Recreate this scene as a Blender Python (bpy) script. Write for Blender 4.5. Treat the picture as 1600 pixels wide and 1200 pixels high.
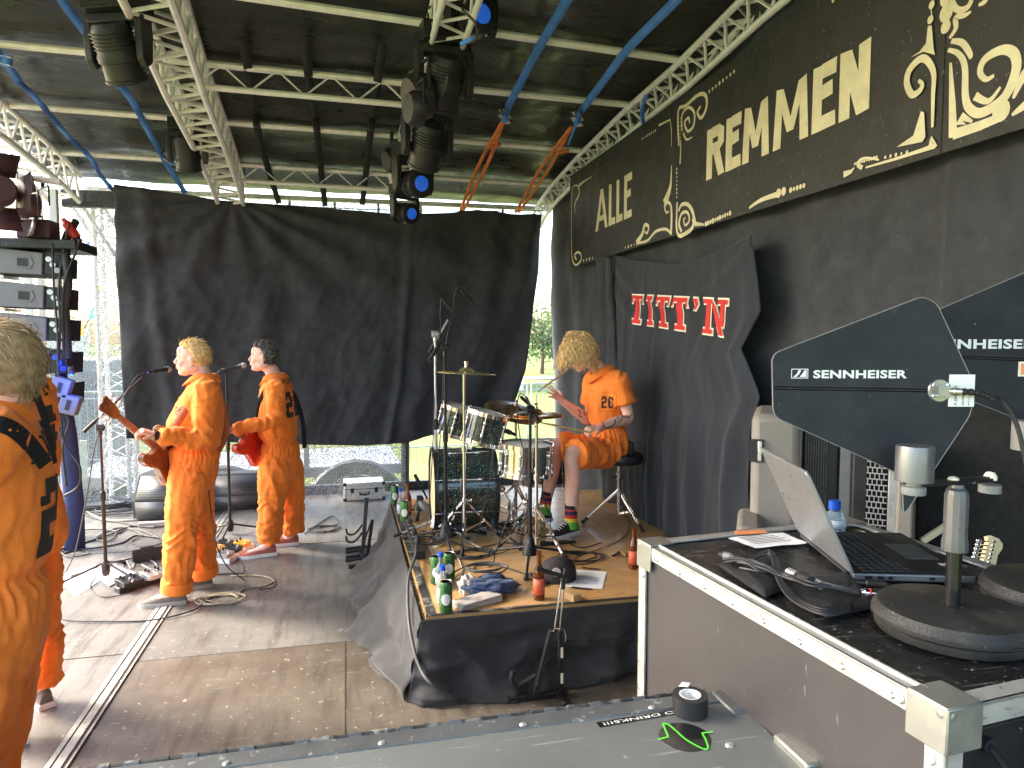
import bpy, bmesh, math, random
import numpy as np
from mathutils import Matrix, Vector, noise
from mathutils.bvhtree import BVHTree
random.seed(7)
for o in list(bpy.data.objects): bpy.data.objects.remove(o)
SC = bpy.context.scene
COL = SC.collection
R = math.radians
# ------------------------------------------------ camera
FPX, HC, YAW = 1100.0, 1.8, R(13.25)
PIT = math.atan(73/FPX)
fw = Vector((math.sin(YAW)*math.cos(PIT), math.cos(YAW)*math.cos(PIT), -math.sin(PIT)))
rt = Vector((math.cos(YAW), -math.sin(YAW), 0)); up = rt.cross(fw)
CP = Vector((0, 0, HC))
cam = bpy.data.cameras.new('camera'); co = bpy.data.objects.new('camera', cam); COL.objects.link(co)
co.matrix_world = Matrix(((rt.x, up.x, -fw.x, CP.x), (rt.y, up.y, -fw.y, CP.y), (rt.z, up.z, -fw.z, CP.z), (0, 0, 0, 1)))
cam.sensor_width = 36; cam.lens = 36*FPX/1600; cam.clip_end = 2000; cam.clip_start = .05
SC.camera = co
SC.render.resolution_x, SC.render.resolution_y = 1024, 768
# ------------------------------------------------ sky, sun, exposure
SUN_AZ, SUN_EL = R(-62), R(38)          # azimuth from +Y towards +X
sd = Vector((math.sin(SUN_AZ)*math.cos(SUN_EL), math.cos(SUN_AZ)*math.cos(SUN_EL), math.sin(SUN_EL)))
w = bpy.data.worlds.new("World"); SC.world = w; w.use_nodes = True
nt = w.node_tree; bg = nt.nodes['Background']
sk = nt.nodes.new('ShaderNodeTexSky'); sk.sky_type = 'NISHITA'; sk.sun_disc = False
sk.sun_elevation = SUN_EL; sk.sun_rotation = SUN_AZ; sk.air_density = 1.3; sk.dust_density = 3.5; sk.ozone_density = 1
nt.links.new(sk.outputs[0], bg.inputs[0]); bg.inputs[1].default_value = 0.15
sl = bpy.data.lights.new('sun', 'SUN'); sl.energy = .95; sl.angle = R(13); sl.color = (1, .94, .84)
so = bpy.data.objects.new('sun', sl); COL.objects.link(so); so.rotation_euler = sd.to_track_quat('Z', 'Y').to_euler(); so.location = sd*20
SC.view_settings.view_transform = 'Standard'; SC.view_settings.look = 'None'; SC.view_settings.exposure = 2.88
SC.view_settings.gamma = 1
SC.render.engine = 'CYCLES'
SC.cycles.max_bounces = 8; SC.cycles.diffuse_bounces = 5; SC.cycles.transparent_max_bounces = 24
try: SC.cycles.use_denoising = True
except Exception: pass
# ------------------------------------------------ pixel (in the 1600x1200 photo) -> point of the place
def ray(x, y): return fw + rt*((x-800)/FPX) + up*((600-y)/FPX)
def atZ(x, y, z=0.0): d = ray(x, y); return CP + d*((z-HC)/d.z)
def atY(x, y, Y): d = ray(x, y); return CP + d*(Y/d.y)
def atX(x, y, X): d = ray(x, y); return CP + d*(X/d.x)
V = Vector
# ------------------------------------------------ mesh builder
W = {}
def frame(o, x, y, z=None):
    x = V(x).normalized(); z = (V(z) if z is not None else x.cross(V(y))).normalized(); y = z.cross(x).normalized()
    return Matrix(((x.x, y.x, z.x, o[0]), (x.y, y.y, z.y, o[1]), (x.z, y.z, z.z, o[2]), (0, 0, 0, 1)))
def T(x=0, y=0, z=0, rz=0, rx=0, ry=0):
    return Matrix.Translation((x, y, z)) @ Matrix.Rotation(R(rz), 4, 'Z') @ Matrix.Rotation(R(ry), 4, 'Y') @ Matrix.Rotation(R(rx), 4, 'X')
def smoothpts(pts, n=6, closed=False):
    pts = [V(p) for p in pts]; out = []; m = len(pts)
    rng = range(m if closed else m-1)
    for i in rng:
        g = (lambda k: pts[k % m]) if closed else (lambda k: pts[min(max(k, 0), m-1)])
        a, b, c, d = g(i-1), g(i), g(i+1), g(i+2)
        for j in range(n):
            t = j/n
            out.append(.5*((2*b) + (c-a)*t + (2*a-5*b+4*c-d)*t*t + (-a+3*b-3*c+d)*t**3))
    if not closed: out.append(pts[-1])
    return out
class MB:
    def __init__(s): s.v = []; s.f = []; s.m = []; s.cm = 0
    def add(s, vs, fs, M=None):
        o = len(s.v)
        s.v += [tuple(M @ V(v)) if M else tuple(v) for v in vs]
        s.f += [[i+o for i in f] for f in fs]; s.m += [s.cm]*len(fs); return s
    def box(s, c, d, M=None):
        x, y, z = [q/2 for q in d]; c = V(c)
        vs = [c+V((a*x, b*y, e*z)) for a in (-1, 1) for b in (-1, 1) for e in (-1, 1)]
        return s.add(vs, [[0, 1, 3, 2], [4, 6, 7, 5], [0, 4, 5, 1], [2, 3, 7, 6], [0, 2, 6, 4], [1, 5, 7, 3]], M)
    def bar(s, a, b, w, h, upv=(0, 0, 1)):
        a, b = V(a), V(b); L = (b-a).length
        z = V(upv); x = (b-a).normalized()
        if abs(x.dot(z)) > .98: z = V((1, 0, 0))
        y = z.cross(x).normalized(); z = x.cross(y)
        return s.box((L/2, 0, 0), (L, w, h), frame(a, x, y, z))
    def tube(s, pts, r, seg=8, cap=True, M=None, flat=1.0, closed=False):
        pts = [V(p) for p in pts]; n = len(pts)
        rs = r if isinstance(r, (list, tuple)) else [r]*n
        if len(rs) != n: rs = [rs[0]+(rs[-1]-rs[0])*i/(n-1) for i in range(n)]
        vs = []; t0 = None; u = None
        for i in range(n):
            if closed: t = (pts[(i+1) % n]-pts[i-1])
            else: t = pts[min(i+1, n-1)]-pts[max(i-1, 0)]
            t = t.normalized() if t.length > 1e-9 else (t0 or V((0, 0, 1)))
            if u is None:
                u = t.orthogonal().normalized() if abs(t.z) > .9 else V((0, 0, 1)).cross(t).normalized()
            else:
                u = (u - t*u.dot(t))
                u = u.normalized() if u.length > 1e-6 else t.orthogonal().normalized()
            w_ = t.cross(u); t0 = t
            for k in range(seg):
                a = 2*math.pi*k/seg
                vs.append(pts[i] + (u*math.cos(a) + w_*math.sin(a)*flat)*rs[i])
        fs = []
        for i in range(n if closed else n-1):
            j = (i+1) % n
            for k in range(seg):
                l = (k+1) % seg
                fs.append([i*seg+k, i*seg+l, j*seg+l, j*seg+k])
        if cap and not closed: fs += [list(range(seg))[::-1], [(n-1)*seg+k for k in range(seg)]]
        return s.add(vs, fs, M)
    def cyl(s, a, b, r0, r1=None, seg=16, cap=True): return s.tube([a, b], [r0, r0 if r1 is None else r1], seg, cap)
    def lathe(s, prof, M=None, seg=32, sx=1, sy=1, cap=True):
        vs = []; fs = []
        for (r, z) in prof:
            for k in range(seg):
                a = 2*math.pi*k/seg; vs.append((r*math.cos(a)*sx, r*math.sin(a)*sy, z))
        for i in range(len(prof)-1):
            for k in range(seg):
                l = (k+1) % seg; fs.append([i*seg+k, i*seg+l, (i+1)*seg+l, (i+1)*seg+k])
        if cap and prof[0][0] > 1e-5 and prof[0] != prof[-1]: fs.append(list(range(seg))[::-1])
        if cap and prof[-1][0] > 1e-5 and prof[0] != prof[-1]: fs.append([(len(prof)-1)*seg+k for k in range(seg)])
        return s.add(vs, fs, M)
    def prism(s, poly, h, M=None, z0=0.0):
        n = len(poly); vs = [(p[0], p[1], z0) for p in poly]+[(p[0], p[1], z0+h) for p in poly]
        fs = [list(range(n))[::-1], list(range(n, 2*n))]+[[i, (i+1) % n, n+(i+1) % n, n+i] for i in range(n)]
        return s.add(vs, fs, M)
    def face(s, poly, M=None, z=0.0):
        return s.add([(p[0], p[1], z) if len(p) == 2 else p for p in poly], [list(range(len(poly)))], M)
    def ell(s, c, r, M=None, seg=16, rings=10):
        if not isinstance(r, (tuple, list)): r = (r, r, r)
        vs = []; fs = []
        for i in range(1, rings):
            a = math.pi*i/rings
            for k in range(seg):
                b = 2*math.pi*k/seg
                vs.append((c[0]+r[0]*math.sin(a)*math.cos(b), c[1]+r[1]*math.sin(a)*math.sin(b), c[2]+r[2]*math.cos(a)))
        n = len(vs); vs += [(c[0], c[1], c[2]+r[2]), (c[0], c[1], c[2]-r[2])]
        for i in range(rings-2):
            for k in range(seg):
                l = (k+1) % seg; fs.append([i*seg+k, (i+1)*seg+k, (i+1)*seg+l, i*seg+l])
        for k in range(seg):
            l = (k+1) % seg; fs.append([n, k, l]); fs.append([n+1, (rings-2)*seg+l, (rings-2)*seg+k])
        return s.add(vs, fs, M)
    def grid(s, fn, nu, nv, M=None):
        vs = [fn(i/nu, j/nv) for j in range(nv+1) for i in range(nu+1)]
        fs = [[j*(nu+1)+i, j*(nu+1)+i+1, (j+1)*(nu+1)+i+1, (j+1)*(nu+1)+i] for j in range(nv) for i in range(nu)]
        return s.add(vs, fs, M)
    def build(s, name, mats, parent=None, world=True, smooth=35, bevel=0, origin=None, solid=0, tagging=None):
        me = bpy.data.meshes.new(name)
        vs = [V(v) for v in s.v]
        if parent is not None:
            Wm = W.get(parent.name, Matrix.Identity(4))
            if world: Mi = Wm.inverted(); vs = [Mi @ v for v in vs]
            loc = V((0, 0, 0))
        else:
            Wm = Matrix.Identity(4)
            if origin is None:
                xs = [v.x for v in vs]; ys = [v.y for v in vs]; zs = [v.z for v in vs]
                origin = V(((min(xs)+max(xs))/2, (min(ys)+max(ys))/2, min(zs)))
            loc = V(origin); vs = [v-loc for v in vs]
        me.from_pydata([tuple(v) for v in vs], [], s.f)
        if not isinstance(mats, (list, tuple)): mats = [mats]
        for m in mats: me.materials.append(m)
        if len(mats) > 1: me.polygons.foreach_set('material_index', s.m)
        me.update()
        if smooth:
            me.polygons.foreach_set('use_smooth', [True]*len(me.polygons))
            if smooth < 180: me.set_sharp_from_angle(angle=R(smooth))
        o = bpy.data.objects.new(name, me); COL.objects.link(o)
        if parent is not None: o.parent = parent; W[o.name] = Wm.copy()
        else: o.location = loc; W[o.name] = Matrix.Translation(loc)
        if bevel:
            b = o.modifiers.new('bevel', 'BEVEL'); b.width = bevel; b.segments = 2; b.limit_method = 'ANGLE'; b.angle_limit = R(40)
        if solid:
            b = o.modifiers.new('solid', 'SOLIDIFY'); b.thickness = solid; b.offset = 0
        return o
def tag(o, label, cat, group=None, kind=None):
    if label: o['label'] = label
    if cat: o['category'] = cat
    if group: o['group'] = group
    if kind: o['kind'] = kind
    return o
def thing(name, label, cat, loc=(0, 0, 0), rz=0.0, group=None, rot=None):
    o = bpy.data.objects.new(name, None); COL.objects.link(o); o.empty_display_size = .1
    o.location = loc; o.rotation_euler = rot if rot else (0, 0, rz)
    W[o.name] = Matrix.Translation(V(loc)) @ (rot.to_matrix().to_4x4() if rot else Matrix.Rotation(rz, 4, 'Z'))
    return tag(o, label, cat, group)
def kids(o): return [c for c in bpy.data.objects if c.parent == o]
def copy_tree(o, parent=None, loc=None, rz=None, label=None, rot=None):
    c = o.copy(); COL.objects.link(c); c.parent = parent
    if loc is not None: c.location = loc
    if rz is not None: c.rotation_euler = (0, 0, rz)
    if rot is not None: c.rotation_euler = rot
    if label: c['label'] = label
    if parent is None: W[c.name] = Matrix.Translation(c.location) @ c.rotation_euler.to_matrix().to_4x4()
    else: W[c.name] = W[parent.name].copy()
    for k in kids(o): copy_tree(k, c)
    return c
# ------------------------------------------------ materials
def mat(name, col, rough=.5, metal=0., var=.15, vs=4., bump=0., bs=60., col2=None, mixs=3., mixlo=.45, mixhi=.6, rvar=.1,
        spec=.5, sheen=0., emit=None, es=0., trans=0., alpha=1., stretch=(1, 1, 1), coat=0., spots=None, spotamt=.0, spotscale=90, ior=1.45, scr=None, scrt=.66):
    m = bpy.data.materials.new(name); m.use_nodes = True; n = m.node_tree.nodes; L = m.node_tree.links
    b = n['Principled BSDF']
    tc = n.new('ShaderNodeTexCoord'); mp = n.new('ShaderNodeMapping'); mp.inputs['Scale'].default_value = stretch
    L.new(tc.outputs['Object'], mp.inputs[0]); vec = mp.outputs[0]
    def nz(scale, det=5, rgh=.6):
        t = n.new('ShaderNodeTexNoise'); t.inputs['Scale'].default_value = scale; t.inputs['Detail'].default_value = det
        t.inputs['Roughness'].default_value = rgh; L.new(vec, t.inputs['Vector']); return t.outputs['Fac']
    def ramp(fac, lo, hi, c0, c1):
        t = n.new('ShaderNodeMapRange'); t.inputs[1].default_value = lo; t.inputs[2].default_value = hi
        t.inputs[3].default_value = c0; t.inputs[4].default_value = c1; L.new(fac, t.inputs[0]); return t.outputs[0]
    def mixc(fac, a, c, mode='MIX'):
        t = n.new('ShaderNodeMix'); t.data_type = 'RGBA'; t.blend_type = mode
        if isinstance(fac, float): t.inputs[0].default_value = fac
        else: L.new(fac, t.inputs[0])
        for sck, val in ((6, a), (7, c)):
            if isinstance(val, tuple): t.inputs[sck].default_value = (*val[:3], 1)
            else: L.new(val, t.inputs[sck])
        return t.outputs[2]
    c = tuple(col)
    if col2 is not None: c = mixc(ramp(nz(mixs, 6, .65), mixlo, mixhi, 0, 1), tuple(col), tuple(col2))
    if var:
        f = ramp(nz(vs, 8, .65), .3, .7, 1-var, 1+var)
        h = n.new('ShaderNodeHueSaturation'); h.inputs['Color'].default_value = (*col, 1) if isinstance(c, tuple) else (1, 1, 1, 1)
        if not isinstance(c, tuple): L.new(c, h.inputs['Color'])
        L.new(f, h.inputs['Value']); c = h.outputs[0]
    if spots is not None:
        c = mixc(ramp(nz(spotscale, 3, .7), .855-spotamt, .9-spotamt, 0, .8), c, tuple(spots))
    if scr is not None:
        for rot, sc_ in ((.4, 1.0), (-.9, 1.4), (1.7, .8)):
            mp2 = n.new('ShaderNodeMapping'); mp2.inputs['Scale'].default_value = (2.2*sc_, 42*sc_, 9*sc_); mp2.inputs['Rotation'].default_value = (rot*.3, rot*.4, rot); L.new(tc.outputs['Object'], mp2.inputs[0])
            t2 = n.new('ShaderNodeTexNoise'); t2.inputs['Scale'].default_value = 2.0; t2.inputs['Detail'].default_value = 3; L.new(mp2.outputs[0], t2.inputs['Vector'])
            c = mixc(ramp(t2.outputs['Fac'], scrt, scrt+.04, 0, .55), c, tuple(scr))
    if isinstance(c, tuple): b.inputs['Base Color'].default_value = (*c, 1)
    else: L.new(c, b.inputs['Base Color'])
    if rvar: L.new(ramp(nz(vs*2.3, 5), .3, .7, max(.02, rough-rvar), min(1, rough+rvar)), b.inputs['Roughness'])
    else: b.inputs['Roughness'].default_value = rough
    b.inputs['Metallic'].default_value = metal; b.inputs['Specular IOR Level'].default_value = spec; b.inputs['IOR'].default_value = ior
    if sheen: b.inputs['Sheen Weight'].default_value = sheen; b.inputs['Sheen Roughness'].default_value = .4
    if coat: b.inputs['Coat Weight'].default_value = coat; b.inputs['Coat Roughness'].default_value = .12
    if trans: b.inputs['Transmission Weight'].default_value = trans
    if alpha < 1: b.inputs['Alpha'].default_value = alpha
    if emit: b.inputs['Emission Color'].default_value = (*emit, 1); b.inputs['Emission Strength'].default_value = es
    if bump:
        bp = n.new('ShaderNodeBump'); bp.inputs['Strength'].default_value = min(1, bump); bp.inputs['Distance'].default_value = .01
        L.new(nz(bs, 4, .6), bp.inputs['Height']); L.new(bp.outputs[0], b.inputs['Normal'])
    return m
M = {}
M['cloth'] = mat('black_molton', (.042, .043, .049), .9, var=.3, vs=7, bump=.25, bs=300, sheen=.12, spots=(.08, .08, .08), spotamt=.18, spotscale=60)
M['cloth2'] = mat('black_molton_wall', (.036, .038, .044), .9, var=.3, vs=6, bump=.25, bs=260, sheen=.15, spots=(.09, .09, .09), spotamt=.18, spotscale=60)
M['velvet'] = mat('blue_black_cotton', (.017, .021, .03), .85, var=.35, vs=3.5, bump=.3, bs=220, sheen=.25, stretch=(1, 1, .4))
M['skirt'] = mat('riser_skirt_cloth', (.03, .03, .033), .85, var=.3, vs=4, bump=.25, bs=240, sheen=.2, spots=(.12, .12, .12), spotamt=.17, spotscale=60)
M['tarp'] = mat('black_pvc_tarp', (.028, .028, .024), .33, var=.4, vs=1.6, bump=.6, bs=4, rvar=.16, spec=.6, stretch=(1, 2.5, 1))
M['alu'] = mat('dull_aluminium', (.84, .82, .82), .5, metal=.2, var=.14, vs=9, bump=.08, bs=80)
M['alub'] = mat('bright_aluminium', (.78, .78, .76), .32, metal=.8, var=.1, vs=12, bump=.05, bs=90, spots=(.4, .4, .38), spotamt=.24, spotscale=60)
M['galv'] = mat('galvanised_steel', (.5, .51, .52), .45, metal=.7, var=.2, vs=20)
M['chrome'] = mat('chrome', (.85, .85, .86), .09, metal=1, var=.05, rvar=.05)
M['blackmet'] = mat('black_steel', (.02, .02, .021), .38, metal=.2, var=.3, vs=12, spots=(.3, .3, .3), spotamt=.2, spotscale=70)
M['blackpl'] = mat('black_plastic', (.02, .02, .022), .45, var=.25, vs=10)
M['rubber'] = mat('black_rubber', (.018, .018, .018), .65, var=.2, vs=20)
M['greysat'] = mat('satin_dark_grey', (.09, .09, .095), .3, var=.15, vs=10, coat=.3)
M['cupgrey'] = mat('brushed_grey_cup', (.16, .165, .17), .35, metal=.5, var=.12, vs=10)
M['keyt'] = mat('key_tops', (.03, .03, .033), .4, var=.1)
M['greypl'] = mat('grey_plastic', (.2, .2, .2), .5, var=.15, vs=10)
M['blue'] = mat('blue_webbing', (.07, .22, .66), .7, var=.22, vs=8, bump=.3, bs=300)
M['osling'] = mat('orange_webbing', (.8, .22, .05), .7, var=.2, vs=8, bump=.3, bs=300)
M['blkweb'] = mat('black_webbing', (.012, .012, .014), .8, var=.2, vs=8)
M['cable'] = mat('black_cable_jacket', (.025, .025, .027), .5, var=.2, vs=15)
M['gcable'] = mat('grey_cable_jacket', (.075, .075, .08), .5, var=.2, vs=15)
M['wcable'] = mat('pale_cable_jacket', (.45, .43, .4), .55, var=.25, vs=40)
M['white'] = mat('white_paint', (.78, .78, .76), .6, var=.06)
M['paper'] = mat('white_paper', (.82, .82, .84), .7, var=.05, vs=15)
M['orange'] = mat('orange_coverall_cotton', (.9, .225, .028), .85, var=.09, vs=5, bump=.45, bs=26, sheen=.1)
M['orangeseam'] = mat('orange_seam', (.62, .15, .012), .85, var=.1)
M['blackprint'] = mat('black_print', (.03, .025, .022), .7, var=.2, vs=30)
M['skin'] = mat('fair_skin', (.8, .5, .38), .5, var=.1, vs=14, col2=(.82, .43, .34), mixs=9, bump=.05, bs=150, spec=.4)
M['skinb'] = mat('tanned_skin', (.55, .28, .19), .5, var=.1, vs=14, bump=.05, bs=150, spec=.4)
M['skintat'] = mat('inked_skin', (.09, .085, .085), .55, var=.2, vs=60)
M['blond'] = mat('blond_hair', (.8, .56, .25), .5, var=.45, vs=38, spec=.5, bump=.4, bs=200)
M['dkblond'] = mat('dark_blond_hair', (.40, .27, .14), .5, var=.4, vs=35, spec=.5, bump=.4, bs=200)
M['brown'] = mat('greying_brown_hair', (.075, .06, .05), .5, var=.5, vs=40, col2=(.22, .2, .18), mixs=40, bump=.4, bs=200)
M['lips'] = mat('lips', (.5, .18, .14), .5, var=.05)
M['eye'] = mat('eye_white', (.8, .78, .74), .2, var=0)
M['red'] = mat('red_print', (.62, .03, .03), .6, var=.1)
M['cream'] = mat('cream_print', (.82, .76, .62), .7, var=.08)
M['gold'] = mat('gold_signwriting', (.66, .6, .4), .6, var=.16, vs=9, spots=(.4, .34, .2), spotamt=.16, spotscale=40)
M['board'] = mat('black_painted_board', (.034, .034, .033), .62, var=.25, vs=2.5, bump=.15, bs=40, spots=(.25, .24, .2), spotamt=.2, spotscale=38, spec=.4, scr=(.14, .14, .12), scrt=.7)
M['flame'] = mat('dark_edge', (.01, .01, .01), .6)
M['blackgloss'] = mat('black_gloss', (.012, .012, .013), .15, var=.1)
M['glassb'] = mat('brown_bottle_glass', (.35, .09, .015), .08, var=0, rvar=0, trans=.75, spec=.6)
M['glassc'] = mat('clear_bottle_plastic', (.75, .85, .9), .1, var=0, rvar=0, trans=.85, ior=1.3)
M['green'] = mat('green_can', (.05, .15, .045), .3, metal=.5, var=.25, vs=25)
M['labelred'] = mat('red_label', (.6, .12, .06), .5, var=.3, vs=60)
M['bluecap'] = mat('blue_cap', (.01, .09, .6), .4, var=.1)
# ================================================ MATERIALS OF THE SETTING
M['grass'] = mat('mown_grass', (.13, .18, .035), .9, var=.35, vs=1.2, bump=.5, bs=30, col2=(.2, .2, .055), mixs=.8)
M['asph'] = mat('gravel_track', (.28, .27, .25), .9, var=.2, vs=2, bump=.3, bs=40)
def floor_mat(nm='stage_plywood', ca=(.09, .07, .052), cb=(.16, .138, .112)):
    m = mat(nm, ca, .5, var=.26, vs=1.1, bump=.12, bs=260, col2=cb, mixs=.55, mixlo=.38, mixhi=.66,
            rvar=.16, spots=(.42, .39, .34), spotamt=.22, spotscale=24)
    n = m.node_tree.nodes; L = m.node_tree.links; b = n['Principled BSDF']
    src = b.inputs['Base Color'].links[0].from_socket
    tc = n.new('ShaderNodeTexCoord')
    # dark streaks of dirt
    mp = n.new('ShaderNodeMapping'); mp.inputs['Scale'].default_value = (6, .8, 1); mp.inputs['Rotation'].default_value = (0, 0, .5); L.new(tc.outputs['Object'], mp.inputs[0])
    t = n.new('ShaderNodeTexNoise'); t.inputs['Scale'].default_value = 2.2; t.inputs['Detail'].default_value = 8; t.inputs['Roughness'].default_value = .7; L.new(mp.outputs[0], t.inputs['Vector'])
    r = n.new('ShaderNodeMapRange'); r.inputs[1].default_value = .5; r.inputs[2].default_value = .64; r.inputs[3].default_value = 0; r.inputs[4].default_value = .7; L.new(t.outputs['Fac'], r.inputs[0])
    mx = n.new('ShaderNodeMix'); mx.data_type = 'RGBA'; L.new(r.outputs[0], mx.inputs[0]); L.new(src, mx.inputs[6]); mx.inputs[7].default_value = (.065, .052, .042, 1)
    # anti-slip grid pressed into the film
    w1 = n.new('ShaderNodeTexWave'); w1.inputs['Scale'].default_value = 42; w1.bands_direction = 'X'; w1.inputs['Distortion'].default_value = .6; L.new(tc.outputs['Object'], w1.inputs['Vector'])
    w2 = n.new('ShaderNodeTexWave'); w2.inputs['Scale'].default_value = 42; w2.bands_direction = 'Y'; w2.inputs['Distortion'].default_value = .6; L.new(tc.outputs['Object'], w2.inputs['Vector'])
    mu = n.new('ShaderNodeMath'); mu.operation = 'MULTIPLY'; L.new(w1.outputs['Fac'], mu.inputs[0]); L.new(w2.outputs['Fac'], mu.inputs[1])
    m2 = n.new('ShaderNodeMix'); m2.data_type = 'RGBA'; m2.blend_type = 'MULTIPLY'; m2.inputs[0].default_value = .35
    r2 = n.new('ShaderNodeMapRange'); r2.inputs[3].default_value = 1.1; r2.inputs[4].default_value = .5; L.new(mu.outputs[0], r2.inputs[0])
    L.new(mx.outputs[2], m2.inputs[6]); L.new(r2.outputs[0], m2.inputs[7])
    # pale scratches
    mp3 = n.new('ShaderNodeMapping'); mp3.inputs['Scale'].default_value = (1, 9, 1); mp3.inputs['Rotation'].default_value = (0, 0, -.9); L.new(tc.outputs['Object'], mp3.inputs[0])
    t3 = n.new('ShaderNodeTexNoise'); t3.inputs['Scale'].default_value = 5; t3.inputs['Detail'].default_value = 6; t3.inputs['Roughness'].default_value = .8; L.new(mp3.outputs[0], t3.inputs['Vector'])
    r3 = n.new('ShaderNodeMapRange'); r3.inputs[1].default_value = .62; r3.inputs[2].default_value = .66; r3.inputs[3].default_value = 0; r3.inputs[4].default_value = .6; L.new(t3.outputs['Fac'], r3.inputs[0])
    m3 = n.new('ShaderNodeMix'); m3.data_type = 'RGBA'; L.new(r3.outputs[0], m3.inputs[0]); L.new(m2.outputs[2], m3.inputs[6]); m3.inputs[7].default_value = (.38, .35, .3, 1)
    L.new(m3.outputs[2], b.inputs['Base Color'])
    return m
M['floor'] = floor_mat()
M['floor2'] = floor_mat('grey_stage_plywood', (.145, .138, .125), (.2, .19, .176))
def scrim_mat():
    m = bpy.data.materials.new('mesh_scrim'); m.use_nodes = True; n = m.node_tree.nodes; L = m.node_tree.links; b = n['Principled BSDF']
    tc = n.new('ShaderNodeTexCoord'); t = n.new('ShaderNodeTexNoise'); t.inputs['Scale'].default_value = 85; t.inputs['Detail'].default_value = 2; L.new(tc.outputs['Object'], t.inputs['Vector'])
    r = n.new('ShaderNodeMapRange'); r.inputs[1].default_value = .44; r.inputs[2].default_value = .56; r.inputs[3].default_value = .25; r.inputs[4].default_value = .88; L.new(t.outputs['Fac'], r.inputs[0])
    L.new(r.outputs[0], b.inputs['Alpha']); b.inputs['Base Color'].default_value = (.36, .375, .39, 1); b.inputs['Roughness'].default_value = .9
    return m
M['scrim'] = scrim_mat()
M['tent'] = mat('white_marquee_pvc', (.8, .81, .82), .5, var=.05)
M['container'] = mat('grey_steel_container', (.22, .23, .25), .5, var=.15)
M['leaf'] = mat('tree_leaves', (.07, .12, .03), .7, var=.4, vs=.8, col2=(.12, .17, .04), mixs=.6)
M['bark'] = mat('bark', (.1, .07, .05), .9)
# ================================================ GROUND AND OUTSIDE
def struct(name, mb, m, **k): return tag(mb.build(name, m, **k), None, None, kind='structure')
mb = MB(); mb.grid(lambda u, v: (-220+440*u, -120+420*v, -1.02+.05*math.sin(u*40)*math.sin(v*37)), 60, 60); struct('ground', mb, M['grass'])
mb = MB(); mb.box((0, 46, -.945), (90, 3.5, .03)); struct('path', mb, M['asph'])
for x0, x1, y0, y1, m_ in ((-2.89, -1.258, -2.2, 8.4, 'floor2'), (-1.161, 2.41, -2.2, 4.178, 'floor'), (-1.161, 2.41, 4.184, 8.4, 'floor2'), (-1.256, -1.163, -2.2, 8.4, 'floor')):
    mb = MB(); mb.box(((x0+x1)/2, (y0+y1)/2, -.02), (x1-x0, y1-y0, .04)); struct('stage_floor', mb, M[m_], smooth=0)
mb = MB(); mb.box((-.24, 3.1, -.115), (5.2, 10.5, .14)); struct('stage_deck', mb, M['blackpl'])
# aluminium joint strip across the floor and fine panel joints
mb = MB()
mb.box((-1.245, 3.15, .003), (.022, 10.6, .006)); mb.box((-1.207, 3.15, .003), (.036, 10.6, .006)); mb.box((-1.165, 3.15, .0045), (.008, 10.6, .009))
M['stripm'] = mat('dull_floor_profile', (.36, .35, .32), .6, var=.25, vs=8, spots=(.15, .13, .1), spotamt=.25, spotscale=40)
tag(mb.build('floor_joint_strip', M['stripm']), 'long aluminium joint strip running across the plywood stage floor', 'strip')
M['joint'] = mat('dark_joint', (.03, .025, .02), .9, var=0)
for i, (a, b) in enumerate([((-2.85, 2.2), (-1.26, 2.2)), ((-1.15, 2.06), (2.3, 2.06)), ((-2.85, 4.3), (-1.26, 4.3)), ((-1.15, 6.3), (.5, 6.3)), ((-2.85, 6.4), (-1.26, 6.4)), ((-.03, 2.07), (-.03, 4.17))]):
    mb = MB(); mb.bar((a[0], a[1], .0005), (b[0], b[1], .0005), .006, .003); struct('floor_joint', mb, M['joint'], smooth=0)
# ------------------------------------------------ fence panels, marquee, container, trailer, trees outside
def fence_panel(loc, rz, label):
    t = thing('fence_panel', label, 'fence panel', loc, rz, 'wire fence panels behind the stage')
    f = MB(); w_, h = 3.4, 2.0
    f.tube([(0, 0, 0), (0, 0, h), (w_, 0, h), (w_, 0, 0)], .021, 8); f.build('frame', M['galv'], t, world=False)
    for zz in (.15, 1.0, 1.9):
        r_ = MB(); r_.cyl((.02, 0, zz), (w_-.02, 0, zz), .012, seg=6); r_.build('rail', M['galv'], t, world=False)
    g = MB()
    for i in range(1, 34): g.box((i*.1, 0, h/2), (.006, .006, h-.05))
    o = g.build('wire_mesh', M['galv'], t, world=False, smooth=0); o['kind'] = 'stuff'
    b = MB()
    for x in (0, w_): b.box((x, 0, .06), (.22, .62, .14))
    b.build('foot_block', M['greypl'], t, world=False, bevel=.02)
    return t
for i, (x, y, rz, lb) in enumerate([(-7.4, 11.2, .05, 'wire fence panel outside, at the outer edge of the scrim'), (-3.9, 11.4, .0, 'wire fence panel on the grass behind the lattice tower'),
        (-.4, 11.5, .03, 'wire fence panel behind the trailer wheel'), (3.1, 11.7, .0, 'wire fence panel seen in the gap beside the drummer')]):
    fence_panel((x, y, -1), rz, lb)
def marquee(loc, w_, d, h, label, name='marquee'):
    t = thing(name, label, 'marquee', loc)
    r_ = MB(); r_.prism([(-w_/2, 0), (w_/2, 0), (w_/2, .5), (0, 2.1), (-w_/2, .5)], d, frame((0, 0, h), (1, 0, 0), (0, 0, 1)) @ Matrix.Translation((0, 0, -d))); r_.build('roof', M['tent'], t, world=False)
    b = MB(); b.box((0, d/2, h/2), (w_-.1, d-.1, h)); b.build('wall', M['tent'], t, world=False)
    for x in (-w_/2, 0, w_/2):
        p = MB(); p.box((x, -.06, h/2), (.12, .12, h)); p.build('post', M['alu'], t, world=False)
marquee((-17, 27, -1), 13, 6, 2.6, 'long white marquee beyond the fence, on the open side of the tower')
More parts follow.
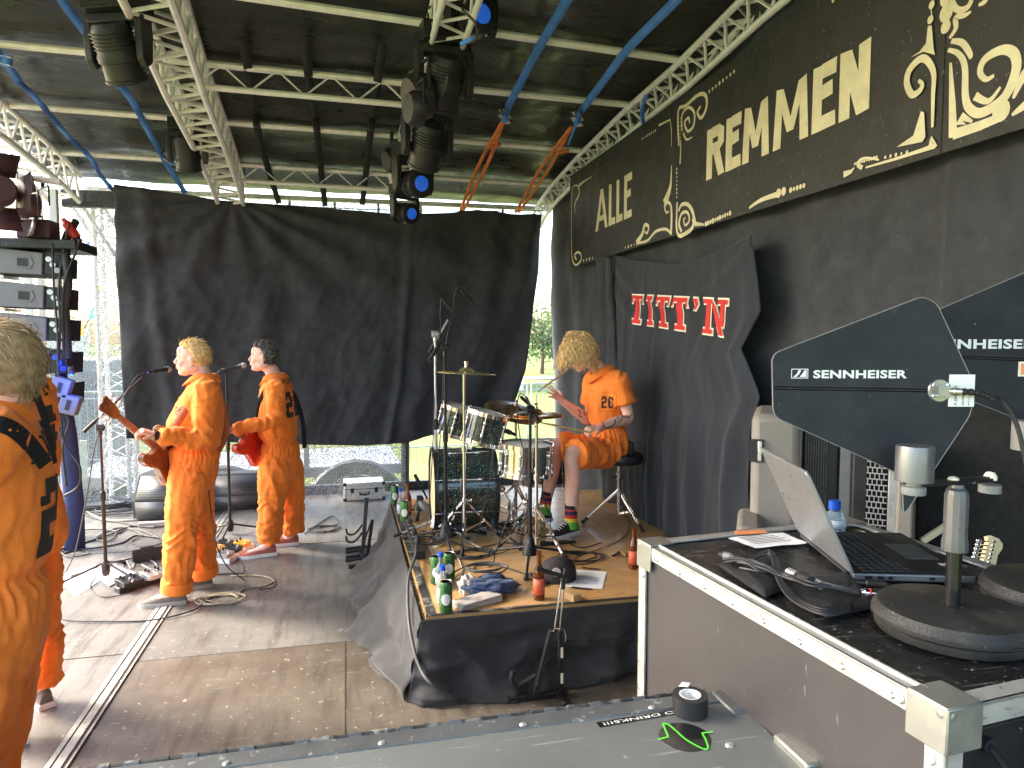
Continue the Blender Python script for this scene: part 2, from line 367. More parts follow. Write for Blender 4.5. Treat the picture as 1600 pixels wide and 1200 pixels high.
marquee((3, 36, -1), 12, 6, 2.6, 'white marquee far off in the gap beside the drummer')
t = thing('container', 'grey steel container on the grass behind the wire fence', 'container', (-6.2, 14.6, -1), .08)
mb = MB(); mb.box((0, 0, 1.25), (4.2, 2.2, 2.3)); mb.build('body', M['container'], t, world=False, bevel=.03)
for i in range(3):
    mb = MB(); mb.box((-1.3+1.3*i, -1.13, 1.25), (1.1, .05, 1.9)); mb.build('door', mat('container_door%d' % i, (.12, .13, .17), .5, var=.1), t, world=False, bevel=.02)
# the trailer seen low through the scrim
M['tyre'] = mat('tyre_rubber', (.03, .03, .03), .8); M['vehgrey'] = mat('grey_trailer_paint', (.3, .31, .31), .45, var=.15)
c = atY(560, 745, 10)
t = thing('trailer', 'grey flatbed trailer with a big wheel parked behind the scrim', 'trailer', (c.x-1.3, 10.2, -1), .04)
mb = MB(); mb.box((-.2, .55, .95), (4.2, 1.7, .14)); mb.build('deck', M['vehgrey'], t, world=False, bevel=.02)
mb = MB(); mb.bar((-2.2, .5, .85), (-3.6, .5, .55), .1, .1); mb.bar((-2.2, -.1, .85), (-3.6, .5, .55), .08, .1); mb.build('drawbar', M['vehgrey'], t, world=False)
for x in (-.45, 1.25):
    wh = MB(); wh.lathe([(.18, -.1), (.40, -.11), (.45, -.06), (.45, .06), (.40, .11), (.18, .1)], frame((x, -.42, .45), (1, 0, 0), (0, 0, 1)), 28); wo = wh.build('wheel', M['tyre'], t, world=False)
    rm = MB(); rm.lathe([(.02, .05), (.1, .06), (.12, .02), (.19, .03), (.2, .08)], frame((x, -.44, .45), (1, 0, 0), (0, 0, 1)), 24); rm.build('rim', M['alub'], wo, world=False)
    md = MB(); md.tube([(x+.58*math.cos(a), -.45, .45+.58*math.sin(a)) for a in [math.pi*k/12 for k in range(13)]], .05, 6, flat=3); md.build('mudguard', M['greypl'], t, world=False)
for x in (-2.1, -1, .6):
    mb = MB(); mb.box((x, -.3, 1.25), (.07, .07, .5)); mb.build('stake', M['galv'], t, world=False)
def tree(loc, h, r, seed, label):
    rn = random.Random(seed); t = thing('tree', label, 'tree', loc, 0, 'trees along the far edge of the field')
    b = MB(); b.tube([(0, 0, 0), (.1, 0, h*.3), (-.05, .1, h*.75)], [h*.03, h*.02, h*.006], 8)
    for k in range(5):
        a = rn.uniform(0, 6.3); z = h*rn.uniform(.3, .5); b.tube([(0, 0, z), (r*.4*math.cos(a), r*.4*math.sin(a), z+h*.18), (r*.7*math.cos(a), r*.7*math.sin(a), z+h*.22)], [h*.012, h*.008, h*.003], 5)
    b.build('trunk', M['bark'], t, world=False)
    c = MB(); cl = [(V((rn.gauss(0, r*.42), rn.gauss(0, r*.42), h*rn.uniform(.32, .86))), rn.uniform(.25, .5)*r) for _ in range(22)]
    for p, q in cl:
        for _ in range(75):
            d = V((rn.gauss(0, 1), rn.gauss(0, 1), rn.gauss(0, .8))).normalized()*q*rn.uniform(.5, 1.05)
            e = p+d; s = rn.uniform(.1, .22)*h/6; a = V((rn.gauss(0, 1), rn.gauss(0, 1), rn.gauss(0, 1))).normalized(); bb = a.orthogonal().normalized()
            c.add([e-a*s, e+bb*s*.6, e+a*s, e-bb*s*.6], [[0, 1, 2, 3]])
    o = c.build('crown', M['leaf'], t, world=False, smooth=0)
tl = ['far tree, first of the row behind the marquee', 'far tree, second of the row behind the marquee', 'far tree, third of the row, over the container', 'far tree behind the lattice tower',
      'far round tree hidden mostly by the black curtain', 'tall green tree seen in the narrow gap beside the wall', 'lower green tree at the foot of the narrow gap', 'far tree behind the marquee at the end of the field']
for i, (x, y, h, r) in enumerate([(-44, 62, 4.3, 3.6), (-37, 64, 3.9, 4), (-30, 60, 4.5, 3.4), (-24, 63, 4, 3.5), (4, 60, 5, 3.6), (14.6, 52, 5.6, 3.2), (18, 60, 4.5, 3.6), (-50, 60, 4.6, 3.8)]):
    tree((x, y, -1), h, r, i+3, tl[i])
# ================================================ ROOF
def prof(Y):
    pts = [(-2.2, 3.97), (2, 3.93), (3.66, 3.86), (4.53, 3.79), (5.4, 3.72), (6.55, 3.65), (7.6, 3.54), (8.15, 3.44), (8.5, 3.36)]
    for a, b in zip(pts, pts[1:]):
        if Y <= b[0]: t = max(0, (Y-a[0])/(b[0]-a[0])); return a[1]+(b[1]-a[1])*t
    return pts[-1][1]
def zt(X, Y): return prof(Y)-(.015+.028*max(0, min(1, (5.4-Y)/.87)))*(X-.6)
def atRoof(x, y, dz=-.1):
    d = ray(x, y); s = 1.0
    for _ in range(900):
        p = CP+d*s
        if p.z >= zt(p.x, p.y)+dz or p.y > 8.2: return p
        s += .012
    return p
PUR = [1.9, 2.8, 3.66, 4.53, 5.4, 6.55, 7.6, 8.14]
def roof_fn(u, v):
    X = -2.95+5.5*u; Y = -2.2+10.6*v
    k = min(abs(Y-p) for p in PUR)
    z = zt(X, Y)+.02+.05*min(1, k/.45) + .022*noise.noise(V((X*1.3, Y*3.1, 0))) + .012*noise.noise(V((X*5, Y*1.2, 3)))
    return (X, Y, z)
mb = MB(); mb.grid(roof_fn, 90, 190)
tag(mb.build('roof_tarp', M['tarp'], smooth=180, solid=.006), 'black tarpaulin roof stretched over the stage frame', 'roof')
def truss(path, size, r, name, label, cat='truss', nside=4, step=.3, lr=None, group=None, m=None, upv=V((0, 0, 1))):
    """lattice beam along path (its centre line)"""
    m = m or M['alu']; lr = lr or r*.55
    t = thing(name, label, cat, path[0], 0, group); path = [V(p) for p in path]
    frs = []
    for i, p in enumerate(path):
        d = (path[min(i+1, len(path)-1)]-path[max(i-1, 0)]).normalized(); s = d.cross(upv).normalized(); u = s.cross(d)
        frs.append((p, s, u))
    q = size/2
    offs = {4: [(-q, -q), (q, -q), (q, q), (-q, q)], 3: [(0, -q), (q, q*.8), (-q, q*.8)], 2: [(0, -q), (0, q)]}[nside]
    for a, b in offs:
        c = MB(); c.tube([p+s*a+u*b for p, s, u in frs], r, 8); c.build('chord', m, t)
    # resampled
    L = [0]
    for a, b in zip(path, path[1:]): L.append(L[-1]+(b-a).length)
    n = max(2, int(L[-1]/step))
    def at(s_, k):
        i = max(j for j in range(len(L)-1) if L[j] <= s_+1e-6); f = min(1, (s_-L[i])/(L[i+1]-L[i]))
        pa = frs[i][0]+frs[i][1]*offs[k][0]+frs[i][2]*offs[k][1]; pb = frs[i+1][0]+frs[i+1][1]*offs[k][0]+frs[i+1][2]*offs[k][1]
        return pa.lerp(pb, f)
    ns = len(offs); pairs = [(k, (k+1) % ns) for k in range(ns)] if ns > 2 else [(0, 1)]
    for a, b in pairs:
        z = MB(); pts = [at(L[-1]*i/(2*n), a if i % 2 == 0 else b) for i in range(2*n+1)]; z.tube(pts, lr, 6); z.build('lacing', m, t, smooth=60)
    return t
GT = 'lattice trusses under the tarpaulin roof'
YS = [1.2, 2.6, 3.66, 4.53, 5.4, 6.55, 7.6, 8.1]
truss([(-1.01-.04*(y-4.24), y, zt(-1.1, y)-.16) for y in YS], .25, .025, 'roof_truss', 'wide silvery lattice truss overhead, above the blond singer', group=GT, step=.26)
truss([(.57+.014*(7.6-y), y, zt(.57, y)-.17) for y in YS[:-1]], .19, .019, 'roof_truss', 'middle lattice truss overhead that carries a row of moving lamps', group=GT, step=.22)
truss([(2.3, y, zt(2.3, y)-.13) for y in YS]+[(2.3, 8.3, 3.2)], .16, .022, 'roof_truss', 'slim lattice truss along the top of the black side wall', group=GT, nside=3, step=.24)
truss([(-2.75, y, zt(-2.75, y)-.19) for y in YS], .27, .025, 'roof_truss', 'lattice truss along the open outer edge of the stage roof', group=GT)
# purlins
for i, Y in enumerate(PUR[:-1]):
    pl = ['purlin above the camera, closest', 'second', 'third', 'pale roof pipe, crossing above the blue ratchets, nearest one in view', 'pale roof pipe that meets the upper ladder beam', 'pale roof pipe between the two ladder beams', 'pale roof pipe nearest the back curtain'][i]
    if i < 2: continue
    if i == 2: pl = 'pale roof pipe at the very top edge of the view'
    mb = MB(); mb.tube([(X, Y, zt(X, Y)-.04) for X in [-2.75+5.05*k/10 for k in range(11)]], .026, 8)
    tag(mb.build('roof_pipe', M['alu']), pl, 'roof pipe', 'pipes under the tarpaulin roof')
for Y, lb in ((5.4, 'ladder beam between the two middle trusses, higher and nearer one'), (7.6, 'ladder beam between the two middle trusses, lower and farther one')):
    truss([(X, Y-.02, zt(X, Y)-.125) for X in (-1.0, -.3, .48)], .16, .022, 'ladder_beam', lb, 'beam', 2, .3, .009, 'ladder beams under the roof')
# pale rail with short posts above the back curtain
t = thing('back_rail', 'pale aluminium rail with short posts above the black back curtain', 'rail', (0, 8.22, 3.2))
mb = MB(); mb.bar((-2.8, 8.22, 3.33), (2.35, 8.22, 3.33), .05, .05); mb.build('upper_bar', M['alub'], t)
mb = MB(); mb.bar((-2.8, 8.22, 3.16), (2.35, 8.22, 3.16), .05, .05); mb.build('lower_bar', M['alub'], t)
for k in range(11):
    mb = MB(); x = -2.5+k*.48; mb.bar((x, 8.22, 3.16), (x, 8.22, 3.33), .03, .03); mb.build('post', M['alub'], t)
mb = MB(); mb.box((-2.25, 8.16, 3.22), (1.1, .05, .17)); tag(mb.build('roof_apron', M['tarp']), 'short black roof apron beside the lattice tower', 'flap')
# tower and diagonal brace at the far left corner
tw = atY(186, 700, 8.42).x
truss([(tw, 8.42, -.05), (tw, 8.42, 1.6), (tw, 8.42, 3.3)], .25, .024, 'lattice_tower', 'upright lattice tower at the corner of the black back curtain', 'tower', 4, .26, upv=V((0, 1, 0)))
truss([atY(95, 270, 8.42), atY(140, 332, 8.42), atY(186, 402, 8.42)], .26, .022, 'diagonal_brace', 'slanting lattice brace beside the upright tower', 'brace', 3, .24, upv=V((0, 1, 0)))
t = thing('base_plate', 'grey steel base plate under the lattice tower', 'base plate', (tw, 8.42, -.0)); mb = MB(); mb.box((tw, 8.42, -.03), (.45, .4, .024)); mb.build('plate', M['galv'], t)
# webbing straps
def strap(px, w_, m, name, label, cat='strap', dz=-.1, group=None, tw_=0.0):
    pts = smoothpts([atRoof(x, y, dz) for x, y in px], 5); mb = MB(); vs = []; n = len(pts)
    for i, p in enumerate(pts):
        d = (pts[min(i+1, n-1)]-pts[max(i-1, 0)]).normalized(); s = d.cross(ray(px[0][0], px[0][1]).normalized()).normalized()
        nn = s.cross(d); a = tw_*math.sin(i*1.1); s2 = s*math.cos(a)+nn*math.sin(a)
        vs += [p-s2*w_/2, p+s2*w_/2]
    mb.add(vs, [[2*i, 2*i+1, 2*i+3, 2*i+2] for i in range(n-1)])
    return tag(mb.build(name, m, smooth=180, solid=.003), label, cat, group)
def ratchet(px, py, label, dz=-.16, ang=.8):
    p = atRoof(px, py, dz); t = thing('ratchet', label, 'ratchet', p, 0, 'ratchets on the roof straps')
    Mx = frame(p, V((math.cos(ang), math.sin(ang), -.3)), (0, 0, 1))
    mb = MB(); mb.box((0, .025, 0), (.13, .006, .05), Mx); mb.box((0, -.025, 0), (.13, .006, .05), Mx); mb.build('frame', M['galv'], t)
    mb = MB(); mb.lathe([(.012, -.04), (.028, -.04), (.028, .04), (.012, .04)], Mx @ Matrix.Rotation(R(90), 4, 'X'), 16); mb.build('spool', M['blue'], t)
    mb = MB(); mb.tube([Mx @ V(q) for q in [(-.05, -.03, .02), (-.13, -.03, .05), (-.13, .03, .05), (-.05, .03, .02)]], .006, 6); mb.build('handle', M['blackmet'], t)
G = 'blue straps under the roof'
strap([(60, -60), (100, 5), (143, 62), (172, 105)], .055, M['blue'], 'webbing_strap', 'blue webbing strap above the flash ratchet near the outer roof edge', group=G)
strap([(176, 118), (208, 160), (232, 205), (262, 258), (290, 302)], .055, M['blue'], 'webbing_strap', 'bright blue strap hanging down beside the wide truss', group=G, tw_=.5)
strap([(-40, 40), (5, 92), (30, 128)], .055, M['blue'], 'webbing_strap', 'blue strap at the outermost roof corner, upper length', group=G)
strap([(30, 128), (62, 160), (102, 208), (140, 245), (158, 275), (178, 298)], .05, M['blue'], 'webbing_strap', 'twisted dark blue strap ending at the curtain corner', group=G, tw_=.8)
strap([(905, -40), (885, 2), (842, 75), (800, 155), (788, 182)], .055, M['blue'], 'webbing_strap', 'straight blue strap running to the inner orange sling', group=G)
strap([(1080, -30), (1052, 5), (985, 72), (948, 120), (905, 178)], .055, M['blue'], 'webbing_strap', 'straight blue strap running to the outer orange sling', group=G)
strap([(1010, 148), (1003, 172), (1007, 200)], .03, M['blue'], 'webbing_strap', 'short blue strap end tied to the side truss', dz=-.25, group=G)
strap([(905, 178), (898, 200), (888, 226)], .02, M['blue'], 'webbing_strap', 'loose blue strap tail below the outer ratchet', dz=-.2, group=G)
for (x0, y0, x1, y1, lb) in [(787, 188, 722, 328, 'orange round sling, the inner one, hooked at the back rail'), (893, 198, 808, 332, 'orange round sling, the outer one, close to the side truss')]:
    t = thing('round_sling', lb, 'sling', atRoof(x0, y0), 0, 'orange slings under the roof')
    for k, e in ((0, -5), (1, 5)):
        mb = MB(); pts = smoothpts([atRoof(x0, y0, -.14), atRoof((x0+x1)/2+e*1.3, (y0+y1)/2, -.13), atY(x1+e*.5, y1, 8.12)], 8); mb.tube(pts, .019, 6, flat=.5); mb.build('strand', M['osling'], t)
    mb = MB(); c = atRoof(x0-14, y0+42, -.15); mb.bar(c-V((.06, 0, 0)), c+V((.06, 0, .03)), .05, .03); mb.build('knot', M['osling'], t, bevel=.012)
ratchet(178, 112, 'ratchet on the bright blue strap beside the wide truss'); ratchet(12, 96, 'ratchet on the twisted strap at the outer roof corner', ang=-.6)
ratchet(789, 182, 'ratchet above the inner orange sling'); ratchet(902, 186, 'ratchet above the outer orange sling'); ratchet(268, 250, 'small ratchet low on the bright blue strap', dz=-.14)
G = 'black straps between roof pipes and back rail'
for px, lb in [([(378, 60), (392, 130), (400, 190), (415, 250), (436, 318)], 'black strap closest to the wide truss'), ([(478, 60), (482, 118), (494, 195), (500, 250), (508, 322)], 'middle one of the three black roof straps'), ([(598, 70), (590, 125), (580, 195), (573, 260), (566, 320)], 'black strap closest to the lamp truss')]:
    strap(px, .06, M['blkweb'], 'webbing_strap', lb, dz=-.07, group=G)
    x, y = px[2]; p = atRoof(x, y, -.12); mb = MB(); mb.box(p, (.05, .05, .1)); mb.bar(p+V((0, 0, .05)), p+V((0, 0, .12)), .02, .02); tag(mb.build('strap_buckle', M['blackmet'], bevel=.01), 'small steel buckle on the '+lb.replace(' one of the three black roof straps', ' black roof strap'), 'buckle', 'buckles on the black roof straps')
# ================================================ CLOTHS
def polyfn(pts):
    pts = [V(p) for p in pts]; L = [0]
    for a, b in zip(pts, pts[1:]): L.append(L[-1]+(b-a).length)
    def f(t):
        s = t*L[-1]
        for i in range(len(L)-1):
            if s <= L[i+1]+1e-9: return pts[i].lerp(pts[i+1], (s-L[i])/(L[i+1]-L[i]) if L[i+1] > L[i] else 0)
        return pts[-1]
    return f
def coons(top, bot, lef, rig):
    a, b, c, d = polyfn(top), polyfn(bot), polyfn(lef), polyfn(rig)
    def f(u, v):      # v=0 top
        P = a(u)*(1-v)+b(u)*v + c(v)*(1-u)+d(v)*u
        return P-(a(0)*(1-u)*(1-v)+a(1)*u*(1-v)+b(0)*(1-u)*v+b(1)*u*v)
    return f
def cloth(name, label, top, bot, lef, rig, nrm, fold, nu, nv, m, cat='curtain', kind=None, sub=None, solid=.004, surf=None):
    f = coons(top, bot, lef, rig); nrm = V(nrm)
    mb = MB()
    def g(u, v):
        p = f(u, v); return p+nrm*fold(u, v, p)
    mb.grid(g, nu, nv)
    o = mb.build(name, m, smooth=180, solid=solid)
    return tag(o, label, cat, kind=kind), g
N3 = lambda a, b, c=0.: noise.noise(V((a, b, c)))
def P8(l, Y=8.0): return [atY(x, y, Y) for x, y in l]
def fold_back(u, v, p):
    d = .05*math.sin(u*46+3*N3(u*5, v*1.5))*(.25+.75*v)*(.5+.5*N3(u*3, 1))
    fx = (u-.25)                                    # fan of folds from the clip a quarter along
    ang = math.atan2(fx, v+.02); rr = math.hypot(fx, v)
    d += .038*math.exp(-rr*1.6)*math.sin(ang*17)*min(1, rr*6)
    d += .04*N3(u*2.2, v*1.2, 5)+.02*N3(u*9, v*5, 2)
    d += .06*math.exp(-((u-.66)/.012)**2)*(v**.5)+.05*math.exp(-((u-.06-.05*v)/.02)**2)
    d += .035*(.3-abs(N3(u*9+v*2.5, v*1.8, 9)))*(.4+v)+.022*(.3-abs(N3(u*16-v*5, v*3, 4)))+.015*(.3-abs(N3(u*30+v*4, v*6, 2)))
    if u > .85: d += .05*math.sin((u-.85)*60+v*7)*(u-.85)*6
    return -d
cloth('back_curtain', 'big black cloth hung across the back behind the singers', P8([(178, 288), (240, 297), (300, 306), (348, 314), (420, 319), (520, 326), (620, 335), (700, 333), (745, 328), (800, 334), (845, 336)]),
      P8([(200, 684), (330, 690), (450, 694), (560, 696), (633, 692), (660, 684), (700, 674), (745, 668), (790, 664)]),
      P8([(178, 288), (181, 400), (187, 520), (193, 600), (200, 684)]), P8([(845, 336), (843, 420), (832, 500), (818, 580), (802, 630), (790, 664)]), (0, 1, 0), fold_back, 220, 110, M['cloth'])
mb = MB(); mb.tube([(-2.2+i*.5, 8.05, 3.28-.07*math.sin(math.pi*i/9)) for i in range(10)], .006, 5); tag(mb.build('hanging_line', M['blackmet']), 'thin line that carries the black back curtain', 'line')
def fold_wall(u, v, p):
    return .05*math.sin(u*62+4*N3(u*4, v))*(.35+.65*v)*(.4+.6*abs(N3(u*6, 2)))+.06*N3(u*5, v*2, 7)+.02*N3(u*22, v*7)+.03*(.3-abs(N3(u*30, v*3, 1)))*v+.025*(.3-abs(N3(u*18+v*2, v*4, 8)))+.04*math.exp(-((u-.595)/.006)**2)
cloth('wall_curtain', 'black cloth side wall behind the drummer and the sign', [(2.36, 7.95, 3.6), (2.36, 3, 4.2), (2.36, -1.5, 4.2)], [(2.36, 7.95, 0.02), (2.36, -1.5, 0.02)],
      [(2.36, 7.95, 3.6), (2.36, 7.95, .02)], [(2.36, -1.5, 4.2), (2.36, -1.5, .02)], (-1, 0, 0), fold_wall, 300, 60, M['cloth2'])
# scrim, its hem and the black wrapped post
def fold_s(u, v, p): return .02*N3(u*8, v*4)+.01*math.sin(u*70)
cloth('mesh_scrim', 'see-through grey mesh scrim stretched behind the lattice tower', [(-3.4, 8.2, 3.3), (.66, 8.2, 3.3)], [(-3.4, 8.2, -.05), (.66, 8.2, -.05)], [(-3.4, 8.2, 3.3), (-3.4, 8.2, -.05)], [(.66, 8.2, 3.3), (.66, 8.2, -.05)],
      (0, 1, 0), fold_s, 60, 40, M['scrim'], 'scrim', solid=0)
p = atY(632, 700, 8.3); mb = MB(); mb.tube([(p.x, 8.3, -.1), (p.x+.01, 8.3, .5), (p.x, 8.3, 3.2)], .05, 10); tag(mb.build('upright_post', M['blackpl']), 'black wrapped post below the edge of the back curtain', 'post')
mb = MB(); mb.bar((-2.2, 8.32, .05), (2.3, 8.32, .05), .08, .1); tag(mb.build('edge_rail', M['blackmet'], bevel=.01), 'low black rail along the back edge of the stage', 'rail')
# ================================================ SIGN BOARDS
BX = 2.24
def bp(x, y): p = atX(x, y, BX); return (-p.y, p.z)
zb, ztp = 2.505, 3.43
def board(u0, u1, name_label, corner=.06):
    t = thing('sign_board', name_label, 'sign board', (BX, -(u0+u1)/2, zb), 0, 'black boards of the painted sign')
    pts = []
    c = corner
    for cx, cy, a0 in ((u0+c, zb+c, 180), (u1-.004, zb, None), (u1-.004, ztp, None), (u0+c, ztp-c, 90)):
        if a0 is None: pts.append((cx, cy))
        else:
            for k in range(7): a = R(a0+(15*k if a0 == 180 else 15*k)); pts.append((cx+c*math.cos(a), cy+c*math.sin(a)))
    Mx = frame((BX+.02, 0, 0), (0, -1, 0), (0, 0, 1))
    if c < .01: pts = [(u0, zb), (u1-.004, zb), (u1-.004, ztp), (u0, ztp)]
    mb = MB(); mb.prism(pts, .02, Mx); mb.build('panel', M['board'], t, smooth=0, bevel=.002)
    return t
uA = bp(890, 420)[0]; uB = bp(1056, 370)[0]; uC = bp(1471, 230)[0]
b1 = board(uA, uB, 'black sign board with the painted word ALLE'); b2 = board(uB, uC, 'long black sign board with the painted word REMMEN', 0.001); b3 = board(uC, uC+2.2, 'black sign board with only gold scrolls, at the near end', 0.001)
class Paint:
    """flat painted strokes on the boards: each stroke a hair in front of the one before"""
    def __init__(s): s.mb = MB(); s.k = 0
    def M(s): s.k += 1; return frame((BX-.0012-.00012*s.k, 0, 0), (0, -1, 0), (0, 0, 1))
    def poly(s, pts): s.mb.face(pts, s.M())
    def stroke(s, pts, w0, w1=None, sm=8, wm=None):
        pts = [(p[0], p[1], 0) for p in pts]
        if sm: pts = smoothpts(pts, sm)
        n = len(pts); vs = []; w1 = w0 if w1 is None else w1
        for i, p in enumerate(pts):
            p = V(p); d = V(pts[min(i+1, n-1)])-V(pts[max(i-1, 0)]); d.normalize(); nn = V((-d.y, d.x, 0)); t_ = i/(n-1)
            ww = (w0*(1-t_)+w1*t_) if wm is None else (w0*(1-t_)**2+2*wm*t_*(1-t_)+w1*t_*t_)
            vs += [p-nn*ww/2, p+nn*ww/2]
        s.mb.add(vs, [[2*i, 2*i+1, 2*i+3, 2*i+2] for i in range(n-1)], s.M())
    def dot(s, c, r): s.mb.face([(c[0]+r*math.cos(a*math.pi/6), c[1]+r*math.sin(a*math.pi/6)*1.1) for a in range(12)], s.M())
    def dots(s, a, b, n, r):
        for i in range(n): t_ = i/max(1, n-1); s.dot((a[0]+(b[0]-a[0])*t_, a[1]+(b[1]-a[1])*t_), r*(.75+.5*random.random()))
    def spiral(s, c, r0, r1, a0, turns, w0, w1): s.stroke([(c[0]+(r0+(r1-r0)*i/24)*math.cos(a0+turns*2*math.pi*i/24), c[1]+(r0+(r1-r0)*i/24)*math.sin(a0+turns*2*math.pi*i/24)) for i in range(25)], w0, w1, 2)
def letter(pt, ch, x0, x1, y0, y1, sw):
    sx = sw; sh = sw*.95; w_ = x1-x0
    def q(*p): pt.poly([(x0+a*w_, y0+b*(y1-y0)) for a, b in p])
    f = sx/w_; g = sh/(y1-y0)
    if ch in 'ELR': q((0, 0), (f, 0), (f*1.02, .985), (0.02, 1))
    if ch == 'L': q((f*.9, .01), (1, .0), (.97, g), (f*.9, g*1.03))
    if ch == 'E':
        q((f*.9, 0.0), (1, .01), (.97, g*1.03), (f*.9, g)); q((f*.9, .46), (.86, .48), (.84, .48+g), (f*.9, .46+g)); q((f*.9, 1-g), (.98, 1-g*1.04), (1, 1), (f*.9, 1))
    if ch == 'A':
        q((-.02, 0), (f, 0), (.5+f*.62, 1), (.5-f*.38, 1)); q((1.02, 0), (1.02-f, 0), (.5-f*.45, .99), (.5+f*.62, .985)); q((.25, .22), (.8, .22), (.76, .22+g*.8), (.29, .22+g*.8))
    if ch == 'R':
        q((f*.9, 1-g), (.7, 1-g), (.78, 1), (f*.9, 1)); q((.7, 1), (1, .9), (1-f*.9, .84), (.66, 1-g)); q((1, .9), (.99, .6), (1-f, .64), (1-f, .85)); q((.99, .61), (.75, .5), (.62, .5+g*.3), (1-f, .66))
        q((f*.9, .46), (.78, .48), (.72, .46+g), (f*.9, .46+g)); q((.42, .47), (.78, .49), (1.05, .02), (1.05-f, 0))
    if ch == 'M':
        f = f*.95
        q((0, 0), (f, 0), (.04+f, .96), (.08, 1)); q((1, 0), (1-f, 0), (.96-f, .96), (.92, 1)); q((.08, 1), (.06+f, .96), (.5+f*.42, .22), (.5-f*.42, .22)); q((.92, 1), (.94-f, .96), (.5-f*.38, .22), (.5+f*.42, .225))
    if ch == 'N':
        q((0, 0), (f, 0), (f*1.02, .97), (0, 1)); q((1, .02), (1-f, 0), (1-f*1.03, .98), (1, 1)); q((0, 1), (f*1.08, .97), (1.0, .02), (1-f*1.1, .0))
def word(pt, chars, xs, yt, yb, sw):
    for ch, (a, b) in zip(chars, xs):
        u0 = bp(a, 200)[0]; u1 = bp(b, 200)[0]; letter(pt, ch, u0, u1, yb, yt, sw)
def bz(x, y): return bp(x, y)[1]
pt = Paint(); word(pt, 'ALLE', [(932, 950.5), (952.5, 963), (964.5, 974.5), (976.5, 989)], (bz(935, 292)+bz(985, 277))/2, (bz(934, 357)+bz(985, 344))/2, .062)
pt.mb.build('lettering', M['gold'], b1)
pt = Paint(); word(pt, 'REMMEN', [(1105, 1132), (1135, 1159), (1161, 1203), (1209, 1264), (1269, 1306), (1311, 1358)], bz(1130, 190), bz(1130, 271), .072)
pt.mb.build('lettering', M['gold'], b2)
def Q(pt, pxs, *a, **k): pt.stroke([bp(x, y) for x, y in pxs], *a, **k)
# scrolls of the first board
pt = Paint()
Q(pt, [(893, 330), (893, 372), (894, 402), (899, 414), (907, 408), (908, 398), (903, 394), (898, 399), (901, 406)], .008, .02, wm=.028)
Q(pt, [(893, 345), (894, 300), (898, 290), (904, 292), (905, 304), (900, 314), (898, 322)], .01, .02)
Q(pt, [(898, 322), (899, 334)], .012, .006, 0); Q(pt, [(905, 290), (912, 284), (925, 276)], .034, .006)
pt.dots(bp(912, 407), bp(936, 401), 6, .014); pt.dots(bp(926, 275), bp(946, 256), 7, .005)
Q(pt, [(995, 380), (1004, 366), (1008, 352), (1014, 354), (1012, 364), (1008, 362)], .05, .016, wm=.02)
Q(pt, [(996, 380), (1012, 376), (1025, 362), (1040, 358), (1049, 364)], .02, .022)
Q(pt, [(1049, 367), (1050, 340), (1049, 322), (1044, 316), (1039, 322), (1042, 332), (1046, 330)], .03, .012)
Q(pt, [(1039, 318), (1046, 300), (1049, 285), (1050, 258)], .075, .006); Q(pt, [(1030, 196), (1048, 187), (1050, 206), (1050, 228)], .016, .008, 0)
pt.dots(bp(1004, 217), bp(1025, 204), 8, .008); pt.dots(bp(978, 387), bp(992, 382), 4, .01)
pt.mb.build('scrollwork', M['gold'], b1)
pt = Paint()
Q(pt, [(1061, 228), (1060, 174), (1072, 165), (1092, 148), (1103, 150), (1104, 168), (1096, 184), (1090, 176), (1095, 166)], .02, .02, wm=.03)
Q(pt, [(1066, 205), (1066, 180), (1076, 168), (1085, 176), (1084, 196), (1075, 205), (1070, 192), (1076, 184), (1078, 192)], .016, .016, wm=.026)
Q(pt, [(1068, 208), (1073, 218), (1082, 214)], .02, .008); pt.dots(bp(1063, 185), bp(1063, 215), 6, .006)
Q(pt, [(1064, 218), (1064, 238), (1063, 256)], .008, .02); pt.dots(bp(1058, 264), bp(1058, 308), 8, .009); pt.dots(bp(1109, 143), bp(1148, 112), 8, .01)
Q(pt, [(1059, 316), (1058, 355), (1062, 368), (1070, 366), (1083, 355), (1084, 334), (1076, 320), (1066, 320), (1061, 330)], .02, .02, wm=.04)
Q(pt, [(1066, 362), (1062, 350), (1066, 334), (1075, 332), (1078, 344), (1072, 352), (1069, 344), (1072, 340)], .026, .012)
Q(pt, [(1084, 340), (1088, 350), (1101, 351)], .05, .012, 0); pt.dots(bp(1104, 350), bp(1142, 333), 11, .013)
Q(pt, [(1172, 325), (1190, 313), (1215, 304)], .014, .03); pt.dots(bp(1218, 302), bp(1226, 299), 2, .02); pt.dots(bp(1237, 297), bp(1258, 290), 5, .011)
Q(pt, [(1320, 273), (1332, 268), (1337, 262)], .03, .006, 0); pt.dots(bp(1338, 256), bp(1372, 246), 10, .006)
Q(pt, [(1350, 262), (1343, 258), (1347, 250), (1358, 247), (1376, 250)], .02, .008); Q(pt, [(1355, 262), (1400, 249), (1440, 236), (1464, 228)], .008, .02, 0); Q(pt, [(1457, 232), (1458, 216), (1466, 229)], .03, .01, 0); pt.dots(bp(1386, 246), bp(1420, 238), 5, .007)
pt.poly([bp(1404, 230), bp(1430, 212), bp(1442, 174), bp(1447, 176), bp(1449, 214), bp(1444, 222)])
Q(pt, [(1460, 199), (1461, 150), (1462, 115), (1452, 95), (1440, 93), (1424, 110), (1420, 130), (1428, 148), (1440, 142), (1444, 132), (1438, 126)], .012, .012, wm=.05)
pt.poly([bp(1426, 90), bp(1440, 81), bp(1450, 68), bp(1453, 41), bp(1459, 40), bp(1462, 76), bp(1464, 86), bp(1446, 81)])
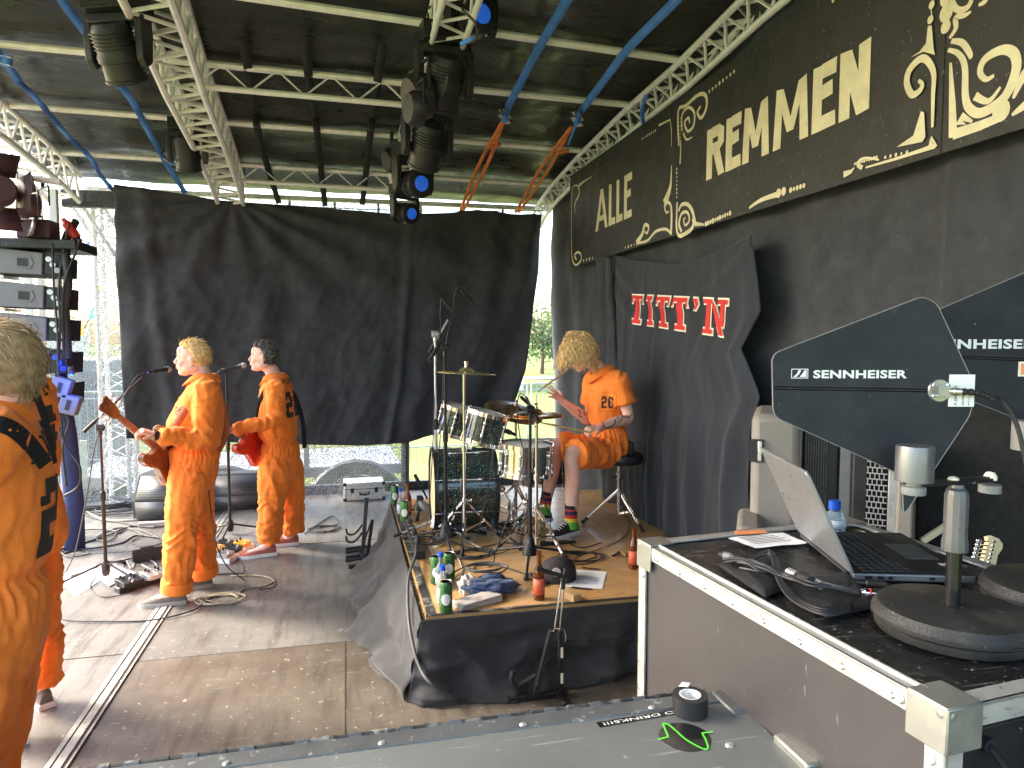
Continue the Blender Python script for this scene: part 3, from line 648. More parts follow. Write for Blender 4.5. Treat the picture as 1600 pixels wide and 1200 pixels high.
pt.dots(bp(1457, 31), bp(1459, 8), 2, .018); Q(pt, [(1459, 26), (1458, 12)], .004, .004, 0); pt.dots(bp(1305, 0), bp(1308, 2), 1, .016)
pt.mb.build('scrollwork', M['gold'], b2)
pt = Paint()
pt.dots(bp(1479, 20), bp(1478, 42), 2, .028); pt.dot(bp(1478, -2), .026)
Q(pt, [(1484, 60), (1494, 44), (1494, 28), (1508, 24), (1518, 18)], .012, .006, wm=.035)
Q(pt, [(1487, 64), (1504, 67), (1516, 84), (1517, 92)], .016, .01, wm=.035)
Q(pt, [(1482, 78), (1498, 84), (1508, 104), (1509, 150), (1516, 170), (1535, 176), (1570, 152), (1588, 110), (1585, 84), (1566, 78), (1540, 92), (1532, 112), (1541, 124), (1554, 118)], .014, .012, wm=.06)
Q(pt, [(1524, 150), (1545, 158), (1564, 136)], .03, .01)
pt.poly([bp(1483, 216), bp(1484, 98), bp(1488, 98), bp(1494, 160), bp(1496, 203), bp(1494, 214)])
Q(pt, [(1490, 210), (1530, 197), (1562, 184)], .04, .03, 0); pt.dot(bp(1565, 173), .035)
Q(pt, [(1502, 195), (1505, 182), (1520, 190)], .05, .01, 0)
Q(pt, [(1584, 154), (1600, 120), (1618, 104)], .01, .06); Q(pt, [(1582, 180), (1602, 165), (1625, 150)], .01, .05)
Q(pt, [(1486, -30), (1490, 5), (1500, 16), (1514, 10), (1520, -8), (1512, -25)], .02, .012, wm=.03); Q(pt, [(1530, 8), (1540, 2), (1546, -12)], .01, .03)
pt.mb.build('scrollwork', M['gold'], b3)
# ================================================ TITT'N CLOTH
TX = 2.2
def tp(l): return [atX(x, y, TX) for x, y in l]
def fold_t(u, v, p):
    d = .03*math.sin(u*30+5*N3(u*3, v*.8))*(.04+max(0, v-.3))*(.5+.5*abs(N3(u*5, 3)))+.02*N3(u*3, v*2, 4)+.006*N3(u*22, v*4)*(.3+v)+.02*(.3-abs(N3(u*8, v*2, 6)))*v+.012*(.3-abs(N3(u*16+v*2, v*3, 3)))
    sag = math.exp(-((v-.02-.13*(1-(2*u-1)**2))/.02)**2)*.02
    edge = .05*math.exp(-((u-.93-.03*math.sin(v*5))/.03)**2)
    d += .03*math.exp(-((u-.12-.05*v)/.02)**2)*v+.028*math.exp(-((u-.42+.06*v)/.015)**2)*max(0, v-.4)+.028*math.exp(-((u-.68)/.018)**2)*max(0, v-.35)+.02*math.exp(-((v-.1-.5*u)/.03)**2)*(u < .5)*(1-u*2)
    return (d+sag)*min(1, .3+v*3)+edge*v
tc_, tfn = cloth('banner_cloth', "dark blue-black cloth printed TITT'N in red letters, pinned to the side wall",
      tp([(960, 399), (1000, 408), (1060, 414), (1100, 402), (1140, 386), (1174, 366)]), tp([(955, 838), (1040, 842), (1120, 846), (1172, 850)]),
      tp([(960, 399), (957, 560), (953, 700), (955, 838)]), tp([(1174, 366), (1186, 440), (1192, 485), (1160, 545), (1188, 620), (1172, 680), (1168, 760), (1172, 850)]), (-1, 0, 0), fold_t, 170, 130, M['velvet'], 'cloth')
# dark cloth bunch beside it
cloth('bunched_cloth', 'black bunched cloth strip hanging between the drummer and the printed cloth', tp([(940, 402), (950, 398), (962, 402)]), tp([(952, 842), (960, 842), (968, 842)]), tp([(940, 402), (946, 440), (944, 560), (946, 700), (952, 842)]), tp([(962, 402), (966, 560), (964, 700), (968, 842)]),
      (-1, 0, 0), lambda u, v, p: .03+.04*math.sin(u*9+v*3)+.02*N3(u*3, v*8), 16, 70, M['cloth'], 'cloth')
# letters pressed onto the cloth surface
BV = {}
def bvh_of(o, key=None):
    key = key or o.name
    if key not in BV:
        Wm = W[o.name]; me = o.data; BV[key] = BVHTree.FromPolygons([Wm @ v.co for v in me.vertices], [tuple(p.vertices) for p in me.polygons])
    return BV[key]
def decal(polys, o, M0, name, m, parent, off=.003, step=.015, depth=1.0, key=None):
    """flat polygons in the frame M0 (x right, y up, z towards the viewer), cut fine and pressed onto o's surface"""
    bv = bvh_of(o, key); bm = bmesh.new()
    for pl in polys:
        vs = [bm.verts.new((p[0], p[1], 0)) for p in pl]
        try: bm.faces.new(vs)
        except Exception: pass
    xs = [v.co.x for v in bm.verts]; ys = [v.co.y for v in bm.verts]
    for ax, lo, hi in ((0, min(xs), max(xs)), (1, min(ys), max(ys))):
        k = lo+step
        while k < hi:
            nn = [0, 0, 0]; nn[ax] = 1; pc = [0, 0, 0]; pc[ax] = k
            bmesh.ops.bisect_plane(bm, geom=bm.verts[:]+bm.edges[:]+bm.faces[:], plane_co=pc, plane_no=nn); k += step
    d = -(M0.to_3x3() @ V((0, 0, 1))).normalized(); bad = []
    bm.verts.ensure_lookup_table()
    for v in bm.verts:
        w_ = M0 @ v.co; h, nn, i, dist = bv.ray_cast(w_-d*.6, d, depth+.6)
        if h is None: bad.append(v); continue
        v.co = h-d*off
    bmesh.ops.delete(bm, geom=bad, context='VERTS')
    mb = MB(); bm.verts.index_update(); mb.v = [tuple(v.co) for v in bm.verts]; mb.f = [[v.index for v in f.verts] for f in bm.faces]; mb.m = [0]*len(mb.f)
    bm.free()
    if not mb.f: return None
    return mb.build(name, m, parent, smooth=180)
def slab(ch, x, y, w_, h, e, wob=.0):
    """slab-serif letter made of boxes grown by e"""
    s = h*.13; st = w_*.17; out = []
    def bx(a, b, c, d): out.append([(x+a-e, y+b-e), (x+c+e, y+b-e), (x+c+e, y+d+e), (x+a-e, y+d+e)])
    m_ = w_*.5
    if ch == 'T': bx(0, h-s, w_, h); bx(0, h-s*2.1, s*.6, h-s-2*e if e else h-s); bx(w_-s*.6, h-s*2.1, w_, h-s-2*e if e else h-s); bx(m_-st, s+2*e, m_+st, h-s-2*e); bx(m_-st*2, 0, m_+st*2, s)
    if ch == 'I': bx(m_-st*2, h-s, m_+st*2, h); bx(m_-st, s+2*e, m_+st, h-s-2*e); bx(m_-st*2, 0, m_+st*2, s)
    if ch == 'N':
        bx(0, h-s, st*2.0, h); bx(w_-st*2.4, h-s, w_, h); bx(0, 0, st*2.4, s); bx(st*.7, s+2*e, st*1.7, h-s-2*e); bx(w_-st*1.7, h*.25, w_-st*.7, h-s-2*e)
        out.append([(x+st*1.7-e*.2, y+h+e), (x+st*2.9+e, y+h-s*1.5), (x+w_-st*.7+e, y-e), (x+w_-st*1.9-e, y-e*1.0)])
    if ch == "'": out.append([(x+w_*.2-e, y+h+e), (x+w_*.75+e, y+h+e), (x+w_*.75+e, y+h*.82), (x+w_*.35+e*.5, y+h*.66-e*1.2), (x+w_*.1-e, y+h*.66-e*.6), (x+w_*.42-e, y+h*.8-e)])
    return out
a0 = atX(988, 508, TX); a1 = atX(1137, 531, TX); a2 = atX(988, 460, TX); a3 = atX(1141, 460, TX)
print('TITTN', a0, a1, a2, a3)
TH = ((a2.z-a0.z)+(a3.z-a1.z))/2-.04; TL = a0.y-a1.y
Mt = frame((TX, a0.y-.01, a0.z+.02), (0, -1, (a1.z-a0.z)/TL), (0, 0, 1))
def tline(e):
    o = []; xx = 0; ws = {'T': .22, 'I': .15, "'": .1, 'N': .29}; tot = sum(ws[c] for c in "TITT'N")+5*.05; k = TL/tot
    for c in "TITT'N":
        o += slab(c, xx, -.03*0, ws[c]*k, TH*(1+.0*xx), e); xx += (ws[c]+.05)*k
    return o
for e, off, m, nm in ((.011, .006, M['cream'], 'letter_outline'), (0, .012, M['red'], 'lettering')):
    pls = tline(e)
    for k in range(0, 3):
        sub = pls[k::3]
        decal(sub, tc_, Mt, nm, m, tc_, off=off+k*.0012, step=.02)
# ================================================ PEOPLE
def remesh(mb, voxel, it=2):
    me = bpy.data.meshes.new('tmp'); me.from_pydata([tuple(v) for v in mb.v], [], mb.f); me.update()
    o = bpy.data.objects.new('tmp', me); COL.objects.link(o)
    m = o.modifiers.new('r', 'REMESH'); m.mode = 'VOXEL'; m.voxel_size = voxel
    if it: s = o.modifiers.new('s', 'SMOOTH'); s.factor = .5; s.iterations = it
    dg = bpy.context.evaluated_depsgraph_get(); dg.update(); e = o.evaluated_get(dg); m2 = bpy.data.meshes.new_from_object(e)
    n = len(m2.vertices); co_ = np.zeros(n*3); m2.vertices.foreach_get('co', co_); nr = np.zeros(n*3); m2.vertices.foreach_get('normal', nr)
    f = [tuple(p.vertices) for p in m2.polygons]
    bpy.data.objects.remove(o); bpy.data.meshes.remove(me); bpy.data.meshes.remove(m2)
    return co_.reshape(-1, 3), nr.reshape(-1, 3), f
def mbof(co_, f):
    mb = MB(); mb.v = [tuple(c) for c in co_]; mb.f = [list(q) for q in f]; mb.m = [0]*len(f); return mb
def loft(mb, secs, seg=20):
    """secs: (centre, half-axis vector a, half-axis vector b)"""
    vs = []; n = len(secs); fs = []
    for c, a, b in secs:
        c, a, b = V(c), V(a), V(b)
        for k in range(seg):
            t = 2*math.pi*k/seg; vs.append(c+a*math.cos(t)+b*math.sin(t))
    for i in range(n-1):
        for k in range(seg):
            l = (k+1) % seg; fs.append([i*seg+k, i*seg+l, (i+1)*seg+l, (i+1)*seg+k])
    fs += [list(range(seg))[::-1], [(n-1)*seg+k for k in range(seg)]]
    mb.add(vs, fs)
def limb(mb, pts, rs, seg=14, n=5, flat=False):
    P_ = smoothpts(pts, n); m = len(P_); k = len(rs)
    rr = []
    for i in range(m):
        t = i/(m-1)*(k-1); a = int(min(t, k-2)); u = t-a; u = u*u*(3-2*u); rr.append(rs[a]*(1-u)+rs[a+1]*u)
    mb.tube(P_, rr, seg); mb.ell(P_[0], rr[0]*.98)
    if not flat: mb.ell(P_[-1], rr[-1]*.96)
def hand(mb, wr, D, N, ts, curl, spread=.0, sc=1.0, thumb=(.6, .75, .15)):
    D = V(D).normalized(); N = V(N); N = (N-D*N.dot(D)).normalized(); Tt = D.cross(N)*ts; wr = V(wr)
    loft(mb, [(wr-D*.02, Tt*.026*sc, N*.02*sc), (wr+D*.02*sc, Tt*.033*sc, N*.019*sc), (wr+D*.06*sc, Tt*.042*sc, N*.015*sc), (wr+D*.09*sc, Tt*.04*sc, N*.012*sc)], 14)
    tips = []
    for i, (off, L) in enumerate([(.031, .074), (.0105, .083), (-.0105, .077), (-.031, .061)]):
        c = curl[i] if isinstance(curl, (list, tuple)) else curl
        p = wr+D*.084*sc+Tt*off*sc; ang = 0; pts = [p-D*.01]; sp = spread*(1.5-i)
        Ds = (D*math.cos(sp)+Tt*math.sin(sp))
        for j, q in enumerate((.46, .3, .24)):
            ang += c*(.9, 1.1, .7)[j]; p = p+(Ds*math.cos(ang)+N*math.sin(ang))*L*q*sc; pts.append(p)
        limb(mb, pts, [.0098*sc, .0092*sc, .0082*sc, .007*sc], 10, 3); tips.append(p)
    a, b, c = thumb; d = (D*a+Tt*b+N*c).normalized(); p = wr+D*.02*sc+Tt*.026*sc
    d2 = (d+D*.5+N*.25).normalized()
    limb(mb, [p, p+d*.042*sc, p+d*.042*sc+d2*.034*sc], [.0145*sc, .0115*sc, .0085*sc], 10, 3)
    return tips
def head(mb, H, sc=1.0, jaw=1.0):
    def E(c, r, rx=0): mb.ell((0, 0, 0), r, H @ Matrix.Translation(V(c)) @ Matrix.Rotation(rx, 4, 'Y') , 20, 14)
    E((-.005, 0, .03), (.098, .077, .092)); E((-.03, 0, .01), (.078, .072, .08))
    E((.022, 0, -.045), (.068, .058*jaw, .062)); E((.045, 0, -.088), (.04, .036*jaw, .026)); E((.066, 0, -.096), (.018, .02, .016))
    E((.074, 0, .022), (.019, .05, .013)); E((.072, 0, .05), (.022, .05, .035))
    for s in (-1, 1):
        E((.06, s*.036, -.03), (.027, .023, .024)); E((-.004, s*.079, -.008), (.02, .008, .031), .15); E((-.012, s*.084, .008), (.014, .006, .014)); E((.079, s*.028, .0), (.012, .013, .009))
        E((.0, s*.055, -.06), (.05, .018*jaw, .03))
    mb.tube([H @ V(p) for p in [(.083, 0, .018), (.098, 0, -.008), (.108, 0, -.026)]], [.0075, .009, .0105], 10); E((.098, 0, -.029), (.013, .0145, .0075))
    E((.086, 0, -.052), (.014, .024, .0075)); E((.083, 0, -.066), (.014, .022, .0075))
HS = {}
def headframe(c, face, tilt=(0, 0, 1)):
    F = V(face).normalized(); U = V(tilt); L = U.cross(F).normalized(); return frame(V(c), F, L)
def hair_cap(H, parent, m, hairline, thick=.012, amp=.008, fr=28):
    mb = MB(); mb.ell((0, 0, 0), (1, 1, 1), None, 72, 50); out = []
    for v in mb.v:
        d = V(v); p = V((d.x*.098-.006, d.y*.077, d.z*.092+.03)); a = hairline(p)
        k = max(0, min(1, a/.014)); t = (thick+amp*noise.noise(d*fr*.25)+amp*.6*noise.noise(d*fr))*k-(1-k)*.02
        if p.z < 0: p = V((p.x, p.y, p.z))
        out.append(H @ (p+d*t))
    mb.v = [tuple(q) for q in out]
    return mb.build('hair', m, parent, smooth=180)
def strands(H, parent, m, n, root_ok, shape, w=.0035, seg=4, seed=1, name='hair_strands'):
    rn = random.Random(seed); mb = MB(); k = 0
    while k < n:
        d = V((rn.gauss(0, 1), rn.gauss(0, 1), rn.gauss(0, 1))).normalized(); p = V((d.x*.1-.006, d.y*.079, d.z*.094+.03))
        if root_ok(p) <= 0: continue
        k += 1; pts = shape(p, d, rn); mb.tube([H @ q for q in pts], [w*(1-.75*(i/(len(pts)-1))**2) for i in range(len(pts))], seg, flat=.5, cap=False)
    o = mb.build(name, m, parent, smooth=180); o['kind'] = 'stuff'; return o
def shoe(parent, ank, toe, mu, ms, floor, mlace=None, w_=.046, L=.285, toemat=None):
    ank, toe = V(ank), V(toe); d = V((toe.x-ank.x, toe.y-ank.y, 0)).normalized(); s = V((0, 0, 1)).cross(d); lift = toe.z-floor
    h = V((ank.x, ank.y, floor))-d*.055
    Mx = frame(h, d, s)
    up_ = MB(); S = [(.0, .03, .075, .05), (.03, .036, .1, .058), (.07, .036, .105, .06), (.11, .037, .085, .05), (.16, .042, .062, .038), (.21, .046, .052, .03), (.25, .042, .044, .024), (.28, .025, .036, .016)]
    vs = []; seg = 14; fs = []
    for x, hw, ht, _ in S:
        for k in range(seg):
            t = math.pi*k/(seg-1); vs.append(Mx @ V((x, hw*math.cos(t)*1.0, .018+(ht-.018)*max(0, math.sin(t))**.8)))
    for i in range(len(S)-1):
        for k in range(seg-1): fs.append([i*seg+k, i*seg+k+1, (i+1)*seg+k+1, (i+1)*seg+k])
    fs += [list(range(seg)), [(len(S)-1)*seg+k for k in range(seg)][::-1]]; up_.add(vs, fs)
    o = up_.build('shoe', mu, parent, smooth=60)
    sl_ = MB(); out = [(x-.006, (hw+.006)) for x, hw, _, _ in S]+[(.297, 0)]+[(x-.006, -(hw+.006)) for x, hw, _, _ in S[::-1]]
    sl_.prism(out, .027, Mx); sl_.build('sole', ms, o, smooth=60)
    lc = MB()
    for i in range(5):
        x = .1+i*.022; z = .018+([.088, .078, .068, .058, .052][i]-.018)+.012; lc.tube([Mx @ V((x, -.022, z-.006)), Mx @ V((x+.004, 0, z+.002)), Mx @ V((x, .022, z-.006))], .0028, 5)
    lc.build('laces', mlace or M['white'], o)
    return o
def person(name, label, J, F, head_c, face, bodyS=1.0, belly=1.0, sleeve='long', legs='long', skin='skin', legr=1.0, gather=True, voxel=.0095, fcuff=False, hands=None, seed=0, waistz=None, lean=None, neckr=.058, jaw=1.0, vox2=.0055, foldk=1.0):
    F = V(F).normalized(); S = V((0, 0, 1)).cross(F).normalized(); g = lambda k: V(J[k])
    pel, nek = g('pelvis'), g('neck'); axis = (nek-pel); Lt = axis.length; ax = axis.normalized(); Ft = (F-ax*F.dot(ax)).normalized()
    B = bodyS
    def tor(t, rx, ry, fo=0): return (pel+axis*t+Ft*fo, S*rx*B, Ft*ry*B)
    base = V((pel.x, pel.y, min(J['hipL'].z, J['hipR'].z)-.02))
    t = thing(name, label, 'person', (pel.x, pel.y, J.get('floor', 0)))
    # ---- body: one continuous skin surface
    b = MB()
    loft(b, [tor(-.14, .12, .09), tor(0, .145, .105), tor(.3, .125, .1, .01*belly), tor(.6, .15, .11, .01), tor(.85, .15, .085), tor(.97, .08, .06), tor(1.0, .058, .055)])
    hc = V(head_c); H = headframe(hc, face); nb = H @ V((-.028, 0, -.05))
    limb(b, [pel+axis*.93, nek.lerp(nb, .5), nb], [neckr*1.1, neckr, neckr*1.02]); head(b, H, jaw=jaw)
    for s in 'LR':
        sh, el, wr = g('sh'+s), g('el'+s), g('wr'+s)
        limb(b, [sh, sh.lerp(el, .5), el, el.lerp(wr, .35), wr], [.052, .046, .038, .041, .027])
        hp, kn, an, to = g('hip'+s), g('kn'+s), g('an'+s), g('toe'+s)
        limb(b, [hp, hp.lerp(kn, .5), kn, kn.lerp(an, .3)+(-(F if abs((kn-an).normalized().dot(F)) < .8 else V((0, 0, 1)))*.012), an], [.085, .072, .052, .056, .036])
        limb(b, [an, an.lerp(to, .5)+V((0, 0, -.02)), to], [.036, .032, .024])
        if hands and s in hands: hand(b, wr, *hands[s])
    co_, nr, f = remesh(b, vox2, 3); body = mbof(co_, f).build('body', M[skin], t, smooth=180)
    # ---- coverall
    c = MB(); kb = 1+.16*(belly-1)
    loft(c, [tor(-.2, .15, .12), tor(-.05, .178, .15), tor(.1, .172, .148), tor(.22, .155, .132*kb, .006), tor(.27, .152, .13*kb, .01), tor(.34, .168, .146*kb, .012*belly), tor(.5, .178, .15*kb, .014*belly), tor(.7, .19, .145, .008), tor(.86, .178, .112, .0), tor(.95, .12, .085), tor(.995, .078, .072)], 28)
    for s in 'LR':
        sh, el, wr = g('sh'+s), g('el'+s), g('wr'+s); d = (wr-el).normalized()
        if sleeve == 'long': limb(c, [nek.lerp(sh, .5)+V((0, 0, -.05)), sh, sh.lerp(el, .5), el, el.lerp(wr, .5), wr-d*.02], [.07, .082, .078, .068, .06, .052*1.0], flat=True)
        else: limb(c, [nek.lerp(sh, .5)+V((0, 0, -.05)), sh, sh.lerp(el, .35), sh.lerp(el, .62)], [.07, .082, .082, .086], flat=True)
        hp, kn, an = g('hip'+s), g('kn'+s), g('an'+s)
        if legs == 'long': limb(c, [pel+S*(.07 if s == 'L' else -.07)-V((0, 0, .05)), hp, hp.lerp(kn, .5), kn, kn.lerp(an, .5), an+V((0, 0, .025))], [.12, .122*legr, .112*legr, .096*legr, .094*legr, .09*legr], flat=True)
        else: limb(c, [pel+S*(.06 if s == 'L' else -.06), hp, hp.lerp(kn, .5), hp.lerp(kn, .9)], [.125, .115, .104, .112], flat=True)
    co_, nr, f = remesh(c, voxel, 3)
    jt = []
    for s in 'LR':
        sh, el, wr, hp, kn, an = [g(k+s) for k in ('sh', 'el', 'wr', 'hip', 'kn', 'an')]
        if sleeve == 'long': jt += [(el, (wr-sh).normalized(), .11, .012), (wr, (wr-el).normalized(), .08, .008), (el.lerp(wr, .5), (wr-el).normalized(), .09, .005)]
        jt += [(sh, (el-sh).normalized(), .12, .007)]
        if legs == 'long': jt += [(kn, (an-hp).normalized(), .15, .012), (an, V((0, 0, 1)), .14, .014), (hp+V((0, 0, -.06)), V((.3, 0, 1)).normalized(), .12, .008)]
        else: jt += [(hp, (kn-hp).normalized(), .14, .012), (hp.lerp(kn, .6), (kn-hp).normalized()*.8+S*.4, .12, .01)]
    wc = pel+axis*.25; out = []
    J2 = [(np.array(a), np.array(d), r_, am) for a, d, r_, am in jt]
    P_ = co_; ph = seed*3.3
    d = np.zeros(len(P_))
    for i, p in enumerate(P_):
        d[i] = .010*noise.noise(V((p[0]*6+ph, p[1]*6, p[2]*4)))+.022*(.25-abs(noise.noise(V((p[0]*9+ph+p[2]*2, p[1]*9, p[2]*2.6)))))+.012*(.25-abs(noise.noise(V((p[0]*17, p[1]*17+ph, p[2]*7)))))+.005*(.3-abs(noise.noise(V((p[0]*30, p[1]*30, p[2]*12+ph)))))
    for a, dr, r_, am in J2:
        q = P_-a; wgt = np.exp(-(q**2).sum(1)/r_**2); nz_ = np.array([noise.noise(V((p[0]*7, p[1]*7+ph, p[2]*7))) for p in P_[wgt > .02]]); full = np.zeros(len(P_)); full[wgt > .02] = nz_
        pr = q @ dr; per = q @ np.cross(dr, np.array([.3, .5, .8])); d += am*wgt*(1-2*np.abs(np.sin(pr*38+full*5+per*14)))
    q = P_-np.array(wc); h_ = q @ np.array(ax); rad = np.sqrt(np.maximum(0, (q**2).sum(1)-h_**2)); ang = np.arctan2(q @ np.array(S), q @ np.array(Ft)); tw = (rad < .25)
    if gather:
        d += tw*(-.02*np.exp(-(h_/.02)**2)+.0045*np.exp(-((h_+.035)/.075)**2)*(np.sin(ang*27+2*np.sin(h_*30)+2.5*np.sin(ang*3+1))+.6*np.sin(ang*41+h_*60)))
    # centre back and shoulder seams
    P2 = P_+nr*(d*foldk)[:, None]
    cov = mbof(P2, f).build('coverall', M['orange'], t, smooth=180)
    # belt line seam, collar
    cl = MB(); cvs = []; n = 26; cc = pel+axis*.985
    for i in range(n):
        a = 2*math.pi*i/n; dirv = Ft*math.cos(a)+S*math.sin(a); open_ = max(0, math.cos(a))**3
        r0 = .078+.012*math.cos(a); cvs += [cc+dirv*r0-ax*(.012+.05*open_), cc+dirv*(r0-.004)+ax*(.038-.045*open_), cc+dirv*(r0+.016)+ax*(.03-.05*open_), cc+dirv*(r0+.032+.02*open_)-ax*(.016+.055*open_)]
    fs = []
    for i in range(n):
        j = (i+1) % n
        if i == n//2*0: pass
        for k in range(3): fs.append([i*4+k, i*4+k+1, j*4+k+1, j*4+k])
    cl.add(cvs, fs); cl.build('collar', M['orange'], cov, smooth=180, solid=.004)
    if fcuff:
        for s in 'LR':
            an, kn = g('an'+s), g('kn'+s); cu = MB(); u_ = (kn-an).normalized(); r_ = .09*legr+.007
            cu.tube([an+u_*-.012, an+u_*.0, an+u_*.05, an+u_*.062], [r_*.97, r_, r_*1.0, r_*.96], 28); cu.build('cuff', M['orange'], cov, smooth=50)
    J['H'] = H; J['cov'] = cov; J['t'] = t; J['body'] = body; J['S'] = S; J['F'] = F; J['ax'] = ax; J['Ft'] = Ft
    return t
def hl_short(front=.055):
    def f(p):   # >0 where hair grows
        a = p.z-(.075-max(0, -(p.x-.03))*1.35)
        if p.x < .0: a = max(a, min(.05, -(p.x)-.0)) if p.z > -.055 else -1
        if p.x > .06 and p.z < .085: a = -1
        return a
    return f
def short_shape(L, back=1.0, lift=.6):
    def f(p, d, rn):
        tang = V((-1, 0, -.35-.5*max(0, -d.x))); tang = (tang-d*tang.dot(d)).normalized() if abs(tang.normalized().dot(d)) < .98 else V((0, 0, -1)); l = L*rn.uniform(.6, 1.2); side = V((rn.gauss(0, .35), rn.gauss(0, .35), rn.gauss(0, .3)))
        q = [p]; v = (d*lift+tang*back+side).normalized()
        for i in range(4): p = p+v*l/4; v = (v+tang*.25-d*.15).normalized(); q.append(p)
        return q
    return f
def eyes(H, t):
    for s in (-1, 1):
        mb = MB(); mb.ell((.0785, s*.029, .006), (.011, .012, .0075), H); e = mb.build('eye', M['eye'], t, smooth=180)
        mb = MB(); mb.ell((.0865, s*.029, .006), (.0042, .005, .005), H); mb.build('iris', M['blackgloss'], e, smooth=180)
    mb = MB()
    for s in (-1, 1): mb.tube([H @ V(p) for p in [(.09, s*.012, .024), (.0915, s*.03, .029), (.082, s*.047, .024)]], [.003, .004, .002], 6)
    mb.build('eyebrows', M['dkblond'], t)
    mb = MB(); mb.ell((.0955, 0, -.0545), (.0065, .021, .0042), H); mb.ell((.0925, 0, -.0655), (.0065, .018, .0042), H); mb.build('lips', M['lips'], t, smooth=180)
# ---- number and name printed on a back
def block(ch, w_, h, s):
    o = []
    def bx(a, b, c, d): o.append([(a, b), (c, b), (c, d), (a, d)])
    if ch == '2': bx(0, 0, w_, s); bx(0, s, s, h/2-s/2); bx(0, h/2-s/2, w_-s*.3, h/2+s/2); bx(w_-s, h/2+s/2, w_, h-s); bx(s*.3, h-s, w_-s*.3, h); bx(0, h-s*1.6, s, h-s)
    if ch == '6': bx(s*.3, 0, w_-s*.3, s); bx(0, s, s, h-s); bx(w_-s, s, w_, h/2-s/2); bx(s, h/2-s/2, w_-s*.3, h/2+s/2); bx(s*.3, h-s, w_-s*.3, h); bx(w_-s, h-s*1.7, w_, h-s)
    return o
def back_print(J, cz, hgt, wid, s=.05, at=None, titt=True, N=None, centre=None, nx=0.0):
    ax = J['ax']; Nn = V(N) if N else -J['Ft']; Nn = Nn.normalized(); xr = ax.cross(Nn).normalized()
    c = V(J['pelvis'])+(V(J['neck'])-V(J['pelvis']))*cz + Nn*.3 + xr*nx; Mx = frame(c, xr, ax)
    w1 = wid*.47; P_ = [[(x-wid/2, y-hgt/2) for x, y in q] for q in block('2', w1, hgt, s)]+[[(x+wid/2-w1, y-hgt/2) for x, y in q] for q in block('6', w1, hgt, s)]
    decal(P_[:6], J['cov'], Mx, 'back_number', M['blackprint'], J['cov'], step=.012); decal(P_[6:], J['cov'], Mx, 'back_number', M['blackprint'], J['cov'], step=.012)
    if titt:
        xx = -wid*.62; ws = {'T': .24, 'I': .16, "'": .1, 'N': .3}; tot = sum(ws[q] for q in "TITT'N")+5*.03; k = wid*1.24/tot; pls = []
        for q in "TITT'N":
            u = xx+ws[q]*k/2; yy = hgt/2+.06-1.1*u*u
            pls += slab(q, xx, yy, ws[q]*k, .052, .0); xx += (ws[q]+.03)*k
        for i in range(2): decal(pls[i::2], J['cov'], Mx, 'back_name', M['blackprint'], J['cov'], step=.012, off=.003+.0006*i)
def chest_mark(J, px, py, Y, sz):
    c = atY(px, py, Y); N = (CP-c).normalized(); Mx = frame(c+N*.15, V((0, 0, 1)).cross(N), V((0, 0, 1)))
    w1 = sz*.45; P_ = [[(x-sz/2, y-sz/2) for x, y in q] for q in block('2', w1, sz, sz*.17)]+[[(x+sz/2-w1, y-sz/2) for x, y in q] for q in block('6', w1, sz, sz*.17)]
    decal(P_, J['cov'], Mx, 'chest_number', M['blackprint'], J['cov'], step=.01, key=J['cov'].name)
def pocket(J, px, py, Y, w_, h, m='orangeseam', name='pocket_seam', tilt=0):
    c = atY(px, py, Y); N = (CP-c).normalized(); Mx = frame(c+N*.15, V((0, 0, 1)).cross(N), V((0, 0, 1))) @ Matrix.Rotation(tilt, 4, 'Z'); s = .004
    P_ = [[(-w_/2, -h/2), (w_/2, -h/2), (w_/2, -h/2+s), (-w_/2, -h/2+s)], [(-w_/2, h/2-s), (w_/2, h/2-s), (w_/2, h/2), (-w_/2, h/2)], [(-w_/2, -h/2+s), (-w_/2+s, -h/2+s), (-w_/2+s, h/2-s), (-w_/2, h/2-s)], [(w_/2-s, -h/2+s), (w_/2, -h/2+s), (w_/2, h/2-s), (w_/2-s, h/2-s)]]
    decal(P_, J['cov'], Mx, name, M[m], J['cov'], step=.012, off=.0012)
A = atY
# ---------------- blond singer
J1 = dict(pelvis=A(303, 735, 5.15), neck=A(322, 589, 5.15), shL=A(322, 609, 4.99), shR=A(312, 606, 5.33), elL=A(318, 684, 4.93), wrL=A(244, 681, 4.8), elR=A(296, 694, 5.42), wrR=A(262, 708, 5.22),
          hipL=A(296, 752, 5.05), hipR=A(306, 752, 5.25), knL=A(284, 832, 5.03), knR=A(312, 822, 5.29), anL=A(276, 918, 5.06), anR=A(318, 893, 5.36), toeL=A(240, 940, 5.05), toeR=A(300, 912, 5.34))
for k in ('anL', 'anR'): J1[k].z = .1
for k in ('toeL', 'toeR'): J1[k].z = .04
G1h = A(181, 644, 4.62); G1b = A(262, 712, 5.14); gd1 = (G1h-G1b).normalized()
person('person', 'blond singer in an orange coverall playing guitar at the outer microphone', J1, (-1, -.02, 0), A(300, 561, 5.15), (-.99, -.08, .03), belly=1.9, legr=1.06, fcuff=True, seed=1,
       hands={'L': (V((-.75, -.35, .42)), V((-.45, .1, -.8)), 1, [1.0, 1.0, 1.05, 1.1], .05), 'R': (V((-.4, -.6, -.3)), V((.6, .3, -.5)), -1, .7)}, jaw=1.05)
H = J1['H']; eyes(H, J1['t']); hl = hl_short(); hair_cap(H, J1['t'], M['blond'], hl, .012, .008); strands(H, J1['t'], M['blond'], 1300, hl, short_shape(.05, 1.0, .3), seed=2)
M['shoeg'] = mat('grey_suede', (.15, .14, .125), .8, var=.2, vs=30); M['soleg'] = mat('pale_grey_sole', (.36, .35, .31), .7, var=.15, vs=40)
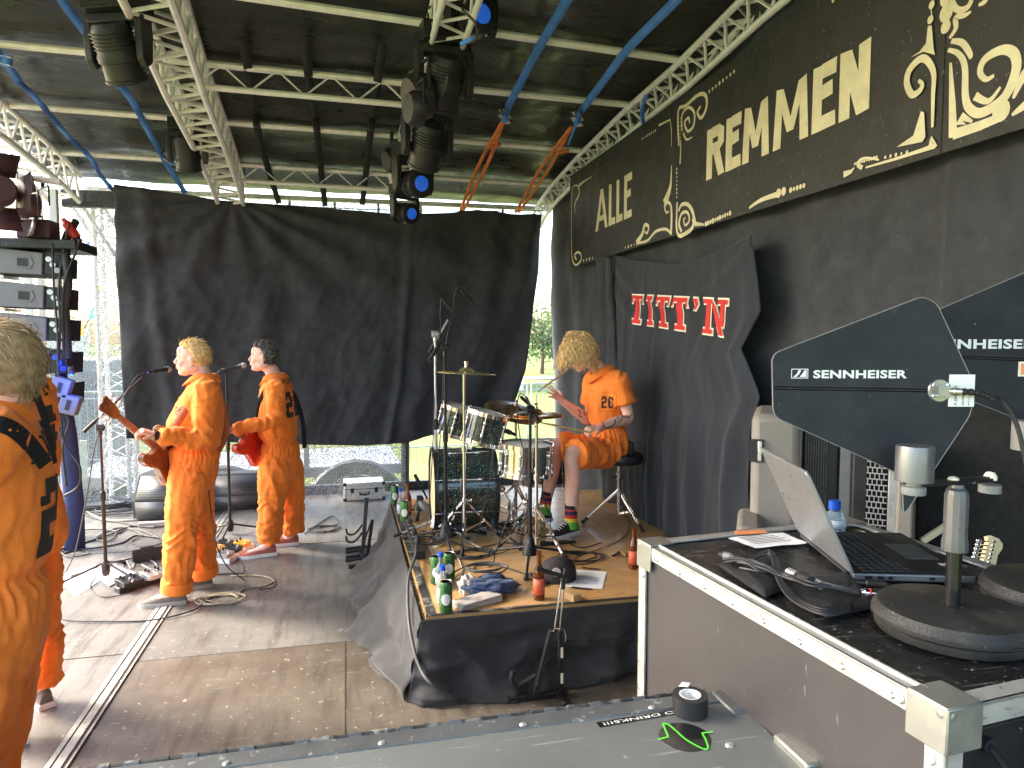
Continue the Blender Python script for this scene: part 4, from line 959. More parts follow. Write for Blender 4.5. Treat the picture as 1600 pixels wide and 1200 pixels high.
for s in 'LR': shoe(J1['t'], J1['an'+s], J1['toe'+s], M['shoeg'], M['soleg'], 0)
chest_mark(J1, 281, 646, 5.0, .055)
mb = MB(); u = (J1['wrL']-J1['elL']).normalized(); mb.cyl(J1['wrL']-u*.012, J1['wrL']+u*.014, .0315, seg=20); wt = mb.build('watch_strap', M['blackpl'], J1['t']); mb = MB(); q = J1['wrL']+V((0, -.033, .004)); mb.box(q, (.03, .008, .026)); mb.build('watch_face', M['blackgloss'], wt, bevel=.003)
# ---------------- dark-haired singer
J2 = dict(pelvis=A(441, 722, 6.12), neck=A(432, 588, 6.1), shL=A(433, 606, 5.95), shR=A(440, 605, 6.27), elL=A(430, 657, 5.86), wrL=A(361, 672, 5.78), elR=A(416, 668, 6.32), wrR=A(392, 678, 6.1),
          hipL=A(430, 732, 6.02), hipR=A(450, 732, 6.22), knL=A(424, 795, 6.0), knR=A(456, 792, 6.26), anL=A(420, 850, 6.03), anR=A(456, 842, 6.3), toeL=A(390, 864, 6.0), toeR=A(432, 858, 6.28))
for k in ('anL', 'anR'): J2[k].z = .09
for k in ('toeL', 'toeR'): J2[k].z = .04
person('person', 'dark-haired singer in an orange coverall with a red guitar at the second microphone', J2, (-.93, .36, 0), A(411, 559, 6.08), (-.99, -.02, .08), belly=1.6, legr=1.08, seed=4,
       hands={'L': (V((-.7, -.5, .15)), V((0, .3, -1)), 1, 1.0), 'R': (V((-.5, -.6, -.3)), V((.5, .3, -.6)), -1, .7)}, jaw=1.12)
H = J2['H']; eyes(H, J2['t']); hair_cap(H, J2['t'], M['brown'], hl, .015, .014, 40); strands(H, J2['t'], M['brown'], 1300, hl, short_shape(.045, .5, 1.0), seed=5)
M['shoer'] = mat('red_canvas', (.33, .11, .085), .8, var=.2, vs=30)
for s in 'LR': shoe(J2['t'], J2['an'+s], J2['toe'+s], M['shoer'], M['white'], 0)
back_print(J2, .68, .21, .24, s=.042, titt=True)
pocket(J2, 433, 705, 5.9, .11, .16, tilt=-.5); pocket(J1, 300, 740, 5.0, .1, .15, tilt=.4)
# ---------------- person at the frame's edge, seen from behind
J3 = dict(pelvis=A(-29, 975, 2.02), neck=A(-9, 640, 2.02), shL=A(-23, 688, 1.86), shR=A(-31, 682, 2.2), elL=A(-105, 820, 1.84), wrL=A(-195, 860, 2.0), elR=A(-45, 830, 2.34), wrR=A(-125, 900, 2.3),
          hipL=A(-47, 1010, 1.94), hipR=A(-17, 1005, 2.12), knL=A(-75, 1240, 1.92), knR=A(-47, 1230, 2.14), anL=A(-100, 1500, 1.94), anR=A(-75, 1470, 2.15), toeL=A(-225, 1500, 1.94), toeR=A(-185, 1470, 2.15))
for k in ('anL', 'anR'): J3[k].z = .09
for k in ('toeL', 'toeR'): J3[k].z = .04
person('person', 'nearest man at the edge of the view, seen from behind, sandy hair, orange coverall', J3, (-.93, -.4, 0), A(-6, 584, 2.02), (-.86, .4, .0), foldk=.8, belly=1.5, bodyS=1.0, legr=1.1, seed=7, voxel=.0085)
H = J3['H']
def hl3(p): return min(.05, p.z+.06+(0 if p.x < 0 else -p.x*2.2))
hair_cap(H, J3['t'], M['dkblond'], hl3, .016, .006); strands(H, J3['t'], M['dkblond'], 4200, hl3, short_shape(.055, 1.0, .35), w=.0016, seed=8)
for s in 'LR': shoe(J3['t'], J3['an'+s], J3['toe'+s], M['shoeg'], M['white'], 0)
back_print(J3, .53, .2, .24, s=.042)
def belt(J, px, Y, w_):
    c = A(px[0][0], px[0][1], Y); N = (CP-c); N.z *= .3; N.normalize(); xr = V((0, 0, 1)).cross(N).normalized(); Mx = frame(c+N*.2, xr, N.cross(xr)); n_ = Mx.to_3x3() @ V((0, 0, 1)); Mi = Mx.inverted(); o = Mx.translation
    pts = []
    for p in px: r_ = ray(*p); pts.append(Mi @ (CP+r_*((o-CP).dot(n_)/r_.dot(n_))))
    pts = smoothpts(pts, 4); k = 1
    pls = []
    for i in range(len(pts)-1):
        a, b = pts[i], pts[i+1]; d = (pts[min(i+2, len(pts)-1)]-pts[max(0, i-1)]); d.z = 0; d.normalize(); nn = V((-d.y, d.x, 0))*w_/2; d0 = (b-pts[max(0, i-1)]); d0.normalize(); n0 = V((-d0.y, d0.x, 0))*w_/2
        pls.append([(q.x, q.y) for q in (a-n0, b-nn, b+nn, a+n0)])
    decal(pls, J['cov'], Mx, 'shoulder_strap', M['blkweb'], J['cov'], off=.007, step=.02, depth=.8)
belt(J3, [(-26, 664), (-2, 666), (26, 678), (54, 705), (84, 745)], 1.9, .034)
# ---------------- tall man beyond him
J4 = dict(pelvis=A(38, 815, 3.68), neck=A(14, 590, 3.55), shL=A(-32, 625, 3.4), shR=A(60, 612, 3.72), elL=A(-84, 700, 3.4), wrL=A(-109, 740, 3.6), elR=A(58, 700, 3.86), wrR=A(16, 745, 3.95),
          hipL=A(22, 850, 3.6), hipR=A(52, 850, 3.78), knL=A(24, 985, 3.5), knR=A(64, 965, 3.74), anL=A(22, 1150, 3.45), anR=A(66, 1085, 3.78), toeL=A(-4, 1150, 3.6), toeR=A(41, 1085, 3.95))
for k in ('anL', 'anR'): J4[k].z = .09
for k in ('toeL', 'toeR'): J4[k].z = .04
person('person', 'tall man in an orange coverall numbered 26, half hidden behind the nearest man', J4, (-.72, .69, 0), A(-30, 540, 3.5), (-.9, .4, -.3), belly=1.0, legr=.98, seed=9)
H = J4['H']; hair_cap(H, J4['t'], M['brown'], hl, .012, .01); strands(H, J4['t'], M['brown'], 500, hl, short_shape(.04, .6, .8), seed=10)
for s in 'LR': shoe(J4['t'], J4['an'+s], J4['toe'+s], M['greyrag'] if 'greyrag' in M else M['shoeg'], M['white'], 0)
back_print(J4, .66, .22, .26, s=.046)
belt(J4, [(34, 588), (48, 615), (62, 650), (72, 690), (82, 740)], 3.5, .06)
# ---------------- drummer
J5 = dict(pelvis=A(952, 692, 4.92), neck=A(942, 578, 4.88), shL=A(966, 596, 4.72), shR=A(930, 594, 5.05), elL=A(982, 653, 4.68), wrL=A(936, 668, 4.52), elR=A(919, 656, 5.08), wrR=A(880, 628, 4.95),
          hipL=A(944, 706, 4.8), hipR=A(938, 700, 5.02), knL=A(893, 710, 4.62), knR=A(868, 696, 5.06), anL=A(892, 802, 4.62), anR=A(850, 792, 5.0), toeL=A(858, 838, 4.52), toeR=A(825, 830, 4.95), floor=.4)
J5['anL'].z = .49; J5['anR'].z = .5; J5['toeL'].z = .45; J5['toeR'].z = .46
hd = A(906, 553, 4.86)
person('person', 'drummer with curly blond hair sitting on the throne in a short orange coverall', J5, (-1, -.12, 0), hd, (-.82, -.2, -.5), belly=.9, bodyS=.92, sleeve='short', legs='short', seed=12,
       hands={'L': (V((-.9, -.2, -.05)), V((-.1, .2, -1)), 1, [1.15, 1.2, 1.2, 1.2]), 'R': (V((-.75, -.15, .62)), V((-.45, .6, -.5)), -1, [.12, .06, .1, .1], .3, 1.0, (.25, 1.0, .1))}, neckr=.052)
H = J5['H']; eyes(H, J5['t'])
def hl5(p): return 1 if p.z > .055-.9*max(0, -p.x+.05) and p.z > -.05 else -1
hair_cap(H, J5['t'], M['blond'], lambda p: min(.05, p.z-.0+(.06 if p.x < .02 else -.03)), .02, .012, 34)
Hi = H.inverted().to_3x3(); gl = (Hi @ V((0, 0, -1))).normalized()
def curl_shape(p, d, rn):
    q = [p]; v = (d*1.0+V((rn.gauss(0, .3), rn.gauss(0, .3), rn.gauss(0, .3)))).normalized(); l = rn.uniform(.075, .165); ph = rn.uniform(0, 6.28); fr = rn.uniform(1.0, 1.5); n = 13
    e1 = v.orthogonal().normalized()
    for i in range(n):
        v = (v*.74+gl*.3).normalized(); out = V((p.x, p.y, 0)); 
        p = p+v*l/n; rr = math.sqrt((p.x/.118)**2+(p.y/.098)**2+((p.z-.03)/.11)**2)
        if rr < 1 and p.z > -.1: p = V((p.x/rr, p.y/rr, (p.z-.03)/rr+.03))
        q.append(p+(e1*math.cos(ph+i*fr)+d.cross(e1)*math.sin(ph+i*fr))*.0115)
    return q
strands(H, J5['t'], M['blond'], 1300, hl5, curl_shape, w=.0048, seg=4, seed=13)
M['shoek'] = mat('black_canvas', (.025, .025, .028), .8, var=.2)
for s in 'LR': shoe(J5['t'], J5['an'+s], J5['toe'+s], M['shoek'], M['white'], .425)
# striped socks
def sock(an, kn, t):
    u = (kn-an).normalized(); an = an-u*.02; prev = 0; o = None
    stripes = [('green', (.12, .42, .05), .05), ('yellow', (.8, .6, .05), .075), ('red', (.55, .04, .04), .1), ('dark', (.03, .03, .06), .125), ('redthin', (.45, .05, .05), .14), ('black', (.02, .02, .03), .165)]
    for nm, col, h in stripes:
        mk = 'sock_'+nm
        if mk not in M: M[mk] = mat(mk, col, .9, var=.1, vs=30)
    mb = MB(); seg = 16
    vs = []; fs = []; ms = []
    lv = [0]+[h for _, _, h in stripes]
    x = u.orthogonal().normalized(); y = u.cross(x)
    for h in lv:
        r_ = .048-.004*math.sin(h*12)+(.01 if h == 0 else 0)
        for k in range(seg): a = 2*math.pi*k/seg; vs.append(an+u*h+(x*math.cos(a)+y*math.sin(a))*r_)
    for i in range(len(lv)-1):
        for k in range(seg): l = (k+1) % seg; fs.append([i*seg+k, i*seg+l, (i+1)*seg+l, (i+1)*seg+k]); ms.append(i)
    mb.add(vs, fs); mb.m = ms
    mb.build('sock', [M['sock_'+n_] for n_, _, _ in stripes], t, smooth=60)
sock(J5['anL'], J5['knL'], J5['t']); sock(J5['anR'], J5['knR'], J5['t'])
chest_mark(J5, 949, 632, 4.72, .085); pocket(J5, 949, 632, 4.72, .13, .14)
# tattoos: scrolls inked on the nearer forearm and arm
def tattoo(strokes, J, nm='tattoo'):
    b = J['body']
    for i, (px, w_, Y) in enumerate(strokes):
        c = A(px[0][0], px[0][1], Y); N = (CP-c).normalized(); xr = V((0, 0, 1)).cross(N).normalized(); Mx = frame(c+N*.15, xr, N.cross(xr)); Mi = Mx.inverted()
        pts = smoothpts([Mi @ (A(x, y, Y)) for x, y in px], 4); pls = []
        for a, b2 in zip(pts, pts[1:]):
            dd = (b2-a); dd.z = 0; dd.normalize(); nn = V((-dd.y, dd.x, 0))*w_/2; pls.append([(q.x, q.y) for q in (a-nn, b2-nn, b2+nn, a+nn)])
        decal(pls, b, Mx, nm, M['skintat'], b, off=.0012, step=.05)
tattoo([([(940, 665), (946, 668), (954, 667), (960, 662), (961, 656)], .009, 4.6), ([(942, 670), (950, 673), (958, 671), (964, 664)], .004, 4.6), ([(966, 660), (972, 655), (970, 646), (964, 646), (964, 652), (968, 653)], .006, 4.65),
        ([(972, 650), (980, 652), (988, 646), (990, 638), (984, 630), (978, 634)], .007, 4.66), ([(974, 628), (982, 625), (988, 630), (990, 640)], .008, 4.66), ([(972, 622), (980, 619), (988, 622)], .01, 4.68), ([(976, 660), (984, 664), (990, 656)], .005, 4.66)], J5)
tattoo([([(903, 640), (907, 644), (905, 650), (910, 652)], .008, 4.98), ([(884, 622), (890, 625)], .005, 4.95), ([(912, 644), (914, 650)], .006, 5.0)], J5)
mb = MB(); u = (J5['wrL']-J5['elL']).normalized(); mb.tube([J5['wrL']-u*.03+(V((0, math.cos(a), math.sin(a))))*.033 for a in [k*.5236 for k in range(12)]], .004, 6, closed=True); mb.build('wristband', M['red'], J5['t'])
# bodypack with a pale lead on his back
mb = MB(); p = A(985, 700, 4.78); mb.box(p, (.03, .06, .1), None); mb.build('bodypack', M['blackpl'], J5['t'], bevel=.006)
# ------------------------------------------------ drumsticks
def stick(a, b, label):
    a, b = V(a), V(b); mb = MB(); d = (b-a); mb.tube([a, a+d*.02, a+d*.75, a+d*.93, a+d*.965, a+d], [.005, .0075, .0075, .004, .0055, .002], 10); return tag(mb.build('drumstick', M['wood']), label, 'drumstick', 'drumsticks in the hands of the drummer')
M['wood'] = mat('hickory', (.55, .36, .17), .5, var=.15, vs=40)
stick(A(925, 676, 4.42), A(843, 660, 4.5), 'drumstick held low over the snare drum, tattooed arm'); stick(A(888, 577, 4.9), A(840, 612, 4.82), 'drumstick held up between spread fingers')
# ------------------------------------------------ guitars
def guitar(o, d, face, mbody, medge, mneck, label, headm, pegs='six', strap_pts=None, horn=True):
    """o: body centre, d: towards the headstock, face: outward normal of the top"""
    d = V(d).normalized(); n = V(face); n = (n-d*n.dot(d)).normalized(); y = n.cross(d)
    Mx = frame(o, d, y); t = thing('electric_guitar', label, 'guitar', o)
    out = [(-.2, 0), (-.185, .1), (-.12, .165), (-.03, .15), (.05, .115), (.12, .135), (.2, .13), (.235, .09), (.19, .06), (.17, .03), (.17, -.03), (.185, -.07), (.25, -.1), (.235, -.14), (.15, -.145), (.07, -.12), (-.02, -.14), (-.12, -.17), (-.185, -.11)]
    pl = [(p.x, p.y) for p in smoothpts([(a, b, 0) for a, b in out], 4, True)]
    mb = MB(); mb.prism(pl, .042, Mx, -.021); b = mb.build('body', mbody, t, bevel=.004)
    e = MB(); e.tube([Mx @ V((a, q, .0215)) for a, q in pl], .0035, 6, closed=True); e.build('binding', medge, b)
    nk = MB(); nk.add([Mx @ V(p) for p in [(.13, .027, .022), (.13, -.027, .022), (.13, -.018, -.002), (.13, .018, -.002), (.6, .021, .03), (.6, -.021, .03), (.6, -.014, .008), (.6, .014, .008)]], [[0, 1, 2, 3][::-1], [4, 5, 6, 7], [0, 1, 5, 4], [1, 2, 6, 5], [2, 3, 7, 6], [3, 0, 4, 7]]); nk.build('neck', mneck, t, bevel=.004)
    fr_ = MB()
    for i in range(18): x = .6-.62*(1-2**(-(i+1)/12)); fr_.bar(Mx @ V((x, -.021, .0315)), Mx @ V((x, .021, .0315)), .0016, .0016)
    q = fr_.build('frets', M['chrome'], t); q['kind'] = 'stuff'
    hs = MB(); hp = [(.6, -.022), (.62, -.034), (.7, -.042), (.765, -.046), (.775, -.02), (.765, 0), (.775, .02), (.765, .046), (.7, .042), (.62, .034), (.6, .022)]
    Mh = Mx @ Matrix.Translation((0, 0, .012)) ; hs.prism(hp, .015, Mh); h_ = hs.build('headstock', headm, t, bevel=.002)
    for i in range(3):
        for s in (-1, 1):
            pg = MB(); x = .635+.045*i; a = Mh @ V((x, s*.04, .004)); c = Mh @ V((x, s*.062, .004)); pg.cyl(a, c, .004, seg=8); pg.ell(Mh @ V((x, s*.07, .004)), (.011, .011, .011)); pg.cyl(Mh @ V((x, s*.026, .015)), Mh @ V((x, s*.026, .026)), .005, seg=8); pg.build('tuning_peg', M['cream'], h_)
    st = MB()
    for i in range(6): yy = -.0175+.007*i; st.tube([Mx @ V((-.08, yy*1.2, .036)), Mx @ V((.6, yy, .034)), Mx @ V((.66, yy*1.4, .031))], .0009, 4)
    q = st.build('strings', M['chrome'], t); q['kind'] = 'stuff'
    for x in (.0, .09):
        pk = MB(); pk.box((x, 0, .026), (.035, .08, .012), Mx); pk.build('pickup', M['blackpl'], t, bevel=.003)
    br = MB(); br.box((-.08, 0, .028), (.02, .085, .014), Mx); br.build('bridge', M['chrome'], t, bevel=.002)
    pgd = MB(); pgd.prism([(-.05, -.05), (.12, -.04), (.15, -.09), (.05, -.105), (-.08, -.12)], .003, Mx, .0215); pgd.build('pickguard', M['cream'], t)
    if strap_pts:
        s_ = MB(); pts = smoothpts(strap_pts[0], 6); w_ = strap_pts[1]; n_ = len(pts); vs = []
        for i, p in enumerate(pts):
            dd = (pts[min(i+1, n_-1)]-pts[max(i-1, 0)]).normalized(); sd_ = dd.cross(strap_pts[2] if len(strap_pts) > 2 else V((0, -1, 0))).normalized(); vs += [p-sd_*w_/2, p+sd_*w_/2]
        s_.add(vs, [[2*i, 2*i+1, 2*i+3, 2*i+2] for i in range(n_-1)]); s_.build('shoulder_strap', strap_pts[3] if len(strap_pts) > 3 else M['blkweb'], t, smooth=180, solid=.004)
    return t
M['gbrown'] = mat('brown_lacquered_wood', (.2, .07, .03), .25, var=.3, vs=14, coat=.5); M['gred'] = mat('red_lacquer', (.5, .03, .02), .2, var=.1, coat=.6); M['gneck'] = mat('neck_wood', (.3, .13, .06), .35, var=.2, vs=20)
M['strapbr'] = mat('tan_leather_strap', (.42, .12, .05), .7, var=.2)
guitar(G1b, gd1, (-1, .3, .2), M['gbrown'], M['cream'], M['gneck'], 'brown electric guitar with pale binding held by the blond singer', M['gbrown'],
       strap_pts=([A(252, 700, 5.0), A(272, 668, 4.93), A(300, 625, 5.0), A(318, 600, 5.04), A(336, 608, 5.14), A(349, 640, 5.22), A(352, 680, 5.28), A(330, 720, 5.36)], .05, V((0, -1, .2)), M['strapbr']))
guitar(A(397, 692, 6.1), A(340, 655, 5.6)-A(397, 692, 6.1), (-1, .3, .2), M['gred'], M['gred'], M['gneck'], 'red electric guitar with a cream pickguard held by the dark-haired singer', M['gneck'],
       strap_pts=([A(398, 670, 6.0), A(404, 630, 5.95), A(425, 598, 5.98), A(444, 600, 6.05), A(462, 622, 6.1), A(473, 660, 6.16), A(476, 700, 6.22)], .035, V((0, -1, .2))))
# ================================================ RISER
M['ply'] = mat('varnished_plywood', (.56, .33, .13), .34, var=.22, vs=2.2, bump=.06, bs=120, col2=(.47, .27, .105), mixs=1.4, stretch=(1, 3, 1), spots=(.6, .5, .36), spotamt=.17, spotscale=34, scr=(.2, .11, .04), scrt=.66, coat=.25)
M['worn'] = mat('worn_black_edge', (.03, .03, .03), .6, var=.3, col2=(.2, .19, .17), mixs=14, mixlo=.52, mixhi=.6)
RZ = .4
t = thing('drum_riser', 'plywood topped drum riser with a black cloth skirt', 'platform', (1.3, 4.75, 0))
RC = [(.37, 3.46), (2.26, 3.44), (2.26, 6.07), (.36, 6.07)]
mb = MB(); mb.prism(RC, .02, Matrix.Translation((0, 0, RZ-.02))); mb.build('top', M['ply'], t, smooth=0)
mb = MB(); mb.prism([(.355, 3.445), (2.27, 3.43), (2.27, 6.08), (.35, 6.08)], .05, Matrix.Translation((0, 0, RZ-.074))); mb.build('edge_rail', M['worn'], t, smooth=0)
mb = MB(); mb.bar((.4, 3.47, RZ+.002), (.385, 6.0, RZ+.002), .045, .004); mb.bar((.37, 3.468, RZ+.0025), (2.2, 3.45, RZ+.0025), .022, .005); mb.build('edge_tape', M['worn'], t, smooth=0)
def fold_r(u, v, p): return 1.5*(.05*math.sin(u*20+5*N3(u*3, v))*v*(.3+abs(N3(u*4, 9)))+.07*N3(u*4, v*2.5, 3)*v+.09*(.3-abs(N3(u*3+v*1.6, v*3-u*3, 6)))*v+.05*(.3-abs(N3(u*7-v*2, v*3+u*5, 8)))*v)*(1 if u > .03 else u/.03)
cloth('riser_skirt', 'black cloth skirt over the front of the drum riser', [(.345, 3.44, RZ-.01), (1.3, 3.43, RZ-.01), (2.27, 3.425, RZ-.01)], [(.27, 3.40, .005), (.5, 3.36, .005), (1.3, 3.38, .005), (2.27, 3.41, .005)],
      [(.345, 3.44, RZ-.01), (.27, 3.4, .005)], [(2.27, 3.425, RZ-.01), (2.27, 3.41, .005)], (0, -1, 0), fold_r, 150, 40, M['skirt'], 'skirt')
cloth('riser_skirt', 'black cloth skirt flaring out along the open side of the drum riser', [(.345, 6.05, RZ-.005), (.345, 3.44, RZ-.01)], [(.28, 6.1, .005), (.1, 5.4, .005), (.03, 4.9, .005), (.05, 4.3, .005), (.15, 3.8, .005), (.27, 3.40, .005)],
      [(.345, 6.05, RZ-.005), (.28, 6.1, .005)], [(.345, 3.44, RZ-.01), (.27, 3.4, .005)], (-1, 0, .1), lambda u, v, p: fold_r(u, v, p)*.9, 110, 40, M['skirt'], 'skirt')
# ================================================ DRUMS
M['shell'] = mat('black_green_sparkle_lacquer', (.012, .022, .02), .16, var=.5, vs=5, coat=.8, spots=(.3, .44, .4), spotamt=.27, spotscale=130)
M['headw'] = mat('coated_drumhead', (.72, .71, .66), .6, var=.05); M['headc'] = mat('cream_drumhead', (.78, .66, .4), .5, var=.08)
M['bronze'] = mat('dark_bronze_cymbal', (.26, .19, .1), .32, metal=.9, var=.25, vs=10); M['brass'] = mat('bright_brass_cymbal', (.8, .66, .3), .28, metal=.85, var=.12, vs=8)
M['copper'] = mat('copper_cymbal', (.5, .28, .14), .25, metal=.95, var=.2, vs=8)
def drum(name, label, c, ax, r, dep, shell, hoop, top, bot, nl=8, group='drums of the kit', lugm=None, lb=.05):
    c = V(c); ax = V(ax).normalized(); x = ax.orthogonal().normalized(); Mx = frame(c, x, ax.cross(x)); t = thing(name, label, 'drum', c, 0, group)
    lugm = lugm or M['chrome']
    mb = MB(); mb.lathe([(r*.96, -dep/2), (r, -dep/2+.004), (r, dep/2-.004), (r*.96, dep/2)], Mx, 48); mb.build('shell', shell, t)
    for s in (-1, 1):
        z = s*dep/2; mb = MB(); mb.lathe([(r*.99, z+s*.012), (r+.012, z+s*.014), (r+.012, z-s*.012), (r+.002, z-s*.012)], Mx, 48, cap=False); mb.build('hoop', hoop, t, solid=.003)
        mb = MB(); mb.lathe([(0, z+s*.0035), (r*.985, z+s*.003)], Mx, 48); mb.build('drumhead', top if s > 0 else bot, t)
    for k in range(nl):
        a = 2*math.pi*(k+.5)/nl; u = V((math.cos(a), math.sin(a), 0)); mb = MB()
        for s in (-1, 1):
            q = u*(r+.008)+V((0, 0, s*dep*.22)); mb.ell(q, (.011, .011, .02), Mx); mb.cyl(Mx @ (u*(r+.015)+V((0, 0, s*dep*.22))), Mx @ (u*(r+.017)+V((0, 0, s*(dep/2+.02)))), .0035, seg=6)
        mb.cyl(Mx @ (u*(r+.008)+V((0, 0, -dep*.2))), Mx @ (u*(r+.008)+V((0, 0, dep*.2))), .007, seg=8); mb.build('lug', lugm, t, smooth=60)
    return t, Mx
bdc = A(723, 781, 4.98); bdc.z = RZ+.315
bt, bM = drum('bass_drum', 'bass drum in black and green sparkle with a cream front head', bdc, (-1, .04, 0), .285, .42, M['shell'], M['blackmet'], M['headc'], M['headw'], 8)
for s in (-1, 1):
    mb = MB(); a = bM @ V((0, 0, 0)); p0 = bdc+V((-.1, s*.24, -.14)); mb.tube([p0, p0+V((-.12, s*.1, -.17))], [.009, .006], 8); mb.build('spur', M['chrome'], bt)
drum('rack_tom', 'smaller rack tom, the one farther out over the bass drum', A(713, 657, 5.12), (.26, -.1, .95), .13, .19, M['shell'], M['chrome'], M['headw'], M['headw'], 6)
drum('rack_tom', 'larger rack tom tilted towards the drummer over the bass drum', A(758, 668, 4.86), (.24, -.05, .96), .145, .2, M['shell'], M['chrome'], M['headw'], M['headw'], 6)
M['snsh'] = mat('polished_steel_shell', (.8, .79, .77), .14, metal=1, var=.08)
drum('snare_drum', 'chrome snare drum in front of the drummer', A(822, 717, 4.62), (.04, -.03, 1), .172, .19, M['snsh'], M['chrome'], M['headw'], M['headw'], 10)
drum('floor_tom', 'floor tom behind the chrome snare drum', A(852, 722, 5.28), (.0, .02, 1), .2, .3, M['shell'], M['chrome'], M['headw'], M['headw'], 8)
tc = bdc+V((0.03, 0, .27)); t = thing('tom_holder', 'chrome post and arms that carry the two rack toms', 'tom holder', tc)
mb = MB(); mb.cyl(tc, tc+V((0, 0, .1)), .012); mb.build('post', M['chrome'], t)
for p in (A(716, 684, 5.12), A(752, 692, 4.9)): mb = MB(); mb.tube([tc+V((0, 0, .09)), tc.lerp(p, .6)+V((0, 0, .03)), p], .009, 8); mb.ell(tc.lerp(p, .6)+V((0, 0, .03)), .018); mb.build('arm', M['chrome'], t)
# ------------------------------------------------ stands
def legs3(t, base, z0, spread, hub, ang0, m, r=.008, n=3, foot=True, double=False, flatm=False):
    for k in range(n):
        a = ang0+2*math.pi*k/n; e = V((base[0]+spread*math.cos(a), base[1]+spread*math.sin(a), z0+.012)); s = V((base[0], base[1], z0+hub)); mb = MB()
        if double:
            w = V((-math.sin(a), math.cos(a), 0))*.012; mb.bar(s+w, e+w*.4, .005, .014); mb.bar(s-w, e-w*.4, .005, .014); mb.bar(V((base[0], base[1], z0+hub*.3)), s.lerp(e, .55), .006, .012)
        else: mb.cyl(s, e, r*1.1, r, 8)
        l = mb.build('leg', m, t, smooth=60)
        if foot: f = MB(); f.ell(e, (.016, .016, .014)); f.tube([e+(s-e).normalized()*.05, e], .012, 8); f.build('rubber_foot', M['rubber'], l)
def mic_stand(label, bx, by, z0, h, boom=None, ang=.3, spread=.33, m=None, cone=True, hub=.1, r=.0105, group='microphone stands', clip=None):
    m = m or M['blackmet']; t = thing('microphone_stand', label, 'microphone stand', (bx, by, z0), 0, group)
    mb = MB(); mb.cyl((bx, by, z0+.04), (bx, by, z0+h*.55), r*1.25, seg=12); mb.cyl((bx, by, z0+h*.55), (bx, by, z0+h), r*.85, seg=12); mb.build('pole', m, t)
    mb = MB(); mb.lathe([(r*1.3, -.035), (.019, -.03), (.019, .03), (r*1.1, .04)], Matrix.Translation((bx, by, z0+h*.55)), 14); mb.build('clutch', M['blackpl'], t)
    mb = MB(); mb.lathe([(.05, .05), (.046, .075), (.026, .13), (.018, .16)] if cone else [(.022, .03), (.03, .06), (.03, .12), (.018, .14)], Matrix.Translation((bx, by, z0)), 18); mb.build('hub', m, t)
    legs3(t, (bx, by), z0, spread, hub, ang, m)
    if boom:
        a, b = V(boom[0]), V(boom[1]); mb = MB(); mb.cyl(a, b, r*.75, seg=10); bo = mb.build('boom', m, t)
        mb = MB(); mb.cyl(a-(b-a).normalized()*.02, a+(b-a).normalized()*.09, .014, seg=12); mb.build('counterweight', M['blackpl'], bo)
        top = V((bx, by, z0+h)); mb = MB(); mb.cyl(top+V((-.022, 0, 0)), top+V((.022, 0, 0)), .024, seg=16); mb.cyl(top+V((.03, 0, 0)), top+V((.02, 0, 0)), .012, seg=8); mb.cyl(top-V((0, 0, .05)), top, .014, seg=10); mb.build('boom_joint', m, t)
    return t
def mic(label, p, d, kind='hand', grille=None, group='microphones'):
    p, d = V(p), V(d).normalized(); x = d.orthogonal().normalized(); Mx = frame(p, x, d.cross(x)); t = thing('microphone', label, 'microphone', p, 0, group)
    if kind == 'hand':
        mb = MB(); mb.lathe([(.008, -.19), (.0115, -.185), (.0125, -.1), (.018, -.035), (.0235, -.028), (.0235, -.02)], Mx, 20); mb.build('body', M['blackmet'], t)
        mb = MB(); mb.lathe([(.022, -.022), (.0255, -.012), (.0258, 0), (.024, .014), (.016, .024), (0, .028)], Mx, 20); mb.build('grille', grille or M['micgrille'], t)
        mb = MB(); mb.tube([Mx @ V((0, 0, -.11)), Mx @ V((0, 0, -.15))], .0175, 14); mb.build('clip', M['blackpl'], t)
    elif kind == 'pencil':
        mb = MB(); mb.lathe([(.006, -.13), (.0105, -.125), (.0105, -.01), (.009, 0), (0, .001)], Mx, 14); mb.build('body', M['blackmet'], t)
    else:
        mb = MB(); mb.lathe([(.012, -.09), (.018, -.08), (.034, -.05), (.04, 0), (.036, .035), (.02, .05), (0, .054)], Mx, 20); mb.build('body', M['micgrille'], t)
    return t
M['micgrille'] = mat('steel_mesh_grille', (.42, .4, .39), .45, metal=.6, var=.15, vs=80, bump=.6, bs=500)
def cable(label, pts, r=.0035, m='cable', group=None, n=6, name='cable'):
    mb = MB(); mb.tube(smoothpts(pts, n), r, 6); return tag(mb.build(name, M[m], smooth=180), label, 'cable', group)
def pole(px, py): p = atZ(px, py, RZ); return p.x, p.y
GMS = 'microphone stands on the drum riser'
# two overhead stands
x, y = pole(697, 850); top = A(691, 543, y)
mic_stand('tall black stand with a long boom over the drums, nearer one', x, y, RZ, top.z-RZ, (A(673, 560, y-.03), A(728, 470, y+.1)), .5, .34, group=GMS)
mic('slim microphone at the tip of the taller overhead boom', A(741, 474, y+.12), (.55, .2, -.5), 'pencil')
x2, y2 = x-.03, y+.28; top2 = A(686, 522, y2)
mic_stand('thin second overhead stand, its boom bent inwards', x2, y2, RZ, top2.z-RZ, (A(673, 548, y2), A(700, 500, y2+.05)), 1.2, .3, group=GMS, m=M['galv'])
mic('slim microphone at the tip of the lower overhead boom', A(692, 468, y2+.05), (-.5, 0, .6), 'pencil')
cable('thin black lead looping over the taller overhead boom', [A(738, 466, y+.1), A(722, 448, y+.1), A(712, 455, y+.1), A(708, 480, y+.08), A(700, 520, y), A(694, 560, y-.02), A(690, 650, y-.02), A(684, 760, y-.03), V((x-.02, y-.05, RZ+.02)), V((x-.25, y-.2, RZ+.006))])
